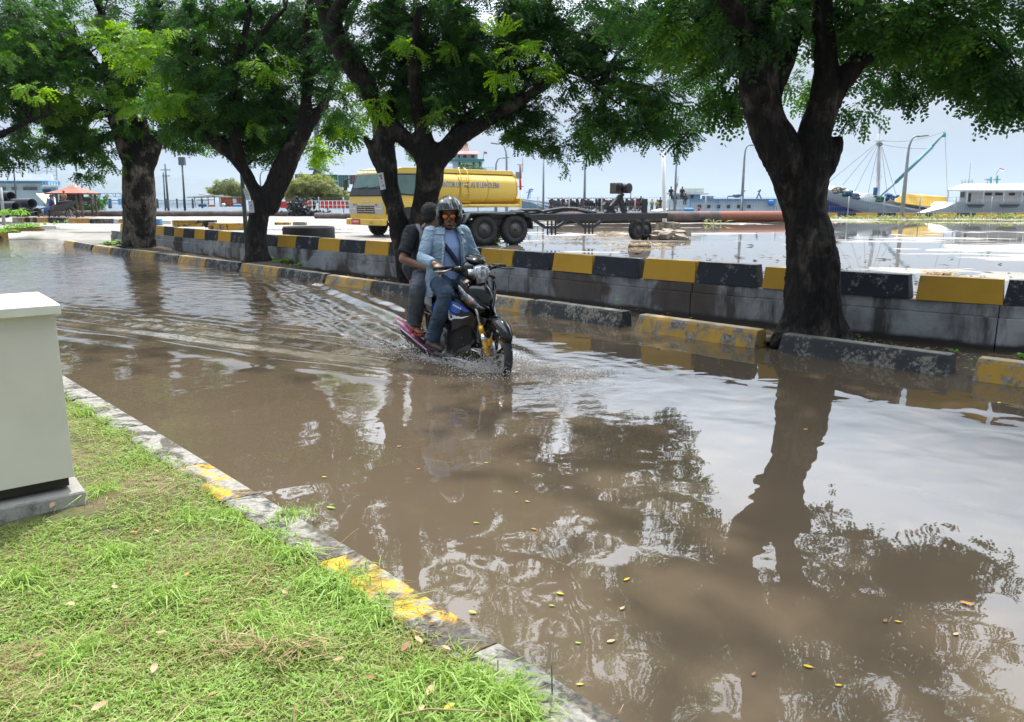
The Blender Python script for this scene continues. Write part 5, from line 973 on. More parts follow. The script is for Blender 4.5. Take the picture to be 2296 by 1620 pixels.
# crane
cr_ = thing('dock_crane', 'grey dockside crane with a green glass cab above the containers', 'crane', tuple(P(712, 395, 98)))
CG = paint('crane_grey', (.20, .25, .29), .5)
MB().loft([[P(700, 392, 98), P(722, 392, 98), P(722, 392, 100), P(700, 392, 100)], [P(704, 380, 98), P(718, 380, 98), P(718, 380, 100), P(704, 380, 100)]]).build('pedestal', CG, cr_, world=True)
MB().pbox(692, 720, 377, 380.5, 97, 2.5).build('slew_platform', CG, cr_, world=True); MB().pbox(704, 717, 339, 377, 98, 2).build('machinery_house', CG, cr_, world=True)
MB().pbox(720, 731, 359, 381, 97, 2).build('cab', paint('cab_teal', (.10, .26, .27), .3), cr_, world=True); MB().pbox(721, 730, 362, 375, 96.95, .05).build('cab_window', paint('cab_glass', (.35, .5, .52), .1), cr_, world=True)
m_ = MB(); [m_.beam(P(xa, ya, 98), P(xb, yb_, 98), .22, .22) for xa, ya, xb, yb_ in ((704, 372, 708, 290), (718, 372, 712, 290), (706, 340, 716, 330), (707, 320, 714, 310), (706, 355, 717, 345), (712, 290, 735, 210), (708, 290, 728, 205))]; m_.build('boom', CG, cr_, world=True)
MB().pbox(691, 702, 366, 367, 97.5, .1).pbox(691, 692, 366, 377, 97.5, .1).pbox(691, 702, 371, 372, 97.5, .1).build('guard_rail', CG, cr_, world=True)
# ------------------------------------------------------------------ ship behind the truck
sp1 = thing('ship', 'white ship superstructure with a red roof and teal deck behind the yellow tank', 'ship', tuple(P(1050, 400, 95)))
MB().pbox(1015, 1081, 361, 380, 95, 6).build('bridge_house', WHITEP, sp1, world=True); MB().pbox(1018, 1071, 345, 357, 96, 5).build('wheelhouse', WHITEP, sp1, world=True); MB().loft([[P(1012, 346, 95), P(1074, 346, 95), P(1074, 346, 102), P(1012, 346, 102)], [P(1018, 339, 96), P(1072, 340, 96), P(1072, 340, 101), P(1018, 339, 101)]]).build('red_roof', REDP, sp1, world=True)
MB().pbox(1005, 1086, 357, 361.5, 94.3, 7).build('teal_deck', TEALP, sp1, world=True); MB().pbox(1000, 1092, 378, 410, 95, 7).build('lower_house', WHITEP, sp1, world=True)
for x in (1028, 1039, 1042.5, 1057, 1060.5): MB().pbox(x, x+2.8, 348, 354.5, 95.9, .1).build('window', GLASS, sp1, world=True)
for x in (1028, 1036, 1060, 1074): MB().pbox(x, x+4, 364, 374, 94.9, .1).build('window', GLASS, sp1, world=True)
m_ = MB(); [m_.pbox(1000+k*8, 1000.6+k*8, 376, 384, 94, .1) for k in range(14)]; m_.pbox(1000, 1115, 376, 377, 94, .1).pbox(1000, 1115, 380, 380.6, 94, .1); m_.build('deck_rail', WHITEP, sp1, world=True)
m_ = MB(); [m_.beam(P(1035+k*5, 340, 97), P(1045+k, 322, 97), .1, .1) for k in range(4)]; m_.build('mast_frame', paint('yellow_frame', (.6, .45, .2)), sp1, world=True)
for x, y in ((1044, 372), (1066, 374), (1072, 386)): tag(crown('potted_plant', None, *blob_pts([(tuple(P(x, y, 93.5)), (.45, .3, .4), 14, .5)])[:2], LEAF, 1.5, None, 'f', 5, 5, .12, .07), 'green potted plant on the deck of the red roofed ship, ' + {1044: 'leftmost', 1066: 'upper right', 1072: 'lowest right'}[x], 'plant', kind='stuff')
def flag(x, ytop, ybot, Y, w_, h_, label, lean=0, tip=0):
    b = P(x, ybot, Y); t = P(x+lean, ytop, Y); o = thing('flag', label, 'flag', tuple(b)); MB().tube([b, t], .03, 6).build('pole', GREYP, o, world=True)
    for k, m in ((0, REDP), (1, WHITEP)): 
        q = [P(x+lean, ytop+k*h_/2, Y), P(x+lean+w_*.5, ytop+k*h_/2+tip*.4, Y-.1), P(x+lean+w_, ytop+k*h_/2+tip, Y), P(x+lean+w_, ytop+(k+1)*h_/2+tip, Y), P(x+lean+w_*.5, ytop+(k+1)*h_/2+tip*.6, Y-.1), P(x+lean, ytop+(k+1)*h_/2, Y)]; MB().prism(q, (0, .03, 0)).build(['red_stripe', 'white_stripe'][k], m, o, world=True)
flag(1083, 340, 357, 94, 7, 6, 'small red and white flag flying on the red roofed ship', 2, 2)
flag(1188, 423, 446, 64, 6, 4, 'small red and white flag on a blue boat mast beside the truck', 2, 2)
flag(2233, 377, 392, 62, 10, 5, 'red and white flag above the roof of the white ferry', 8, 3)
# ------------------------------------------------------------------ boats
def hull(name, par, stations, m, zlist=None):
    rings = []
    for (x, ytop, ybot, Y, hw_) in stations:
        t = P(x, ytop, Y); b = P(x, ybot, Y); rings.append([(t.x, Y, t.z), (b.x, Y+hw_*.35, b.z), (b.x, Y+hw_*1.65, b.z), (t.x, Y+2*hw_, t.z)])
    return MB().loft(rings).build(name, m, par, world=True)
# middle ferry
fb = thing('ferry_boat', 'long low white passenger boat with blue trim moored behind the rusty pipe', 'boat', tuple(P(1640, 480, 68)))
hull('hull', fb, [(1478, 474, 500, 66, 2.0), (1500, 470, 500, 66, 2.2), (1640, 468, 500, 68, 2.2), (1760, 466, 500, 70, 1.6), (1800, 460, 500, 71, .3)], WHITEP)
MB().pbox(1496, 1752, 448, 474, 66.5, 3.6).build('cabin', WHITEP, fb, world=True); MB().pbox(1545, 1760, 446, 449, 66.2, 4.0).build('deck_edge', BLUEP, fb, world=True)
for x in (1565, 1586, 1608, 1630, 1653, 1676):
    f = MB().pbox(x, x+7, 460, 467, 66.42, .1).build('window', GLASS, fb, world=True)
MB().pbox(1500, 1570, 436, 449, 67, 3).build('wheelhouse', paint('cream_paint', (.6, .6, .54)), fb, world=True); MB().pbox(1494, 1590, 433.5, 436.5, 66.6, 3.6).build('wheelhouse_roof', WHITEP, fb, world=True); MB().pbox(1524, 1578, 423, 434, 67.5, 2.2).build('upper_box', paint('pale_green_canvas', (.45, .52, .48), .7), fb, world=True)
for x0, x1 in ((1503, 1507), (1511, 1516), (1528, 1534), (1549, 1555)): MB().pbox(x0, x1, 438, 446, 66.95, .06).build('window', GLASS, fb, world=True)
MB().pbox(1574, 1600, 440, 450, 66.9, .5).build('railing_panel', paint('pinkish_slats', (.4, .28, .25)), fb, world=True)
MB().tube([P(1631, 449, 68), P(1632, 440.6, 68), P(1658, 440, 68)], .06, 6).tube([P(1658, 440, 68), P(1664, 440, 68), P(1666, 430, 68), P(1671, 428, 68)], .06, 6).build('exhaust_pipe', DKP, fb, world=True); MB().ell(P(1653, 439, 68), (.42, .2, .16)).build('muffler', DKP, fb, world=True); MB().pbox(1647, 1659, 443, 444, 68, .3).build('muffler_stand', DKP, fb, world=True)
m_ = MB(); [m_.beam(P(a_, b_, 69), P(c_, d_, 69), .09, .09) for a_, b_, c_, d_ in ((1705, 425, 1696, 447), (1701, 434, 1707, 446), (1699, 430, 1706, 428))]; m_.build('anchor_davit', DKP, fb, world=True)
m_ = MB(); m_.beam(P(1514, 432, 68), P(1519, 412, 68), .12, .12); m_.build('radar_mast', paint('orange_mast', (.5, .2, .1)), fb, world=True); MB().tube([P(1519, 412, 68), P(1521, 395, 68)], .03, 6).build('antenna', GREYP, fb, world=True)
for x in (1548, 1610, 1670, 1735): MB().pbox(x, x+.8, 449, 474, 66.3, .06).build('stanchion', BLUEP, fb, world=True)
tag(MB().pbox(1533, 1556, 467, 475, 65, 1).build('water_tank', BLUEP, bevel=.1), 'light blue tank on the stern of the low white boat', 'tank'); tag(MB().pbox(1564, 1570, 466, 473, 65, .5).build('red_canister', REDP, bevel=.08), 'small red canister beside the light blue tank', 'canister'); tag(MB().pbox(1723, 1738, 449, 462, 66, .3).build('blue_cargo', paint('bright_blue_tarp', (.04, .3, .75)), bevel=.3), 'bright blue cargo on the boat right before the nearest trunk', 'cargo')
# sailing cargo boat
sb = thing('sailing_boat', 'wooden cargo boat with a high white bow, blue underside and tall mast', 'boat', tuple(P(1960, 480, 60)))
HW = mat('white_wood_hull', (.88, .88, .89), (.76, .77, .78), 1.5, .6, stretch=(1, 1, 9)); 
st = [(1795, 402, 410, 63, .12), (1822, 415, 432, 62.6, .8), (1850, 425, 447, 62.3, 1.3), (1887, 438, 463, 62, 1.8), (1956, 454, 484, 61.3, 2.3), (2053, 472, 494, 61, 2.4), (2120, 478, 496, 61, 2.2), (2160, 479, 496, 61, 1.8)]
hull('hull', sb, st, HW); hull('lower_hull', sb, [(1822, 431.5, 440, 62.62, .6), (1850, 446.5, 466, 62.32, 1.1), (1866, 454, 490, 62.2, 1.3), (1887, 462.5, 494, 62.02, 1.7), (1956, 483.5, 498, 61.32, 2.1), (1990, 490, 498, 61.1, 2.2)], paint('blue_antifoul', (.025, .045, .26)))
m_ = MB(); 
for (a_, b_) in zip(st[:-1], st[1:]): m_.beam(P(a_[0], a_[1]-1, a_[3]-.05), P(b_[0], b_[1]-1, b_[3]-.05), .2, .14)
m_.build('gunwale', WHITEP, sb, world=True)
hull('deck_house', sb, [(1935, 436, 448, 61.9, 1.2), (1950, 434, 454, 61.9, 1.4), (2020, 455, 468, 61.7, 1.6), (2100, 470, 478, 61.6, 1.6)], WHITEP); MB().loft([[P(1825, 418, 63), P(1950, 450, 62), P(1950, 450, 65), P(1825, 418, 65.5)], [P(1825, 409, 63.4), P(1945, 440, 62.6), P(1945, 438, 64.6), P(1825, 407, 65)]]).build('fore_deck', WHITEP, sb, world=True)
MB().tube([P(1967, 450, 62.5), P(1972, 300, 62.5)], [.19, .13], 10).tube([P(1972, 310, 62.5), P(1973.5, 252, 62.5)], [.09, .03], 8).build('mast', paint('pale_mast', (.55, .58, .62)), sb, world=True)
MB().beam(P(1961, 318, 62.4), P(1984, 316, 62.4), .12, .12).beam(P(1957, 399, 62.4), P(1981, 397, 62.4), .07, .07).build('crosstree', WHITEP, sb, world=True); MB().ell(P(1972, 324, 62.3), (.25, .2, .18)).build('masthead_block', DKP, sb, world=True)
MB().tube([P(1975, 440, 62), P(2008, 410, 62)], [.06, .09], 8).tube([P(2008, 410, 62), P(2090, 330, 62)], [.13, .13], 8).tube([P(2090, 330, 62), P(2119, 297, 62)], [.09, .06], 8).build('boom', paint('teal_boom', (.09, .26, .32)), sb, world=True)
MB().tube([P(2118, 297, 62), P(2116, 308, 62)], [.1, .16], 8).build('pulley_block', TEALP, sb, world=True)
rg_ = MB()
for (xa, ya, xb, yb_, k) in ((1972, 316, 1890, 415, 0), (1972, 316, 1860, 408, 0), (1974, 316, 2119, 295, 10), (1974, 324, 2078, 334, 3), (1972, 318, 1915, 433, 0), (1972, 318, 1945, 440, 0), (1976, 330, 1990, 440, 0), (2119, 300, 2124, 432, 0), (1978, 330, 2010, 440, 0), (1858, 408, 1770, 440, 3)):
    pts_ = [P(xa+(xb-xa)*f, ya+(yb_-ya)*f+k*math.sin(f*math.pi), 62) for f in np.linspace(0, 1, 8)]; rg_.tube(pts_, .018, 4)
rg_.build('rigging', paint('rope', (.30, .32, .33), .9), sb, world=True)
YT = mat('yellow_tarpaulin', (.72, .46, .05), (.62, .38, .04), 1.5, .55, bump=.2)
m_ = MB(); m_.loft([[P(2006, 449, 60.8), P(2005, 453, 60.6), P(2005, 453, 65), P(2006, 449, 65)], [P(2025, 434, 61.2), P(2022, 457, 60.6), P(2022, 457, 65), P(2025, 434, 64.6)], [P(2075, 438, 61.2), P(2075, 464, 60.6), P(2075, 464, 65), P(2075, 438, 64.6)], [P(2125, 442, 61.2), P(2118, 470, 60.6), P(2118, 470, 65), P(2125, 442, 64.6)]]); tag(m_.build('tarpaulin', YT, bevel=.15), 'long yellow tarpaulin covering cargo on the wooden sailing boat', 'tarpaulin')
tag(MB().lathe([(.15, 0), (.16, .02), (.16, .56), (.15, .58)], P(1962, 438, 60.9)-Vector((0, 0, .0)), (0, 0, 1), 14).build('blue_barrel', paint('blue_barrel_plastic', (.03, .16, .42))), 'blue barrel standing at the foot of the sailing boat mast', 'barrel')
for x, y, s, c, lb in ((1879, 427, 13, (.36, .32, .26), 'tan heap of sacks and ropes on the bow'), (1901, 433, 12, (.06, .16, .22), 'dark blue net heap beside the tan sacks on the bow'), (1920, 440, 10, (.20, .25, .36), 'grey blue sack heap behind the bow rail'), (1992, 442, 14, (.04, .12, .30), 'blue net heap right of the blue barrel'), (1972, 446, 11, (.10, .25, .20), 'green net heap at the foot of the mast')):
    m_ = MB(); rg = random.Random(x)
    for k in range(26): q = P(x+rg.gauss(0, s*.42), y+rg.uniform(-5, 6)*(1), 61+rg.uniform(-.2, .6)); m_.ell(q, (rg.uniform(.08, .2), rg.uniform(.15, .3), rg.uniform(.06, .14)), M3(rg.uniform(0, 3), rg.uniform(-.6, .6)), 8, 5)
    tag(m_.build('net_heap', mat('net_cloth_%d' % x, c, tuple(q*.5 for q in c), 8, .9)), lb, 'net')
# white ferry at the right
wf_ = thing('passenger_ferry', 'white two decked ferry with a broad white roof at the right edge', 'boat', tuple(P(2230, 480, 60)))
HG = paint('pale_grey_hull', (.88, .89, .91), .5, (.82, .83, .85)); hull('hull', wf_, [(2060, 480, 500, 58.3, .3), (2120, 466, 500, 58, 1.0), (2150, 453, 500, 57.6, 2.0), (2200, 453, 500, 57.5, 2.6), (2420, 452, 500, 57.5, 2.8)], HG)
MB().pbox(2152, 2420, 429, 453.5, 57.8, 4.6).build('upper_cabin', WHITEP, wf_, world=True)
MB().loft([[P(2124, 428, 57.0), P(2420, 429, 57.0), P(2420, 429, 64), P(2124, 428, 64)], [P(2124, 425, 57.0), P(2420, 425.5, 57.0), P(2420, 425.5, 64), P(2124, 425, 64)], [P(2160, 413, 58.4), P(2420, 412, 58.4), P(2420, 412, 62.5), P(2160, 413, 62.5)]]).build('roof', paint('bright_white_roof', (.85, .87, .9)), wf_, world=True)
for x in (2125.5, 2169, 2205, 2250.5, 2292): MB().pbox(x-.8, x+1.4, 429, 455, 57.1, .12).build('post', WHITEP, wf_, world=True)
for x0, x1 in ((2210, 2224), (2233, 2248), (2263, 2276), (2291, 2306)): MB().pbox(x0, x1, 433, 438.5, 57.74, .08).build('window', GLASS, wf_, world=True)
MB().pbox(2154, 2163, 432, 443, 57.7, .1).build('front_window', paint('pane_blue', (.16, .22, .28), .15), wf_, world=True); MB().pbox(2170, 2177, 434, 454, 57.7, .1).build('doorway', GLASS, wf_, world=True)
for x0, x1 in ((2168, 2210), (2241, 2289)):
    a = P(x0, 459, 57.3); b = P(x1, 459, 57.3); MB().prism([a, b, b+Vector((-.25, 0, -.22)), a+Vector((.25, 0, -.22))], (0, .12, 0)).build('hull_window', GLASS, wf_, world=True)
for x in (2202, 2248): MB()
for x, y in ((2222, 397), (2236, 394)): MB().tube([P(x-1, 418, 59), P(x, y, 59)], .07, 8).build('funnel', TEALP, wf_, world=True)
for x, yb_ in ((2214, 415), (2234, 412)): MB().tube([P(x, yb_+3, 59.5), P(x, 407, 59.5)], .03, 6).lathe([(.0, .05), (.25, .1), (.28, .2)], P(x, 408, 59.5), (0, 0, 1), 10).build('vent', GREYP, wf_, world=True)
m_ = MB(); [m_.tube([P(x, 418, 59), P(x, 402, 59)], .025, 5) for x in (2157, 2164, 2172, 2180)]; m_.tube([P(2173, 412, 59), P(2176, 366, 59)], .02, 5); m_.beam(P(2156, 409, 59), P(2182, 408, 59), .04, .04); m_.build('antenna_frame', GREYP, wf_, world=True)
# small blue boat beside the truck and inflatables
bt = thing('fishing_boat', 'pale blue boat bow sweeping up behind the weather mast', 'boat', tuple(P(1200, 470, 64))); hull('hull', bt, [(1168, 446, 470, 63, .9), (1200, 451, 472, 63, 1.2), (1260, 458, 476, 63, 1.2), (1300, 462, 478, 63, .8)], paint('pale_blue_hull', (.35, .5, .6))); MB().beam(P(1183, 447, 63.5), P(1188, 424, 63.5), .12, .12).beam(P(1179, 432, 63.4), P(1194, 430, 63.4), .05, .05).build('mast', BLUEP, bt, world=True)
MB().beam(P(1165, 448, 62.5), P(1250, 464, 62.5), .12, .12).beam(P(1195, 455, 62.3), P(1230, 470, 62.3), .1, .1).build('gunwale', WHITEP, bt, world=True)
# row of parked bikes/people at quay (behind fence)
lbl_b = ['first', 'second', 'third']; rg = random.Random(12)
for i in range(16):
    x = 1236+i*13.5+rg.uniform(-3, 3)
    simple_bike(x, 477.5, 57+rg.uniform(-.6, .6), 1.9, 'dark motorcycle, %s in the row parked behind the harbour fence' % ['leftmost', 'second from the left', 'third from the left', 'fourth from the left', 'fifth from the left', 'sixth from the left', 'seventh from the left', 'eighth from the left', 'eighth from the right', 'seventh from the right', 'sixth from the right', 'fifth from the right', 'fourth from the right', 'third from the right', 'second from the right', 'rightmost'][i], [BLACKP, paint('dark_fairing', (.08, .09, .11), .3), paint('dark_red_fairing', (.2, .03, .03), .3), BLACKP][i % 4], 1.2+rg.uniform(-.5, .5), 'motorcycles parked in a row behind the harbour fence', False)
for i, (x, y, h, s, t_, lb) in enumerate(((1436, 468, 1.7, GREYC, DK, 'standing person in grey, tallest of the group on the quay'), (1447, 470, 1.5, DK, DK, 'person in dark clothes beside the person in grey on the quay'), (1461, 470, 1.5, YELC, DK, 'person in orange yellow beside a parked bike'), (1473, 471, 1.5, YELC, DK, 'person in bright yellow near the left end of the low white boat'), (1480, 468, 1.6, DK, DK, 'dark dressed person right beside the one in bright yellow'), (1424, 474, 1.3, DK, DK, 'dark dressed person sitting on a bike near the post'), (1370, 474, 1.5, DK, GREYC, 'dark dressed person left of the trailer winch'), (1345, 474, 1.5, YELC, DK, 'person in yellow in the row of bikes'))):
    far_person(x, y+9, 78, h*.93, s, t_, lb)
for x, y, lb in ((1504, 447, 'passenger in dark clothes at the left end of the boat wheelhouse'), (1529, 447, 'passenger at the second opening of the boat wheelhouse'), (1512, 462, 'passenger sitting on the boat stern, left of two'), (1536, 462, 'passenger sitting on the boat stern, right of two')): far_person(x, y, 66, 1.3, DK, DK, lb, True)
for i, x in enumerate((1261, 1300)): 
    q = P(x, 470, 57.8); t_ = thing('covered_load', ['dark round covered load behind the fence, the left of two', 'dark round covered load behind the fence, the right of two'][i], 'covered load', tuple(q)); MB().tube([(q.x-.45, 57.8, .9), (q.x+.45, 57.8, .9)], [.42, .45], 12, side=(0, 0, 1)).build('cover', DK, t_, world=True); MB().lathe([(.42, 0), (.42, .05)], (q.x-.48, 57.8, .9), (1, 0, 0), 14).build('front_disc', paint('dark_grey_disc', (.08, .09, .1)), t_, world=True)
# ================================================================== tank truck
YEL = mat('truck_yellow_paint', (.80, .56, .08), (.75, .51, .07), 1.2, .32, coat=.4, bump=.02); YELD = paint('dull_yellow_paint', (.55, .37, .06), .5)
RUB = mat('tyre_rubber', (.045, .045, .048), (.025, .025, .028), 12, .8, bump=.3); RIMB = paint('black_rim', (.09, .09, .095), .45); CHR = mat('chrome', (.75, .76, .78), (.6, .62, .65), 8, .15, metal=1); LENS = paint('clear_lens', (.55, .58, .60), .12); TRIM = paint('black_trim', (.025, .025, .028), .4)
WSH = paint('windscreen_glass', (.12, .20, .19), .08)
def wheel(par, c, ax, r, wd, name='wheel', rim=RIMB, bolts=True):
    ax = Vector(ax).normalized(); c = Vector(c); w_ = MB().lathe([(r*.58, -wd/2), (r*.90, -wd/2), (r*.985, -wd*.36), (r, -wd*.2), (r, wd*.2), (r*.985, wd*.36), (r*.90, wd/2), (r*.58, wd/2), (r*.55, 0)], c, ax, 36, closed=True).build(name, RUB, par)
    t = MB(); a, b = frame(ax)
    for k in range(30):
        th = 2*math.pi*k/30; d = a*math.cos(th)+b*math.sin(th); t.beam(c+d*(r*1.0)-ax*wd*.42, c+d*(r*1.0)+ax*wd*.42, r*.03, r*.09, tuple(d))
    t.build('tread', RUB, w_)['kind'] = 'stuff'
    MB().lathe([(r*.58, wd*.42), (r*.56, wd*.30), (r*.45, wd*.10), (r*.30, wd*.12), (r*.26, wd*.30), (r*.10, wd*.34), (0.001, wd*.34)], c, ax, 28).build('rim', rim, w_)
    h = MB(); [h.lathe([(r*.035, wd*.1), (r*.035, wd*.2)], c+(a*math.cos(2*math.pi*k/8)+b*math.sin(2*math.pi*k/8))*r*.38, ax, 6) for k in range(8)]; h.lathe([(r*.12, wd*.3), (r*.10, wd*.5)], c, ax, 12); h.build('hub', TRIM, w_); return w_
hd = Vector((-.70, -.714, 0)); tk = thing('tank_truck', 'yellow water tanker truck with blue lettering parked facing left behind the trees', 'truck', (-4.16, 26.0, .27), math.atan2(hd.y, hd.x))
Wt = 2.0
# cab shell
side = [(0.02, .72), (.05, 1.0), (.02, 1.36), (-.10, 1.66), (-.30, 2.12), (-.42, 2.22), (-.8, 2.28), (-1.55, 2.30), (-1.68, 2.22), (-1.70, 1.2), (-1.70, .62), (-1.48, .62), (-1.44, .84), (-1.30, .96), (-.92, .97), (-.68, .90), (-.58, .72), (-.52, .56), (0, .56)]
rings = []
for yy, k in ((0, .0), (-.04, .02), (-Wt+.04, .02), (-Wt, 0)):
    tin = .07 if k == 0 else 0
    rings.append([(x-(.05 if k == 0 and x > -.3 else 0), yy+(0 if True else 0)+((-.05 if yy > -1 else .05) if z > 2.0 and k == 0 else 0), z-(.04 if k == 0 and z > 2.1 else 0)) for x, z in side])
MB().loft(rings).build('cab', YEL, tk, bevel=.02)
# windscreen and its black surround
def onfront(y, z, out_=.012):
    zs = [(.72, .02), (1.0, .05), (1.36, .02), (1.66, -.10), (2.12, -.30), (2.22, -.42), (2.28, -.8)]
    for (z0, x0), (z1, x1) in zip(zs[:-1], zs[1:]):
        if z0 <= z <= z1: return Vector((x0+(x1-x0)*(z-z0)/(z1-z0)+out_, y, z))
    return Vector((zs[-1][1]+out_, y, z))
def fpanel(name, y0, y1, z0, z1, m, out_=.012, th=.02, tk_=tk, ny=2, nz=5, top_in=0):
    rg = []
    for i in range(nz+1):
        z = z0+(z1-z0)*i/nz; ii = top_in*i/nz; rg.append([onfront(y0-ii, z, out_-th), onfront(y0-ii, z, out_), onfront(y1+ii, z, out_), onfront(y1+ii, z, out_-th)])
    return MB().loft(rg).build(name, m, tk_)
fpanel('windscreen_surround', -.04, -1.96, 1.34, 2.22, TRIM, .012, top_in=.04); fpanel('windscreen', -.12, -1.88, 1.62, 2.06, WSH, .022, top_in=.05); fpanel('wiper_panel', -.10, -1.90, 1.37, 1.60, BLACKP, .03)
text_mesh('COAST GUARD', .13, paint('pale_lettering', (.55, .62, .6)), 'lettering', tk, onfront(-1.0, 2.14, .03), (math.pi/2-.45, 0, math.pi/2), 1.35, .004, .001)
for a0, b0 in ((-.9, -.35), (-1.5, -.95)): MB().beam(onfront(a0, 1.60, .05), onfront(b0, 1.66, .05), .02, .02).build('wiper', TRIM, tk)
MB().ell((-.42, -.55, 1.72), (.05, .07, .08)).build('red_ornament', REDP, tk); MB().ell((-.38, -.55, 1.86), (.03, .10, .06)).build('white_ornament', WHITEP, tk)
# grille, headlights, badge, bumper
fpanel('grille', -.50, -1.50, .78, 1.06, paint('dark_grille', (.04, .045, .05), .4), .02, nz=2)
for z in (.84, .91, .985, 1.05): fpanel('grille_bar', -.50, -1.50, z-.008, z+.008, CHR, .032, nz=1)
for sgn, y0, y1 in ((1, -.04, -.48), (-1, -1.52, -1.96)): 
    fpanel('headlight', y0, y1, .76, 1.12, LENS, .025, nz=2); fpanel('headlight_bezel', y0, y1, .92, .945, CHR, .034, nz=1)
    fpanel('indicator', y0-.28 if sgn > 0 else y0-.06, y0-.38 if sgn > 0 else y0-.16, 1.03, 1.10, paint('amber_lens', (.6, .15, .04), .2), .036, nz=1)
m_ = MB()
for k in range(3):
    th = math.pi/2+k*2*math.pi/3; d = Vector((math.cos(th), math.sin(th))); s = Vector((-d.y, d.x)); L = .062; q = [d*0, d*L*.5+s*L*.29, d*L, d*L*.5-s*L*.29]; m_.prism([onfront(-1.0+p.x, .915+p.y, .036) for p in q], (.008, 0, 0))
m_.build('badge', CHR, tk)
for k in range(4): fpanel('letter_plate', -.72-k*.15, -.80-k*.15, 1.16, 1.185, CHR, .02, nz=1)
MB().box((.06, -1.0, .50), (.22, 2.06, .22)).build('bumper', YEL, tk, bevel=.04); fpanel('bumper_gap', -.06, -1.94, .62, .74, TRIM, .0, nz=1)
pl = MB().box((.178, -1.42, .50), (.01, .50, .19)).build('number_plate', REDP, tk); text_mesh('B  8074 M', .095, WHITEP, 'lettering', tk, (.186, -1.42, .51), (math.pi/2, 0, math.pi/2), .85, .003, .001)
for y in (-1.86, -.55): MB().box((.176, y, .49), (.012, .16, .09)).build('fog_light', paint('amber_fog', (.7, .42, .06), .2), tk, bevel=.005)
# side window, door, handle
def spanel(name, poly, m, out_=.012, th=.02): return MB().prism([(x, out_, z) for x, z in poly], (0, -th, 0)).build(name, m, tk)
spanel('window_rubber', [(-.40, 1.40), (-.52, 2.08), (-1.42, 2.10), (-1.46, 1.58), (-1.25, 1.36)], TRIM, .006); spanel('side_window', [(-.46, 1.45), (-.56, 2.03), (-1.38, 2.05), (-1.41, 1.62), (-1.22, 1.41)], WSH, .012)
for x0, x1, z0, z1 in ((-1.52, -1.505, .97, 2.18), (-.32, -.305, .97, 1.62), (-1.51, -.32, .985, 1.0)): spanel('door_seam', [(x0, z0), (x1, z0), (x1, z1), (x0, z1)], YELD, .004)
spanel('door_handle', [(-1.22, 1.12), (-1.42, 1.12), (-1.44, 1.20), (-1.24, 1.22)], TRIM, .02)
spanel('arch_liner', [(-1.46, .62), (-1.42, .86), (-1.29, .985), (-.92, .995), (-.66, .92), (-.56, .72), (-.50, .56), (-.60, .5)], TRIM, .01); spanel('corner_guard', [(-.04, .76), (-.04, .96), (-.45, .96), (-.45, .70)], paint('navy_panel', (.05, .07, .10)), .015)
MB().beam((-.15, -2.0, 1.95), (-.05, -2.22, 1.9), .03, .03).box((-.02, -2.25, 1.72), (.05, .17, .36)).build('mirror', TRIM, tk, bevel=.01); MB().beam((-.15, 0, 1.95), (-.05, .2, 1.9), .03, .03).box((-.02, .24, 1.72), (.05, .17, .36)).build('mirror', TRIM, tk, bevel=.01)
# chassis and wheels
for y in (-.55, -1.45): MB().box((-3.5, y, .68), (5.8, .10, .20)).build('chassis_rail', TRIM, tk)
wheel(tk, (-1.05, -.16, .385), (0, 1, 0), .385, .22); wheel(tk, (-1.05, -Wt+.16, .385), (0, -1, 0), .385, .22); wheel(tk, (-4.55, -.18, .385), (0, 1, 0), .385, .24); wheel(tk, (-4.55, -Wt+.18, .385), (0, -1, 0), .385, .24); MB().tube([(-1.05, -.2, .385), (-1.05, -1.8, .385)], .06, 8).build('axle', TRIM, tk)
MB().box((-2.1, -1.0, .95), (.5, 1.9, .6)).build('tank_mount', TRIM, tk)
# tank: rounded octagon section
def tsec(x, k=1.0, dz=0):
    pts = []
    for j in range(40):
        th = 2*math.pi*j/40; c, s = math.cos(th), math.sin(th); n = 3.0; rr = (abs(c)**n+abs(s)**n)**(-1/n); pts.append((x, -1.0+rr*c*1.0*k, 1.63+dz+rr*s*.60*k))
    return pts
MB().loft([tsec(-2.0, .86), tsec(-2.03, .97), tsec(-2.10, 1), tsec(-3.3), tsec(-4.7), tsec(-6.22), tsec(-6.30, .97), tsec(-6.33, .86)], True).build('tank', YEL, tk)
for x in (-3.3, -4.7, -6.2): MB().loft([tsec(x+.015, 1.006), tsec(x-.015, 1.006)], True).build('tank_band', YELD, tk)
MB().loft([[(-2.1, -.50, 2.18), (-2.1, -.22, 2.16), (-2.1, -.24, 2.30), (-2.1, -.30, 2.31)], [(-6.15, -.50, 2.18), (-6.15, -.22, 2.16), (-6.15, -.24, 2.30), (-6.15, -.30, 2.31)], [(-6.35, -.45, 2.10), (-6.35, -.12, 2.02), (-6.30, -.14, 2.10), (-6.30, -.30, 2.16)]]).build('top_coaming', YEL, tk)
MB().loft([[(-2.1, -1.50, 2.18), (-2.1, -1.78, 2.16), (-2.1, -1.76, 2.30), (-2.1, -1.70, 2.31)], [(-6.2, -1.50, 2.18), (-6.2, -1.78, 2.16), (-6.2, -1.76, 2.30), (-6.2, -1.70, 2.31)]]).build('top_coaming', YEL, tk)
MB().tube([(-2.1, -.03, 1.02), (-6.35, -.03, 1.02)], .055, 10).build('side_tube', YEL, tk); MB().box((-4.2, -.35, .98), (4.2, .5, .06)).build('skirt', YEL, tk); MB().box((-6.42, -1.0, 1.12), (.12, 2.02, .34)).build('rear_bumper', YEL, tk, bevel=.02)
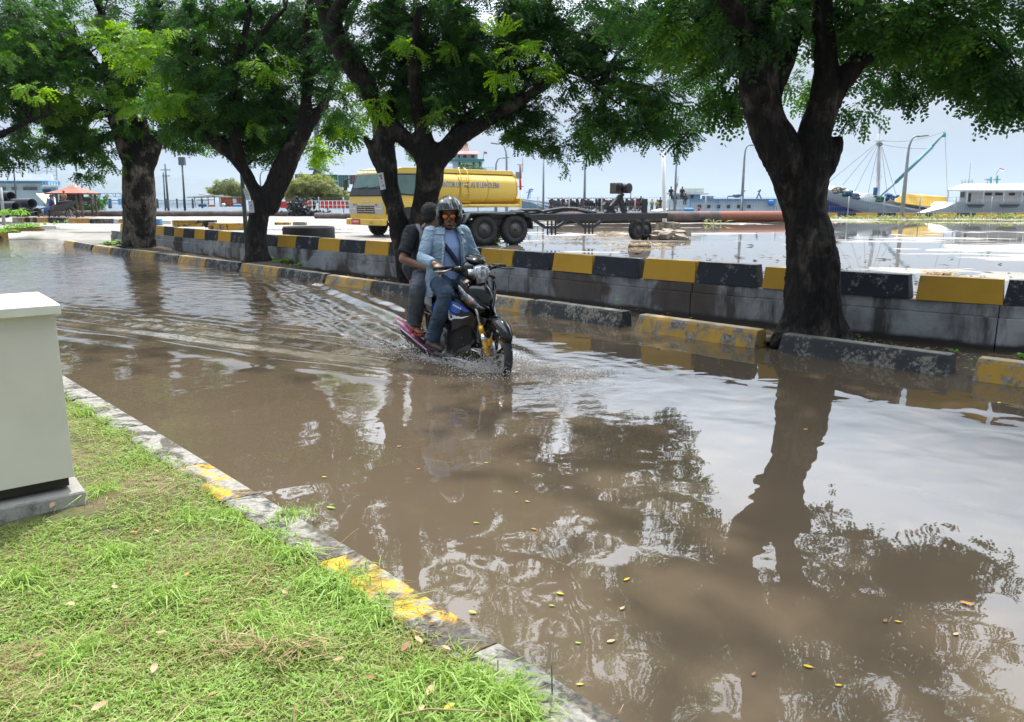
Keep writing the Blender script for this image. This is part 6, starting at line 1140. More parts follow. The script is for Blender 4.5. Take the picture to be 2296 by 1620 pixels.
for yy in (-.02,): MB().tube([(-3.35, .02, .98), (-3.35, .03, 1.9), (-3.40, -.12, 2.22), (-3.5, -.3, 2.34), (-3.65, -.4, 2.36)], .016, 6).tube([(-3.72, .02, .98), (-3.72, .03, 1.9), (-3.75, -.12, 2.22), (-3.8, -.3, 2.34), (-3.85, -.4, 2.36)], .016, 6).build('ladder_rail', YEL, tk)
for z in (1.15, 1.45, 1.75, 2.0): MB().tube([(-3.35, .03, z), (-3.72, .03, z)], .012, 6).build('ladder_rung', YEL, tk)
def wraptank(co):
    z = co.y; s = min(.999, abs(z+.10)/.60)if False else 0
    zz = 1.74+co.y-1.63; t_ = min(.99, abs(zz)/.60); y = (1-t_**3)**(1/3)-1.0; return Vector((co.x, co.y, co.z+y))
text_mesh('KANTOR UPP KELAS III LEWOLEBA', .29, paint('sign_blue', (.01, .16, .50), .5), 'lettering', tk, (-3.78, .006, 1.74), (math.pi/2, 0, math.pi), .66, .0, .003, wraptank)
# ------------------------------------------------------------------ flat trailer chassis
te = Vector((.87, .49, 0)).normalized(); tl = thing('trailer_chassis', 'long black trailer chassis with tandem wheels and small jockey wheels in the flooded yard', 'trailer', (-.88, 21.9, .27), math.atan2(te.y, te.x))
BK = paint('trailer_black', (.035, .040, .048), .45)
for y in (0.05, 1.05): MB().box((3.5, y, .735), (6.4, .09, .17)).build('side_beam', BK, tl, bevel=.006)
for x in (.45, 2.2, 4.0, 5.6, 6.6): MB().box((x, .55, .735), (.09, .9, .13)).build('cross_beam', BK, tl)
wheel(tl, (0, -.14, .41), (0, -1, 0), .41, .26); wheel(tl, (.98, -.14, .41), (0, -1, 0), .41, .26); wheel(tl, (0, 1.3, .41), (0, 1, 0), .41, .26); wheel(tl, (.98, 1.3, .41), (0, 1, 0), .41, .26)
MB().loft([[(-.62, -.30, .60), (-.62, .08, .60), (-.60, .08, .64), (-.60, -.30, .64)], [(-.45, -.30, .84), (-.45, .08, .84), (-.44, .08, .88), (-.44, -.30, .88)], [(1.15, -.30, .86), (1.15, .08, .86), (1.16, .08, .90), (1.16, -.30, .90)], [(1.46, -.30, .72), (1.46, .08, .72), (1.50, .08, .74), (1.50, -.30, .74)], [(1.50, -.30, .42), (1.50, .08, .42), (1.54, .08, .42), (1.54, -.30, .42)]]).build('mudguard', BK, tl)
MB().box((.5, -.05, .62), (.42, .12, .16)).box((.5, .0, .45), (.3, .2, .1)).build('suspension', BK, tl); MB().box((-1.05, .5, .55), (.95, 1.1, .5)).build('front_box', TRIM, tl, bevel=.01); MB().box((.45, .5, .78), (2.2, 1.1, .12)).build('deck_plate', BK, tl)
for pts in ([(1.05, .86), (1.6, .93), (2.1, .93), (2.55, .82), (3.0, .93), (3.5, .95), (4.1, .82)], [(1.2, .90), (2.0, .84), (3.0, .98), (3.7, .95), (4.2, .83)]): MB().tube([(x*1.0, .4+.2*(i % 2), z) for i, (x, z) in enumerate(pts)], .045, 8).build('tow_arm', BK, tl)
for xs in ((1.75, 2.15, 2.55, 2.95), (3.15, 3.5, 3.85, 4.25)):
    MB().beam((xs[0], .05, .66), (xs[1], .05, .44), .07, .08).beam((xs[1], .05, .44), (xs[2], .05, .44), .07, .08).beam((xs[2], .05, .44), (xs[3], .05, .66), .07, .08).build('under_truss', BK, tl); m_ = MB(); [m_.box(((xs[1]+xs[2])/2+q, .05, .43), (.03, .05, .42)) for q in (-.12, .02, .15)]; m_.build('spring_bolt', BK, tl)
MB().beam((4.62, .5, .82), (5.25, .5, 1.42), .12, .12).beam((4.55, .5, 1.12), (4.95, .5, .82), .12, .12).beam((5.35, .5, .82), (5.15, .5, 1.35), .12, .12).build('winch_stand', BK, tl)
w_ = MB().box((5.0, .5, 1.58), (.26, .34, .34)).build('winch', paint('greasy_metal', (.10, .09, .08), .4), tl, bevel=.03); MB().lathe([(.155, 0), (.155, .2), (.10, .2)], (5.18, .32, 1.58), (.2, -1, 0), 16).ell((4.92, .28, 1.62), (.10, .08, .14)).build('drum', TRIM, w_); MB().tube([(5.5, .5, 1.60), (5.58, .5, 1.5), (5.58, .5, 1.1)], .012, 5).build('crank', TRIM, w_)
MB().box((5.98, .3, .95), (.13, .13, .62)).build('stand_post', BK, tl)
MB().box((5.98, .4, .52), (.10, .12, .62)).build('jockey_fork', BK, tl); wheel(tl, (5.72, .35, .305), (.25, -1, 0), .305, .20, rim=RIMB); wheel(tl, (6.20, .55, .305), (.25, -1, 0), .305, .20, rim=RIMB); MB().tube([(5.72, .38, .3), (6.2, .55, .3)], .04, 6).build('axle', BK, tl)
# ------------------------------------------------------------------ posters on the trunks
def poster(corners, Y, label, marks, curv=.0):
    q = [P(x, y, Y+dy) for x, y, dy in corners]; n = (q[1]-q[0]).cross(q[3]-q[0]).normalized(); n = -n if n.y > 0 else n; c = sum(q, Vector())/4
    o = MB().prism([p+n*.004-n*0 for p in q], n*-.004).build('poster', paint('poster_paper', (.72, .74, .78), .7)); tag(o, label, 'poster')
    for u0, v0, u1, v1, m in marks:
        f = lambda u, v: q[0].lerp(q[1], u).lerp(q[3].lerp(q[2], u), v)+n*.006
        MB().add([f(u0, v0), f(u1, v0), f(u1, v1), f(u0, v1)], [(0, 1, 2, 3)]).build('print_mark', m, o)
INK = paint('ink_grey', (.10, .11, .14), .8); INKL = paint('ink_pale_blue', (.35, .40, .50), .8)
poster([(846, 389, -.36), (859, 387, -.36), (865, 424, -.36), (853, 427, -.36)], 13.4, 'white notice with small dark drawings pinned to the leaning tree stem before the truck', [(.25, .12, .50, .22, INK), (.52, .16, .72, .24, INK), (.4, .28, .68, .38, INK), (.3, .50, .62, .53, INKL), (.3, .58, .7, .61, INKL), (.55, .70, .85, .88, INKL), (.3, .72, .5, .75, INKL), (.3, .80, .48, .83, INKL)])
poster([(544, 424, -.35), (553, 422, -.35), (562, 448, -.35), (553, 450, -.35)], 17.4, 'upper of two white notices beside the fork of the Y shaped tree', [(.35, .15, .75, .20, INKL), (.35, .30, .80, .34, INKL), (.4, .5, .7, .56, INK), (.4, .7, .8, .74, INKL)])
poster([(556, 452, -.35), (567, 450, -.35), (571, 477, -.35), (560, 478, -.35)], 17.4, 'lower of two white notices beside the trunk of the Y shaped tree', [(.2, .05, .9, .12, INKL), (.3, .3, .7, .5, INKL), (.3, .6, .8, .64, INKL), (.3, .75, .7, .78, INKL)])
# ================================================================== motorcycle: local x forward, y left, z up, z=0 on the submerged road
BH = Vector((.58, -.8146, 0)); BLOC = (-.14, 6.86, -.13); BRZ = math.atan2(BH.y, BH.x)
bk = thing('motorcycle', 'glossy black underbone motorcycle with gold fork legs and pink exhaust cover splashing through the flood', 'motorcycle', BLOC, BRZ)
GB = mat('gloss_black_fairing', (.006, .006, .007), (.005, .005, .005), 5, .13, coat=.35, bump=0, spec=.35); GOLD = mat('gold_fork', (.75, .42, .03), (.62, .34, .02), 9, .25, metal=.3, coat=.4); PINK = mat('pink_exhaust_cover', (.42, .03, .20), (.30, .02, .16), 14, .35, coat=.5); DBLK = paint('matte_black', (.012, .012, .013), .55); ALU = mat('cast_aluminium', (.35, .35, .36), (.2, .2, .21), 12, .4, metal=.8); BLU = mat('decal_blue', (.01, .10, .55), (.01, .10, .55), 3, .2, coat=.6); DW = mat('decal_white', (.75, .77, .80), (.7, .72, .75), 3, .25, coat=.5)
HLG = NT('headlight_glass'); v = HLG.coord('Object', (3, 1, 1)); HLG.bsdf(HLG.ramp(HLG.noise(v, 22, 3), [(.38, (.16, .18, .20)), (.6, (.70, .73, .77))]), .08, .35, None, .6, 1.0); HLG = HLG.m
def bwheel(c, steer, r=.285, wd=.075):
    ax = Vector((-math.sin(steer), math.cos(steer), 0)); c = Vector(c); a = Vector((math.cos(steer), math.sin(steer), 0)); up = Vector((0, 0, 1))
    w_ = MB().lathe([(r-.062, -wd*.30), (r-.045, -wd*.5), (r-.02, -wd*.47), (r-.004, -wd*.25), (r, 0), (r-.004, wd*.25), (r-.02, wd*.47), (r-.045, wd*.5), (r-.062, wd*.30)], c, ax, 44, closed=True).build('wheel', RUB, bk)
    tr = MB(); [tr.beam(c+(a*math.cos(t)+up*math.sin(t))*(r+.0005)+ax*wd*.05*s_, c+(a*math.cos(t+.05*s_)+up*math.sin(t+.05*s_))*(r-.009)+ax*wd*.40*s_, .004, .006) for k in range(40) for s_ in (-1, 1) for t in (2*math.pi*k/40,)]; tr.build('tread', DBLK, w_)['kind'] = 'stuff'
    MB().lathe([(r-.060, -wd*.30), (r-.052, -wd*.36), (r-.075, -wd*.20), (r-.085, 0), (r-.075, wd*.20), (r-.052, wd*.36), (r-.060, wd*.30)], c, ax, 44, closed=True).build('rim', DBLK, w_)
    for sgn in (-1, 1): MB().lathe([(r-.060, sgn*wd*.37), (r-.052, sgn*wd*.37), (r-.052, sgn*wd*.39), (r-.060, sgn*wd*.39)], c, ax, 44, closed=True).build('rim_stripe', CHR, w_)
    sp_ = MB()
    for k in range(5):
        t = 2*math.pi*k/5+.3
        for dt in (-.16, .16): sp_.beam(c+(a*math.cos(t)+up*math.sin(t))*.03, c+(a*math.cos(t+dt)+up*math.sin(t+dt))*(r-.075), .014, .022, tuple(ax))
    sp_.build('spokes', DBLK, w_); MB().lathe([(.03, -.05), (.035, -.03), (.035, .03), (.03, .05)], c, ax, 14).build('hub', ALU, w_)
    return w_, ax, a
ST_ = -.16
fw, fax, fa = bwheel((0, 0, .285), ST_); bwheel((-1.24, 0, .285), 0)
m_ = MB().lathe([(.045, 0), (.105, 0), (.105, .004), (.045, .004)], Vector((0, 0, .285))-fax*.055, fax, 26, closed=True); m_.build('brake_disc', ALU, fw)
MB().box(Vector((-.02, 0, .385))-fax*.055, (.07, .04, .06), M3(ST_)).build('brake_caliper', GOLD, bk, bevel=.006)
top = Vector((-.30, 0, .90)); 
for s_ in (-1, 1):
    b_ = Vector((0, 0, .285))+fax*s_*.088; e_ = Vector((-.125, 0, .56))+fax*s_*.088; tp = top+fax*s_*.088
    MB().tube([b_+Vector((.012, 0, -.02)), b_.lerp(e_, .35), b_.lerp(e_, .62)], [.026, .026, .027], 12).build('fork_leg', GOLD, bk); MB().tube([b_.lerp(e_, .36), b_.lerp(e_, .60)], .0275, 12).build('fork_ring', CHR, bk)
    MB().tube([b_.lerp(e_, .62), b_.lerp(e_, .86)], [.027, .026], 12).build('fork_leg', GOLD, bk); MB().tube([b_.lerp(e_, .86), tp], .016, 10).build('fork_tube', CHR, bk)
MB().tube([Vector((0, 0, .285))-fax*.11, Vector((0, 0, .285))+fax*.11], .009, 8).build('axle', ALU, bk)
MB().tube([Vector((-.03, 0, .36))-fax*.07, (-.10, -.13, .42), (-.17, -.15, .52), (-.16, -.10, .62)], .005, 6).build('brake_hose', DBLK, bk)
# front fender
rings = []
for k in range(13):
    t = R(28)+R(128)*k/12; rr = .318+.010*math.sin(k/12*math.pi); wd = .066*math.sin(min(1, (k+1.2)/4)*math.pi/2)*(1 if k < 9 else 1-.12*(k-8)/4); c = Vector((0, 0, .285)); d = fa*math.cos(t)+Vector((0, 0, 1))*math.sin(t); dip = .055
    rings.append([c+d*(rr-dip)-fax*wd, c+d*(rr-.015)-fax*wd*.92, c+d*(rr+.006)-fax*wd*.45, c+d*(rr+.016), c+d*(rr+.006)+fax*wd*.45, c+d*(rr-.015)+fax*wd*.92, c+d*(rr-dip)+fax*wd, c+d*(rr-dip)+fax*(wd-.006), c+d*(rr-.01), c+d*(rr-dip)-fax*(wd-.006)])
MB().loft(rings, True).build('front_fender', GB, bk)
for s_ in (-1, 1): MB().prism([Vector((-.02, 0, .60))+fax*s_*.068, Vector((-.17, 0, .60))+fax*s_*.072, Vector((-.19, 0, .36))+fax*s_*.074, Vector((-.145, 0, .36))+fax*s_*.074, Vector((-.10, 0, .50))+fax*s_*.070], fax*s_*.008).build('fender_side', GB, bk)
# front shield: lofted V with central nose
sh = [  # z, nose x, half width, side x, inner depth
    (.44, -.22, .085, -.34), (.52, -.185, .120, -.38), (.60, -.13, .165, -.42), (.68, -.10, .190, -.44), (.76, -.10, .190, -.44), (.83, -.13, .165, -.43), (.90, -.19, .11, -.41)]
rings = [[(sx, -hw, z), (sx*.45+nx*.55, -hw*.82, z+.004), (nx-.012, -hw*.30, z+.008), (nx, 0, z+.01), (nx-.012, hw*.30, z+.008), (sx*.45+nx*.55, hw*.82, z+.004), (sx, hw, z), (sx-.02, 0, z)] for z, nx, hw, sx in sh]
o = MB().loft(rings, True).build('front_shield', GB, bk); o.modifiers.new('s', 'SUBSURF').levels = 1; o.modifiers['s'].render_levels = 1
# nose V blades with lamps
for s_ in (-1, 1):
    MB().loft([[(-.06, s_*.012, .66), (-.10, s_*.012, .63), (-.13, s_*.02, .65), (-.10, s_*.02, .70)], [(-.135, s_*.085, .73), (-.17, s_*.09, .70), (-.20, s_*.09, .73), (-.17, s_*.085, .78)], [(-.22, s_*.155, .85), (-.27, s_*.165, .80), (-.30, s_*.16, .83), (-.27, s_*.15, .88)], [(-.30, s_*.175, .93), (-.33, s_*.178, .90), (-.34, s_*.175, .91), (-.32, s_*.172, .94)]], True).build('shield_blade', GB, bk)
    MB().loft([[(-.105, s_*.045, .675), (-.12, s_*.05, .665), (-.12, s_*.045, .68)], [(-.175, s_*.125, .74), (-.215, s_*.135, .70), (-.18, s_*.118, .765)], [(-.255, s_*.168, .815), (-.30, s_*.178, .785), (-.265, s_*.160, .83)], [(-.33, s_*.180, .87), (-.345, s_*.182, .86), (-.335, s_*.178, .88)]], True).build('indicator', HLG, bk)
    MB().ell((-.20, s_*.140, .735), (.02, .014, .018)).build('amber_bulb', paint('amber_lens', (.6, .15, .04), .2), bk)
    # side wing with blue and white decal
    MB().loft([[(-.17, s_*.125, .62), (-.17, s_*.11, .52), (-.20, s_*.10, .52), (-.20, s_*.12, .62)], [(-.32, s_*.182, .74), (-.32, s_*.165, .50), (-.34, s_*.15, .50), (-.34, s_*.17, .74)], [(-.47, s_*.205, .76), (-.45, s_*.185, .44), (-.47, s_*.17, .44), (-.49, s_*.19, .76)], [(-.52, s_*.20, .70), (-.52, s_*.18, .40), (-.54, s_*.17, .40), (-.54, s_*.19, .70)]]).build('side_wing', GB, bk, bevel=.004)
    def wq(x, z, o_=.006):
        y = np.interp(-x, [.17, .32, .46, .52], [.125, .182, .205, .20])-(.78-z)*.075; return Vector((x-.0, s_*(y+o_), z))
    MB().prism([wq(-.22, .645), wq(-.34, .715), (wq(-.46, .73)), wq(-.475, .64), wq(-.38, .615)], (0, s_*.004, 0)).build('blue_decal', BLU, bk)
    MB().prism([wq(-.20, .615), wq(-.38, .585), wq(-.49, .635), wq(-.50, .555), wq(-.46, .54), wq(-.42, .56), wq(-.30, .575)], (0, s_*.003, 0)).build('white_decal', DW, bk)
    MB().prism([wq(-.40, .61, .009), wq(-.47, .625, .009), wq(-.47, .60, .009), wq(-.41, .592, .009)], (0, s_*.003, 0)).build('blue_decal', BLU, bk)
    for k in range(5): MB().prism([wq(-.30-k*.022, .672+k*.006, .011), wq(-.315-k*.022, .676+k*.006, .011), wq(-.318-k*.022, .660+k*.006, .011), wq(-.303-k*.022, .656+k*.006, .011)], (0, s_*.002, 0)).build('white_mark', DW, bk)
    # lower leg shield and side cover
    MB().loft([[(-.26, s_*.09, .56), (-.30, s_*.07, .34), (-.33, s_*.06, .34), (-.30, s_*.07, .56)], [(-.42, s_*.165, .60), (-.46, s_*.15, .24), (-.49, s_*.13, .24), (-.46, s_*.15, .60)], [(-.56, s_*.165, .52), (-.62, s_*.15, .22), (-.64, s_*.13, .22), (-.60, s_*.14, .52)]]).build('leg_shield', DBLK, bk, bevel=.004)
    MB().loft([[(-.50, s_*.05, .58), (-.52, s_*.09, .44), (-.52, s_*.05, .36), (-.50, 0, .45)], [(-.72, s_*.11, .66), (-.74, s_*.13, .50), (-.72, s_*.08, .40), (-.72, 0, .5)], [(-1.05, s_*.13, .74), (-1.08, s_*.14, .60), (-1.05, s_*.08, .50), (-1.05, 0, .6)], [(-1.42, s_*.07, .82), (-1.44, s_*.06, .74), (-1.42, s_*.03, .70), (-1.42, 0, .76)]], True).build('side_cover', GB, bk)
    MB().prism([(-.62, s_*.118, .60), (-.86, s_*.135, .66), (-.92, s_*.140, .60), (-.72, s_*.128, .54)], (0, s_*.006, 0)).build('blue_decal', BLU, bk); MB().prism([(-.90, s_*.142, .70), (-1.15, s_*.142, .74), (-1.1, s_*.146, .66), (-.9, s_*.144, .62)], (0, s_*.005, 0)).build('white_decal', DW, bk)
# tunnel, seat, tail
MB().loft([[(-.36, -.07, .80), (-.36, .07, .80), (-.34, .05, .42), (-.34, -.05, .42)], [(-.50, -.08, .62), (-.50, .08, .62), (-.52, .06, .36), (-.52, -.06, .36)], [(-.66, -.09, .66), (-.66, .09, .66), (-.66, .07, .42), (-.66, -.07, .42)]], True).build('tunnel', GB, bk)
MB().loft([[(-.60, -.07, .74), (-.60, .07, .74), (-.60, .06, .66), (-.60, -.06, .66)], [(-.78, -.13, .77), (-.78, .13, .77), (-.78, .12, .68), (-.78, -.12, .68)], [(-1.0, -.13, .80), (-1.0, .13, .80), (-1.0, .12, .72), (-1.0, -.12, .72)], [(-1.3, -.09, .84), (-1.3, .09, .84), (-1.3, .08, .77), (-1.3, -.08, .77)]], True).build('seat', DBLK, bk, bevel=.01)
MB().tube([(-1.2, -.1, .82), (-1.45, -.09, .86), (-1.52, 0, .87), (-1.45, .09, .86), (-1.2, .1, .82)], .013, 8).build('grab_rail', ALU, bk); MB().box((-1.50, 0, .80), (.06, .10, .06)).build('tail_light', REDP, bk, bevel=.01)
MB().loft([[(-1.32, -.06, .74), (-1.32, .06, .74), (-1.30, .06, .72), (-1.30, -.06, .72)], [(-1.58, -.06, .52), (-1.58, .06, .52), (-1.55, .06, .50), (-1.55, -.06, .50)]]).build('rear_fender', DBLK, bk)
# engine, exhaust, pegs, swingarm
MB().tube([(-.44, 0, .36), (-.62, 0, .34)], [.07, .085], 12).box((-.70, 0, .30), (.26, .20, .20)).lathe([(.09, 0), (.085, .03)], (-.70, -.10, .30), (0, -1, 0), 16).build('engine', ALU, bk, bevel=.01)
MB().box((-1.0, .09, .30), (.5, .03, .05)).box((-1.0, -.09, .30), (.5, .03, .05)).build('swingarm', DBLK, bk)
for s_ in (-1, 1): MB().tube([(-1.24, s_*.12, .30), (-1.08, s_*.13, .62)], .022, 10).build('rear_shock', GOLD, bk)
MB().tube([(-.5, -.06, .30), (-.52, -.12, .19), (-.75, -.15, .17), (-.95, -.17, .20)], [.016, .018, .018, .024], 10).build('exhaust_pipe', ALU, bk); MB().tube([(-.93, -.17, .195), (-1.02, -.175, .21), (-1.36, -.19, .32), (-1.43, -.19, .345)], [.028, .045, .052, .035], 14).build('muffler', DBLK, bk)
MB().loft([[(-.78, -.185, .15), (-.78, -.20, .17), (-.80, -.19, .20)], [(-1.05, -.215, .20), (-1.05, -.245, .26), (-1.08, -.20, .30)], [(-1.30, -.225, .28), (-1.30, -.250, .36), (-1.32, -.20, .39)], [(-1.50, -.215, .40), (-1.50, -.23, .42), (-1.50, -.20, .44)]], True).build('exhaust_cover', PINK, bk); MB().beam((-.86, -.232, .205), (-1.35, -.262, .36), .006, .008).beam((-1.28, -.250, .39), (-1.45, -.245, .42), .006, .02).build('cover_stripe', DW, bk)
for x, z, s_ in ((-.72, .235, -1), (-.72, .235, 1), (-1.05, .335, -1), (-1.05, .335, 1)): MB().tube([(x, s_*.08, z), (x, s_*.27, z)], .013, 8).build('foot_peg', DBLK, bk)
MB().beam((-.62, -.12, .26), (-.50, -.15, .22), .02, .015).build('brake_pedal', ALU, bk)
# handlebar cowl and headlight
HB = Vector((-.33, 0, 1.0)); A_ = lambda x, y, z: HB+Vector((x*math.cos(ST_*.7)-y*math.sin(ST_*.7), x*math.sin(ST_*.7)+y*math.cos(ST_*.7), z))
o = MB().loft([[A_(.10, -.05, -.135), A_(.10, .05, -.135), A_(.12, .085, -.03), A_(.075, .06, .08), A_(.075, -.06, .08), A_(.12, -.085, -.03)], [A_(.05, -.085, -.14), A_(.05, .085, -.14), A_(.07, .14, -.01), A_(.02, .09, .11), A_(.02, -.09, .11), A_(.07, -.14, -.01)], [A_(-.04, -.08, -.09), A_(-.04, .08, -.09), A_(-.04, .17, .0), A_(-.05, .10, .12), A_(-.05, -.10, .12), A_(-.04, -.17, .0)], [A_(-.11, -.05, -.05), A_(-.11, .05, -.05), A_(-.11, .10, .01), A_(-.11, .06, .05), A_(-.11, -.06, .05), A_(-.11, -.10, .01)]], True).build('handlebar_cowl', GB, bk); o.modifiers.new('s', 'SUBSURF').levels = 1; o.modifiers['s'].render_levels = 1
for s_ in (-1, 1): MB().loft([[A_(.03, s_*.07, .03), A_(.05, s_*.08, -.02), A_(-.06, s_*.08, -.05), A_(-.08, s_*.07, .03)], [A_(-.02, s_*.17, .045), A_(.0, s_*.18, .005), A_(-.08, s_*.18, -.01), A_(-.09, s_*.17, .04)], [A_(-.04, s_*.215, .03), A_(-.03, s_*.22, .01), A_(-.08, s_*.22, .0), A_(-.08, s_*.215, .025)]], True).build('cowl_wing', GB, bk)
MB().loft([[A_(.105, -.075, .045), A_(.13, -.068, -.04), A_(.115, -.045, -.115), A_(.115, .045, -.115), A_(.13, .068, -.04), A_(.105, .075, .045), A_(.11, .0, .065)], [A_(.140, -.055, .03), A_(.160, -.050, -.03), A_(.14, -.03, -.095), A_(.14, .03, -.095), A_(.160, .050, -.03), A_(.140, .055, .03), A_(.148, .0, .045)]], True).build('headlight', HLG, bk)
for s_ in (-1, 1): MB().loft([[A_(.10, s_*.058, .02), A_(.115, s_*.055, -.04), A_(.09, s_*.06, -.07)], [A_(.065, s_*.11, .02), A_(.075, s_*.112, -.02), A_(.06, s_*.10, -.05)]], True).build('indicator', HLG, bk)
MB().ell(A_(.0, 0, .105), (.11, .10, .03), M3(0, .30)).build('visor', GB, bk)
for s_ in (-1, 1):
    MB().tube([A_(-.06, s_*.10, .02), A_(-.07, s_*.20, .03), A_(-.09, s_*.26, .03)], .011, 8).build('handlebar', DBLK, bk); MB().tube([A_(-.085, s_*.245, .03), A_(-.12, s_*.37, .02)], [.017, .016], 12).build('grip', DBLK, bk)
    MB().tube([A_(-.03, s_*.23, .02), A_(.02, s_*.30, .005), A_(-.01, s_*.40, .0)], [.007, .007, .009], 8).build('lever', ALU if s_ < 0 else DBLK, bk); MB().box(A_(-.06, s_*.22, .025), (.05, .04, .045), M3(ST_)).build('switch_block', DBLK, bk, bevel=.006)
MB().tube([A_(.02, .10, -.04), A_(.05, .17, -.07), A_(.0, .2, -.03)], .012, 6).tube([A_(.0, .12, .0), A_(.03, .20, .04), A_(-.03, .25, .03)], .008, 6).build('cables', DBLK, bk)
# ================================================================== people
SKIN = mat('brown_skin', (.27, .145, .09), (.21, .105, .065), 18, .5, bump=.05); SKIN2 = mat('tan_skin', (.26, .14, .09), (.21, .11, .07), 18, .5)
def m_denim(name, a, b, sc_=40):
    t = NT(name); v = t.coord('Object'); n = t.noise(v, 6, 5, .6); f = t.noise(t.coord('Object', (1, 1, 3)), 90, 3, .6); w_ = t.noise(t.coord('Object', (1, 1, 2.2)), 11, 4, .6, 1.0)
    c = t.ramp(n, [(.34, a), (.66, b)]); c = t.mix(t.ramp(f, [(.4, 0.0), (.7, .25)]), c, tuple(min(1, q*1.6) for q in b)); t.bsdf(c, .85, 0, t.bump(w_, .9, .03), .2); return t.m
JACK = m_denim('light_denim', (.19, .28, .38), (.32, .43, .54)); JEAN = m_denim('blue_jeans_denim', (.022, .038, .062), (.08, .12, .175)); JEANG = m_denim('grey_jeans', (.05, .06, .075), (.12, .135, .16)); TSH = mat('pale_blue_cotton', (.38, .52, .86), (.32, .45, .78), 7, .85, bump=.3, bdist=.02); BLKT = mat('black_cotton', (.018, .020, .028), (.012, .013, .018), 7, .9, bump=.4, bdist=.02); NAVS = mat('navy_webbing', (.02, .03, .07), (.012, .02, .05), 30, .8)
def T(mb, pts, r, n=12, r2=None, side=None): mb.tube(pts, r, n, side=side, r2=r2); mb.ell(pts[0], (r[0] if hasattr(r, '__len__') else r)*.99, nu=10, nv=6); mb.ell(pts[-1], (r[-1] if hasattr(r, '__len__') else r)*.99, nu=10, nv=6); return mb
def hand(mb, wrist, fwd, up, side, s=1.0, curl=.9):
    """five fingers curling round an axis; fwd along the hand, up = back of the hand, side = thumb side"""
    w_ = Vector(wrist); f = Vector(fwd).normalized(); u = (Vector(up)-f*Vector(up).dot(f)).normalized(); t = f.cross(u); t = t if t.dot(Vector(side)) > 0 else -t
    rot = Matrix((f, t, u)).transposed(); mb.ell(w_+f*.048*s, (.052*s, .040*s, .017*s), rot, 10, 7); mb.ell(w_+f*.02*s+t*.02*s, (.035*s, .02*s, .017*s), rot, 8, 6)
    for k, (o_, L) in enumerate(((.029, .072), (.010, .080), (-.010, .074), (-.028, .060))):
        b_ = w_+f*.082*s+t*o_*s; p1 = b_+(f*math.cos(curl*.4)-u*math.sin(curl*.4))*L*.42*s; p2 = p1+(f*math.cos(curl*1.2)-u*math.sin(curl*1.2))*L*.32*s; p3 = p2+(f*math.cos(curl*1.9)-u*math.sin(curl*1.9))*L*.26*s
        mb.tube([b_-f*.015*s, b_, p1, p2, p3], [.0088*s, .0088*s, .0082*s, .0074*s, .006*s], 8); mb.ell(p3, .006*s, nu=6, nv=5); mb.ell(p1, .0083*s, nu=6, nv=5)
    b_ = w_+f*.03*s+t*.032*s; p1 = b_+(f*.7+t*.6-u*.2).normalized()*.036*s; p2 = p1+(f*.9+t*.1-u*.4).normalized()*.030*s; mb.tube([b_-t*.01*s, b_, p1, p2], [.011*s, .0105*s, .0095*s, .007*s], 8); mb.ell(p2, .007*s, nu=6, nv=5)
def head_mesh(mb, c, rot, s=1.0, face=True):
    q = lambda x, y, z: c+rot @ Vector((x*s, y*s, z*s))
    mb.ell(q(-.012, 0, .03), (.095*s, .075*s, .10*s), rot, 20, 14); mb.ell(q(.022, 0, -.045), (.066*s, .058*s, .075*s), rot, 18, 12); mb.ell(q(.048, 0, -.094), (.030*s, .032*s, .022*s), rot, 10, 8)
    if face:
        mb.tube([q(.083, 0, .012), q(.100, 0, -.022), q(.094, 0, -.032)], [.008*s, .014*s, .011*s], 8); mb.ell(q(.094, .011, -.031), .009*s, nu=8, nv=6); mb.ell(q(.094, -.011, -.031), .009*s, nu=8, nv=6)
        mb.ell(q(.076, 0, .022), (.016*s, .05*s, .012*s), rot, 10, 6); mb.ell(q(.062, .035, -.02), (.02*s, .02*s, .02*s), rot); mb.ell(q(.062, -.035, -.02), (.02*s, .02*s, .02*s), rot)
        mb.tube([q(.076, -.022, -.061), q(.088, 0, -.058), q(.076, .022, -.061)], [.005*s, .0075*s, .005*s], 8); mb.tube([q(.074, -.018, -.071), q(.084, 0, -.071), q(.074, .018, -.071)], [.005*s, .0075*s, .005*s], 8)
    for e in (-1, 1): mb.ell(q(-.008, e*.078, -.008), (.018*s, .010*s, .030*s), rot, 10, 8)
# ---- rider
rd = thing('person', 'rider in a black helmet, orange sunglasses, light denim jacket and blue jeans steering the motorcycle', 'person', BLOC, BRZ)
HC = Vector((-.775, 0.0, 1.485)); HR = M3(-.60, .10, .0); hip = Vector((-.86, 0, .86)); ch = Vector((-.82, 0, 1.20)); shz = 1.335
fwd_t = Vector((math.cos(-.15), math.sin(-.15), 0)); sdv = Vector((-fwd_t.y, fwd_t.x, 0))
SR = Vector((-.83, 0, shz))-sdv*.165; SL = Vector((-.83, 0, shz))+sdv*.165
ER = Vector((-.80, -.285, 1.09)); WRr = Vector(A_(-.175, -.325, .055)); EL = Vector((-.76, .27, 1.08)); WLl = Vector((-.60, .10, .885))
KR = Vector((-.50, -.21, .765)); FR = Vector((-.74, -.235, .335)); KL = Vector((-.50, .21, .765)); FLt = Vector((-.74, .235, .335))
bd = MB(); head_mesh(bd, HC, HR); T(bd, [HC+Vector((-.03, 0, -.06)), Vector((-.83, 0, 1.37)), Vector((-.84, 0, 1.28))], [.052, .056, .07])
bd.tube([hip, Vector((-.86, 0, 1.0)), ch, Vector((-.835, 0, 1.31))], [.13, .135, .155, .13], 16, side=(0, 1, 0), r2=[.10, .10, .105, .07]); bd.ell(hip, (.11, .15, .10)); bd.ell((-.835, 0, 1.31), (.08, .16, .06))
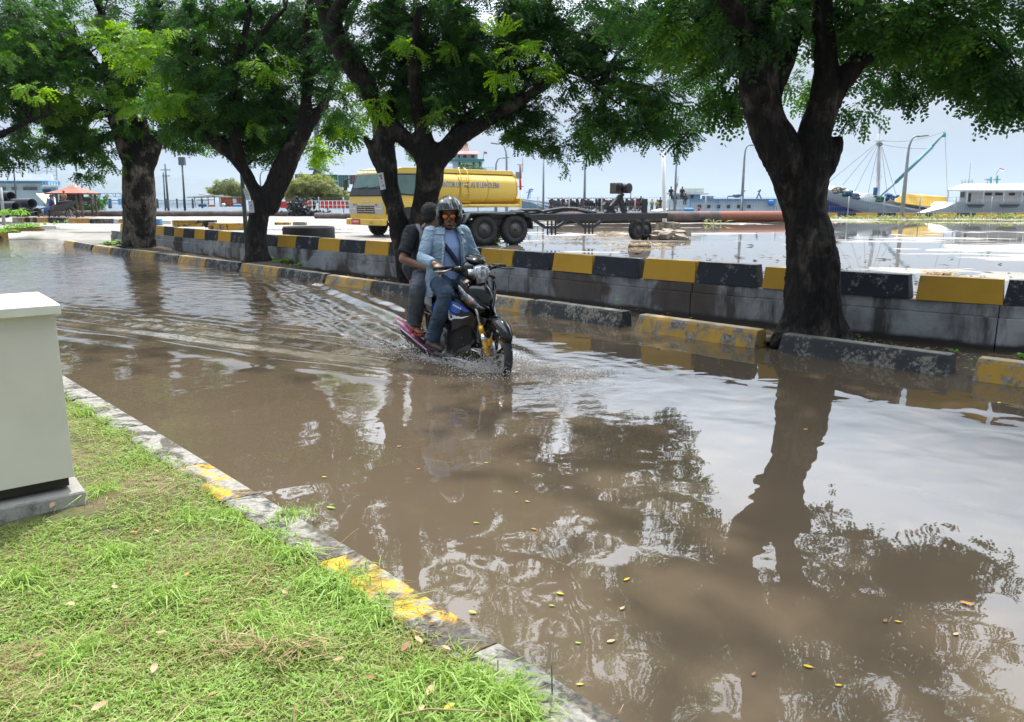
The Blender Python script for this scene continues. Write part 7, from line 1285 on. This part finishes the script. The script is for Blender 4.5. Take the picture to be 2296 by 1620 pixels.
T(bd, [SR, ER], [.05, .040]); T(bd, [ER, ER.lerp(WRr, .4), WRr], [.040, .038, .027]); T(bd, [SL, EL], [.05, .040]); T(bd, [EL, EL.lerp(WLl, .4), WLl], [.040, .038, .027])
for s_, K, F in ((-1, KR, FR), (1, KL, FLt)): T(bd, [hip+Vector((.02, s_*.09, -.01)), K], [.085, .055]); T(bd, [K, K.lerp(F, .3), F], [.055, .052, .035])
gd = (Vector(A_(-.12, -.37, .02))-Vector(A_(-.085, -.245, .03))).normalized()
hand(bd, WRr, Vector((.80, .12, -.42)), Vector((.35, -.1, .95)), -gd, 1.0, 1.25); hand(bd, WLl, Vector((.45, -.75, -.30)), Vector((.3, 0, 1)), Vector((1, .3, 0)), 1.0, .75)
organic(bd, 'body', SKIN, rd, .0065, 2)
# shirt
m_ = MB(); m_.tube([hip+Vector((0, 0, .0)), Vector((-.85, 0, 1.0)), ch, Vector((-.83, 0, 1.30)), Vector((-.83, 0, 1.355))], [.150, .158, .172, .14, .08], 18, side=(0, 1, 0), r2=[.13, .130, .128, .095, .065]); organic(m_, 'shirt', TSH, rd, .010, 2)
# jacket: torso shell open at the front + sleeves
def torso_ring(c, rx, ry, a0, a1, n=22, yaw=-.15):
    return [Vector(c)+Vector((math.cos(yaw), math.sin(yaw), 0))*(math.cos(t)*ry)+Vector((-math.sin(yaw), math.cos(yaw), 0))*(math.sin(t)*rx) for t in np.linspace(a0, a1, n)]
def shell(levels, th, m, name, par):
    outer = []; inner = []
    for c, rx, ry, a in levels: outer.append(torso_ring(c, rx, ry, a, 2*math.pi-a)); inner.append(torso_ring(c, rx-th, ry-th, a, 2*math.pi-a))
    mb = MB(); n = len(outer[0]); k = len(outer); vs = [p for r in outer for p in r]+[p for r in inner for p in r]; B = n*k; fs = []
    for i in range(k-1):
        for j in range(n-1): fs += [(i*n+j, i*n+j+1, (i+1)*n+j+1, (i+1)*n+j), (B+i*n+j, B+(i+1)*n+j, B+(i+1)*n+j+1, B+i*n+j+1)]
        fs += [(i*n, (i+1)*n, B+(i+1)*n, B+i*n), (i*n+n-1, B+i*n+n-1, B+(i+1)*n+n-1, (i+1)*n+n-1)]
    for j in range(n-1): fs += [(j, B+j, B+j+1, j+1), ((k-1)*n+j, (k-1)*n+j+1, B+(k-1)*n+j+1, B+(k-1)*n+j)]
    mb.add(vs, fs, True); return mb
jk = shell([((-.87, -.02, .72), .205, .185, .95), ((-.86, -.01, .84), .200, .180, .80), ((-.85, 0, .98), .195, .170, .62), ((-.83, 0, 1.10), .200, .165, .50), ((-.82, 0, 1.22), .196, .158, .44), ((-.83, 0, 1.31), .172, .130, .50), ((-.835, 0, 1.365), .115, .10, .75)], .022, JACK, 'jacket', rd)
for S_, E_, W_ in ((SR, ER, WRr), (SL, EL, WLl)):
    T(jk, [S_+Vector((0, 0, -.01)), S_.lerp(E_, .5), E_], [.070, .063, .057]); jk.tube([E_, E_.lerp(W_, .35), E_.lerp(W_, .62), E_.lerp(W_, .84), E_.lerp(W_, .88)], [.057, .054, .049, .044, .041], 14)
def wrinkle(sd_, amp=.006, f=22):
    def fn(co, no): 
        n1 = fbm(co[:, 0]*f*.5+co[:, 1]*f*.3+sd_, co[:, 2]*f+co[:, 1]*8, sd_, 3); return co+no*((1-np.abs(n1)*3)*amp)[:, None]
    return fn
organic(jk, 'jacket', JACK, rd, .0075, 2, fn=wrinkle(5, .0045, 16))
# collar flaps, pockets, buttons
for s_ in (-1, 1):
    q = [torso_ring((-.83, 0, 1.375), .105, .105, s_*.55, s_*1.4, 4), torso_ring((-.825, 0, 1.325), .165, .135, s_*.50, s_*1.25, 4)]
    MB().add(q[0]+[p+Vector((.012, 0, -.01)) for p in q[1]]+[p-Vector((.012, 0, 0)) for p in q[0]]+[p-Vector((.0, 0, .012)) for p in q[1]], [(i, i+1, 5+i, 4+i) for i in range(3)]+[(8+i, 12+i, 13+i, 9+i) for i in range(3)]+[(0, 4, 12, 8), (3, 11, 15, 7)]+[(4+i, 5+i, 13+i, 12+i) for i in range(3)]+[(i, 8+i, 9+i, i+1) for i in range(3)]).build('collar', JACK, rd, bevel=.004)
    r1 = torso_ring((-.82, 0, 1.235), .214, .165, s_*.55, s_*.98, 3); r0 = torso_ring((-.822, 0, 1.195), .211, .167, s_*.55, s_*.98, 3); MB().add(r1+r0+[r0[1]+Vector((.004, 0, -.02))], [(0, 1, 4, 3), (1, 2, 5, 4), (3, 4, 6), (4, 5, 6)]).build('pocket_flap', JACK, rd)
    pl_ = [torso_ring((-.82, 0, z), rx, ry, s_*a, s_*(a+.10), 2) for z, rx, ry, a in ((.90, .204, .178, .70), (1.05, .204, .171, .55), (1.20, .213, .164, .45), (1.30, .19, .137, .50))]; mb = MB(); vs = [p for r in pl_ for p in r]; mb.add(vs, [(2*i, 2*i+1, 2*i+3, 2*i+2) for i in range(3)]); mb.build('button_placket', m_denim('pale_denim_edge', (.30, .38, .46), (.45, .54, .62)) if 'pale_denim_edge' not in bpy.data.materials else bpy.data.materials['pale_denim_edge'], rd)
# bag strap across the chest, from right shoulder side (photo left) to left hip
pts = []
for k in range(12):
    f = k/11; ang = -1.0+f*1.75; z = 1.345-f*.42; rx = np.interp(z, [.9, 1.1, 1.25, 1.35], [.170, .178, .178, .10]); ry = np.interp(z, [.9, 1.1, 1.25, 1.35], [.150, .142, .138, .085]); c = Vector((-.83, 0, z)); y_ = -.15
    pts.append(c+Vector((math.cos(y_), math.sin(y_), 0))*(math.cos(ang)*ry)+Vector((-math.sin(y_), math.cos(y_), 0))*(math.sin(ang)*rx))
mb = MB(); rg_ = []
for i, p in enumerate(pts):
    t = (pts[min(i+1, 11)]-pts[max(0, i-1)]).normalized(); n = (p-Vector((-.83, 0, p.z))).normalized(); b_ = t.cross(n); rg_.append([p-b_*.023, p+b_*.023, p+b_*.023+n*.006, p-b_*.023+n*.006])
mb.loft(rg_, True); o = mb.build('bag_strap', NAVS); o.location = BLOC; o.rotation_euler = (0, 0, BRZ); tag(o, 'dark navy bag strap running diagonally over the rider pale blue shirt', 'strap')
# jeans
def jeans(name, m, par, hip_, legs, sd_, hh=.0):
    jm = MB(); jm.ell(hip_+Vector((0, 0, -.0)), (.135, .170, .115)); jm.tube([hip_, hip_+Vector((0, 0, .10))], [.155, .148], 16, side=(0, 1, 0), r2=[.125, .118]); 
    for s_, K, F in legs:
        T(jm, [hip_+Vector((.02, s_*.085, -.01)), (hip_+Vector((.02, s_*.085, 0))).lerp(K, .5), K], [.108, .096, .080]); jm.tube([K, K.lerp(F, .3), K.lerp(F, .65), K.lerp(F, .93), K.lerp(F, 1.0)], [.080, .077, .072, .070, .074], 16)
    return organic(jm, name, m, par, .0085, 2, fn=wrinkle(sd_, .005, 14))
jeans('jeans', JEAN, rd, hip, ((-1, KR, FR), (1, KL, FLt)), 9)
SHOE = mat('brown_leather_shoe', (.07, .045, .035), (.04, .027, .022), 12, .5)
def shoe(par, F, s_, m, name='shoe'):
    mb = MB(); a = F+Vector((.0, 0, -.05)); mb.tube([a+Vector((-.07, 0, -.02)), a+Vector((.0, 0, -.01)), a+Vector((.10, 0, -.03)), a+Vector((.17, 0, -.04))], [.036, .046, .046, .030], 12, r2=[.035, .045, .032, .02], side=(0, 1, 0)); mb.ell(a+Vector((.17, 0, -.04)), (.03, .03, .02)); mb.ell(a+Vector((-.07, 0, -.02)), (.03, .034, .03)); organic(mb, name, m, par, .008, 2)
    MB().loft([[(F.x-.11, F.y-.036, F.z-.110), (F.x-.11, F.y+.036, F.z-.110), (F.x-.11, F.y+.036, F.z-.088), (F.x-.11, F.y-.036, F.z-.088)], [(F.x+.08, F.y-.046, F.z-.118), (F.x+.08, F.y+.046, F.z-.118), (F.x+.08, F.y+.046, F.z-.098), (F.x+.08, F.y-.046, F.z-.098)], [(F.x+.20, F.y-.02, F.z-.108), (F.x+.20, F.y+.02, F.z-.108), (F.x+.20, F.y+.02, F.z-.092), (F.x+.20, F.y-.02, F.z-.092)]]).build(name+'_sole', DBLK, par, bevel=.006)
shoe(rd, FR+Vector((.0, 0, .015)), -1, SHOE); shoe(rd, FLt+Vector((.0, 0, .015)), 1, SHOE)
# helmet: open face shell
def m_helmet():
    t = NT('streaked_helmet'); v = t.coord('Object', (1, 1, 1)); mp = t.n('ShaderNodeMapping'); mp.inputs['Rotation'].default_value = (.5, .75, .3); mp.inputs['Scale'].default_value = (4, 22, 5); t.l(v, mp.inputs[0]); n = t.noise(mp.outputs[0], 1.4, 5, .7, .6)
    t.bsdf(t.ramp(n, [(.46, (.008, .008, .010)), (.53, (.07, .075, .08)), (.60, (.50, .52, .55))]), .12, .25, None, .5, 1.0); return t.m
HELM = m_helmet()
def helmet(par, c, rot):
    nu, nv = 48, 32; Rr = (.148, .130, .150); vs = []; idx = {}; fs = []
    P_ = lambda th, ph, k: Vector((Rr[0]*k*math.sin(ph)*math.cos(th), Rr[1]*k*math.sin(ph)*math.sin(th), Rr[2]*k*math.cos(ph)))
    def keep(th, ph):
        p = P_(th, ph, 1); 
        if p.z < -.118: return False
        if p.x > .0 and p.z < .022+.01*math.cos(p.y*14) and abs(p.y) < .094+max(0, (-p.z-.02))*.10: return False
        if p.x > .055 and p.z < -.05: return False
        return True
    for i in range(nv+1):
        for j in range(nu): vs.append(c+rot @ (P_(2*math.pi*j/nu, math.pi*i/nv, 1)+Vector((-.01, 0, .035))))
    for i in range(nv):
        for j in range(nu):
            if keep(2*math.pi*(j+.5)/nu, math.pi*(i+.5)/nv): fs.append((i*nu+j, (i+1)*nu+j, (i+1)*nu+(j+1) % nu, i*nu+(j+1) % nu))
    mb = MB(); mb.add(vs, fs, True); o = mb.build('helmet', HELM, par); s = o.modifiers.new('s', 'SOLIDIFY'); s.thickness = .022; s.offset = -1; o.data.materials.append(paint('helmet_lining', (.015, .015, .016), .9)); s.material_offset = 1; s.material_offset_rim = 1
    q = lambda x, y, z: c+rot @ Vector((x, y, z)); 
    for e in (-1, 1): MB().ell(q(.030, e*.088, -.045), (.045, .022, .055), rot).build('cheek_pad', paint('helmet_lining', (.015, .015, .016), .9), o); MB().lathe([(.020, 0), (.020, .008), (.008, .010)], q(.0, e*.128, .035), rot @ Vector((0, e, 0)), 16).build('visor_pivot', DBLK, o)
    MB().tube([q(.04, -.085, -.07), q(.06, -.05, -.115), q(.065, 0, -.125), q(.06, .05, -.115), q(.04, .085, -.07)], .007, 8).build('chin_strap', DBLK, o)
    MB().tube([q(.095, -.088, .060), q(.132, -.045, .066), q(.140, 0, .068), q(.132, .045, .066), q(.095, .088, .060)], .006, 8).build('brow_trim', DBLK, o)
    return o
helmet(rd, HC+Vector((0, 0, .0)), HR)
LENSO = mat('orange_mirror_lens', (.75, .22, .05), (.45, .10, .03), 25, .12, metal=.6)
gl = thing('sunglasses', 'dark framed sunglasses with orange mirror lenses worn by the rider', 'sunglasses', BLOC, BRZ); q = lambda x, y, z: HC+HR @ Vector((x, y, z))
for e in (-1, 1):
    MB().ell(q(.098, e*.034, .002), (.006, .029, .020), M3(-.60, .10) @ M3(e*.22), 14, 8).build('lens', LENSO, gl); MB().lathe([(.027, -.002), (.031, -.002), (.031, .004), (.027, .004)], q(.096, e*.034, .002), HR @ Vector((1, e*.22, 0)), 20, closed=True).build('frame', DBLK, gl); MB().beam(q(.088, e*.062, .008), q(.0, e*.082, .006), .004, .008).build('temple', DBLK, gl)
MB().beam(q(.102, -.008, .008), q(.102, .008, .008), .005, .005).build('bridge', DBLK, gl)
MB().tube([q(.079, -.020, -.086), q(.088, 0, -.084), q(.079, .020, -.086)], [.004, .007, .004], 8).tube([q(.088, -.022, -.052), q(.097, 0, -.047), q(.088, .022, -.052)], [.002, .004, .002], 8).build('facial_hair', paint('black_hair', (.012, .01, .009), .7), rd)
# ---- passenger
pa = thing('person', 'pillion passenger in a black shirt and grey jeans, face hidden behind the rider', 'person', BLOC, BRZ)
hp = Vector((-1.15, -.02, .90)); PH = Vector((-1.12, .0, 1.465)); PR = M3(1.9, .12); SR2 = Vector((-1.17, -.20, 1.32)); SL2 = Vector((-1.16, .16, 1.32)); E2 = Vector((-1.12, -.33, 1.07)); W2 = Vector((-.97, -.16, .98)); E3 = Vector((-1.05, .28, 1.06)); W3 = Vector((-.94, .17, .96))
K2 = Vector((-.93, -.27, .80)); F2 = Vector((-1.06, -.255, .45)); K3 = Vector((-.93, .27, .80)); F3 = Vector((-1.06, .255, .45))
bd = MB(); head_mesh(bd, PH, PR, .98); T(bd, [PH+Vector((-.02, 0, -.07)), Vector((-1.17, -.03, 1.36)), Vector((-1.17, -.02, 1.28))], [.050, .056, .07])
bd.tube([hp, Vector((-1.16, -.02, 1.05)), Vector((-1.17, -.02, 1.22)), Vector((-1.17, -.02, 1.32))], [.13, .135, .155, .12], 16, side=(0, 1, 0), r2=[.10, .10, .105, .065]); bd.ell(hp, (.11, .15, .10))
T(bd, [SR2, E2], [.048, .038]); T(bd, [E2, E2.lerp(W2, .4), W2], [.040, .037, .027]); T(bd, [SL2, E3], [.048, .038]); T(bd, [E3, W3], [.038, .027])
hand(bd, W2, Vector((.85, .5, -.1)), Vector((-.3, -1, .2)), Vector((0, 0, 1)), .95, .7); hand(bd, W3, Vector((.9, -.4, -.1)), Vector((.3, 1, .2)), Vector((0, 0, 1)), .95, .7)
for s_, K, F in ((-1, K2, F2), (1, K3, F3)):
    T(bd, [hp+Vector((.02, s_*.09, -.01)), K], [.085, .055]); T(bd, [K, K.lerp(F, .3), F], [.055, .050, .033])
    f0 = F+Vector((0, 0, -.055)); bd.tube([F, f0+Vector((-.02, 0, .01)), f0+Vector((.05, 0, -.01)), f0+Vector((.12, 0, -.022))], [.033, .034, .036, .032], 10, r2=[.033, .034, .024, .014], side=(0, 1, 0)); bd.ell(f0+Vector((-.045, 0, -.012)), (.03, .028, .026))
    for k in range(5): t0 = f0+Vector((.115, s_*(-.026+.013*k), -.024)); t1 = t0+Vector((.042-.006*k, s_*.002, -.004)); bd.tube([t0, t1], [.009-.0006*k, .0075-.0006*k], 7); bd.ell(t1, .0078-.0006*k, nu=6, nv=5)
organic(bd, 'body', SKIN2, pa, .0065, 2)
m_ = MB(); m_.tube([hp+Vector((0, 0, -.02)), Vector((-1.16, -.02, 1.02)), Vector((-1.17, -.02, 1.22)), Vector((-1.17, -.02, 1.33)), Vector((-1.17, -.03, 1.37))], [.170, .165, .175, .15, .075], 18, side=(0, 1, 0), r2=[.14, .135, .130, .095, .065])
for S_, E_ in ((SR2, E2), (SL2, E3)): T(m_, [S_, S_.lerp(E_, .45)], [.078, .072]); m_.tube([S_.lerp(E_, .4), S_.lerp(E_, .82)], [.072, .068], 14)
organic(m_, 'tshirt', BLKT, pa, .009, 2, fn=wrinkle(15, .005, 14)); jeans('jeans', JEANG, pa, hp, ((-1, K2, F2), (1, K3, F3)), 19)
hm = MB(); hm.ell(PH+PR @ Vector((-.022, 0, .045)), (.100, .083, .096), PR, 20, 14); hm.ell(PH+PR @ Vector((-.055, 0, -.01)), (.055, .070, .06), PR, 16, 10); organic(hm, 'hair', mat('black_hair_short', (.012, .011, .012), (.006, .006, .007), 90, .6, bump=.8), pa, .007, 1, fn=wrinkle(25, .003, 60))
for s_, F in ((-1, F2), (1, F3)):
    f0 = F+Vector((0, 0, -.055)); sd = thing('sandal', 'red strapped sandal on the passenger foot, %s side' % ('near' if s_ < 0 else 'far'), 'sandal', BLOC, BRZ)
    MB().loft([[f0+Vector((-.085, -.034, -.052)), f0+Vector((-.085, .034, -.052)), f0+Vector((-.085, .034, -.034)), f0+Vector((-.085, -.034, -.034))], [f0+Vector((.07, -.044, -.058)), f0+Vector((.07, .044, -.058)), f0+Vector((.07, .044, -.042)), f0+Vector((.07, -.044, -.042))], [f0+Vector((.175, -.026, -.054)), f0+Vector((.175, .026, -.054)), f0+Vector((.175, .026, -.038)), f0+Vector((.175, -.026, -.038))]]).build('sole', paint('red_sandal', (.35, .04, .03), .6), sd, bevel=.006)
    MB().tube([f0+Vector((.03, -.046, -.035)), f0+Vector((.045, -.02, .016)), f0+Vector((.045, .02, .016)), f0+Vector((.03, .046, -.035))], [.012, .011, .011, .012], 8).tube([f0+Vector((.10, -.042, -.035)), f0+Vector((.09, -.0, .004)), f0+Vector((.10, .042, -.035))], .009, 8).build('strap', paint('red_sandal', (.35, .04, .03), .6), sd)
# backpack
bp_ = thing('backpack', 'grey and black backpack worn on the passenger back', 'backpack', BLOC, BRZ); BPM = mat('grey_backpack_cloth', (.075, .085, .10), (.035, .04, .05), 10, .85, bump=.3)
m_ = MB(); m_.tube([(-1.33, -.05, .84), (-1.36, -.05, .95), (-1.355, -.04, 1.12), (-1.33, -.03, 1.26), (-1.32, -.03, 1.29)], [.13, .155, .155, .12, .07], 16, side=(0, 1, 0), r2=[.075, .105, .105, .075, .04]); organic(m_, 'bag', BPM, bp_, .011, 2, fn=wrinkle(35, .007, 12)); MB().tube([(-1.44, -.06, .88), (-1.46, -.05, .98), (-1.44, -.05, 1.08)], [.08, .10, .07], 14, side=(0, 1, 0), r2=[.03, .035, .03]).build('front_pocket', BLKT, bp_)
for s_ in (-1, 1): MB().loft([[Vector((x, y+s_*o_*.0-.022, z)), Vector((x, y+.022, z)), Vector((x+.008, y+.022, z+.006)), Vector((x+.008, y-.022, z+.006))] for x, y, z, o_ in ((-1.31, -.02+s_*.09, 1.27, 0), (-1.24, -.02+s_*.115, 1.385, 0), (-1.16, -.02+s_*.12, 1.395, 0), (-1.06, -.02+s_*.13, 1.32, 0), (-1.04, -.02+s_*.14, 1.18, 0))], True).build('shoulder_strap', paint('grey_strap', (.16, .17, .19), .8), bp_)
# ================================================================== splash
SPL = NT('splash_water'); _b = SPL.bsdf((.74, .70, .66), .08, 0, None, .7); _b.inputs['Transmission Weight'].default_value = .3; _b.inputs['IOR'].default_value = 1.33; SPL = SPL.m
def drops(name, n, fn, label):
    V = []; F = []; b = 0; T0 = np.array([(1, 0, 0), (-1, 0, 0), (0, 1, 0), (0, -1, 0), (0, 0, 1), (0, 0, -1)], float); F0 = np.array([(0, 2, 4), (2, 1, 4), (1, 3, 4), (3, 0, 4), (2, 0, 5), (1, 2, 5), (3, 1, 5), (0, 3, 5)])
    p, s, d = fn(n); n = len(p); R0 = rng.normal(0, 1, (n, 3, 3)); Q, _ = np.linalg.qr(R0); sc3 = np.stack([s*rng.uniform(1, 2.6, n), s, s*rng.uniform(.6, 1, n)], 1)
    V = (np.einsum('nij,kj->nki', Q*sc3[:, None, :], T0)+p[:, None, :]).reshape(-1, 3); F = (F0[None]+np.arange(n)[:, None, None]*6).reshape(-1, 3); o = mesh_np(name, V, F, SPL, smooth=True); tag(o, label, 'splash', kind='stuff')
def loc2w(x, y, z): return np.stack([BLOC[0]+BH.x*x-BH.y*y, BLOC[1]+BH.y*x+BH.x*y, z], 1)
def f1(n):
    th = rng.uniform(0, 2*np.pi, n); r_ = rng.gamma(2.2, .075, n); x = .02+r_*np.cos(th)*1.1; y = r_*np.sin(th)*1.15; h = rng.exponential(.065, n)*np.exp(-r_*1.5); return loc2w(x, y, h+.002), rng.uniform(.0016, .0055, n), None
def f2(n):
    x = rng.uniform(.05, 1.0, n)**1.3; y = .10+rng.normal(0, .10, n)*(1+x)+x*.42; h = rng.exponential(.022, n)*(1-x*.6); return loc2w(x*.75, y, h+.002), rng.uniform(.0014, .0042, n), None
def f3(n):
    x = -rng.uniform(0, 1.9, n); y = rng.choice([-1, 1], n)*(.12+rng.gamma(2, .045, n)-x*.13); h = rng.exponential(.028, n)*np.exp(x*.35); return loc2w(x, y, h), rng.uniform(.0016, .006, n), None
drops('splash_drops', 6500, f1, 'spray of drops thrown up round the submerged front wheel'); drops('splash_drops', 3800, f2, 'fine drops flying ahead and to the right of the front wheel'); drops('splash_drops', 5000, f3, 'foam and drops along both sides of the motorcycle wake')
# crown of water around the wheels
def crownmesh(cx, cy, r0, hgt, seed, label, lx=1.6):
    nu, nv = 120, 9; u = np.linspace(0, 2*np.pi, nu); v_ = np.linspace(0, 1, nv); U, Vv = np.meshgrid(u, v_, indexing='ij'); nz_ = fbm(U*5, U*0+seed, seed, 4); hh = hgt*(.45+.9*np.clip(nz_+.2, 0, 1))*(1+.4*np.cos(U))
    r_ = r0*(1+.55*Vv**1.3+.18*fbm(U*6, Vv*4, seed+3, 3)); X_ = cx+r_*np.cos(U)*lx; Y_ = cy+r_*np.sin(U); Z_ = hh*Vv*(1-.35*Vv)+.012*fbm(U*9, Vv*7, seed+5, 2)
    p = loc2w(X_.ravel(), Y_.ravel(), Z_.ravel()); F = grid_faces(nu, nv); c = fbm(U*14, Vv*3+2, seed+9, 3)[:-1, :-1].ravel(); vv = Vv[:-1, :-1].ravel(); F = F[(c > -.30+.55*vv)]; o = mesh_np('splash_sheet', p, F, SPL, smooth=True); tag(o, label, 'splash', kind='stuff')
crownmesh(-.0, .0, .115, .085, 3, 'ragged sheet of water rising round the front wheel'); crownmesh(-.75, 0, .20, .035, 7, 'low ragged ridge of water under the engine', 2.2); crownmesh(-1.3, 0, .16, .06, 11, 'ragged water thrown up at the hidden rear wheel', 1.7)
# ================================================================== haze
hz = MB().box((0, 6000, 98), (19000, 12100, 204)); hm_ = bpy.data.materials.new('haze'); hm_.use_nodes = True; hn = hm_.node_tree; hn.nodes.clear()
ho = hn.nodes.new('ShaderNodeOutputMaterial'); pv_ = hn.nodes.new('ShaderNodeVolumePrincipled'); pv_.inputs['Color'].default_value = (.68, .81, .94, 1); pv_.inputs['Density'].default_value = .00020; pv_.inputs['Anisotropy'].default_value = .0; hn.links.new(pv_.outputs[0], ho.inputs['Volume'])
tag(hz.build('haze', hm_), kind='stuff')
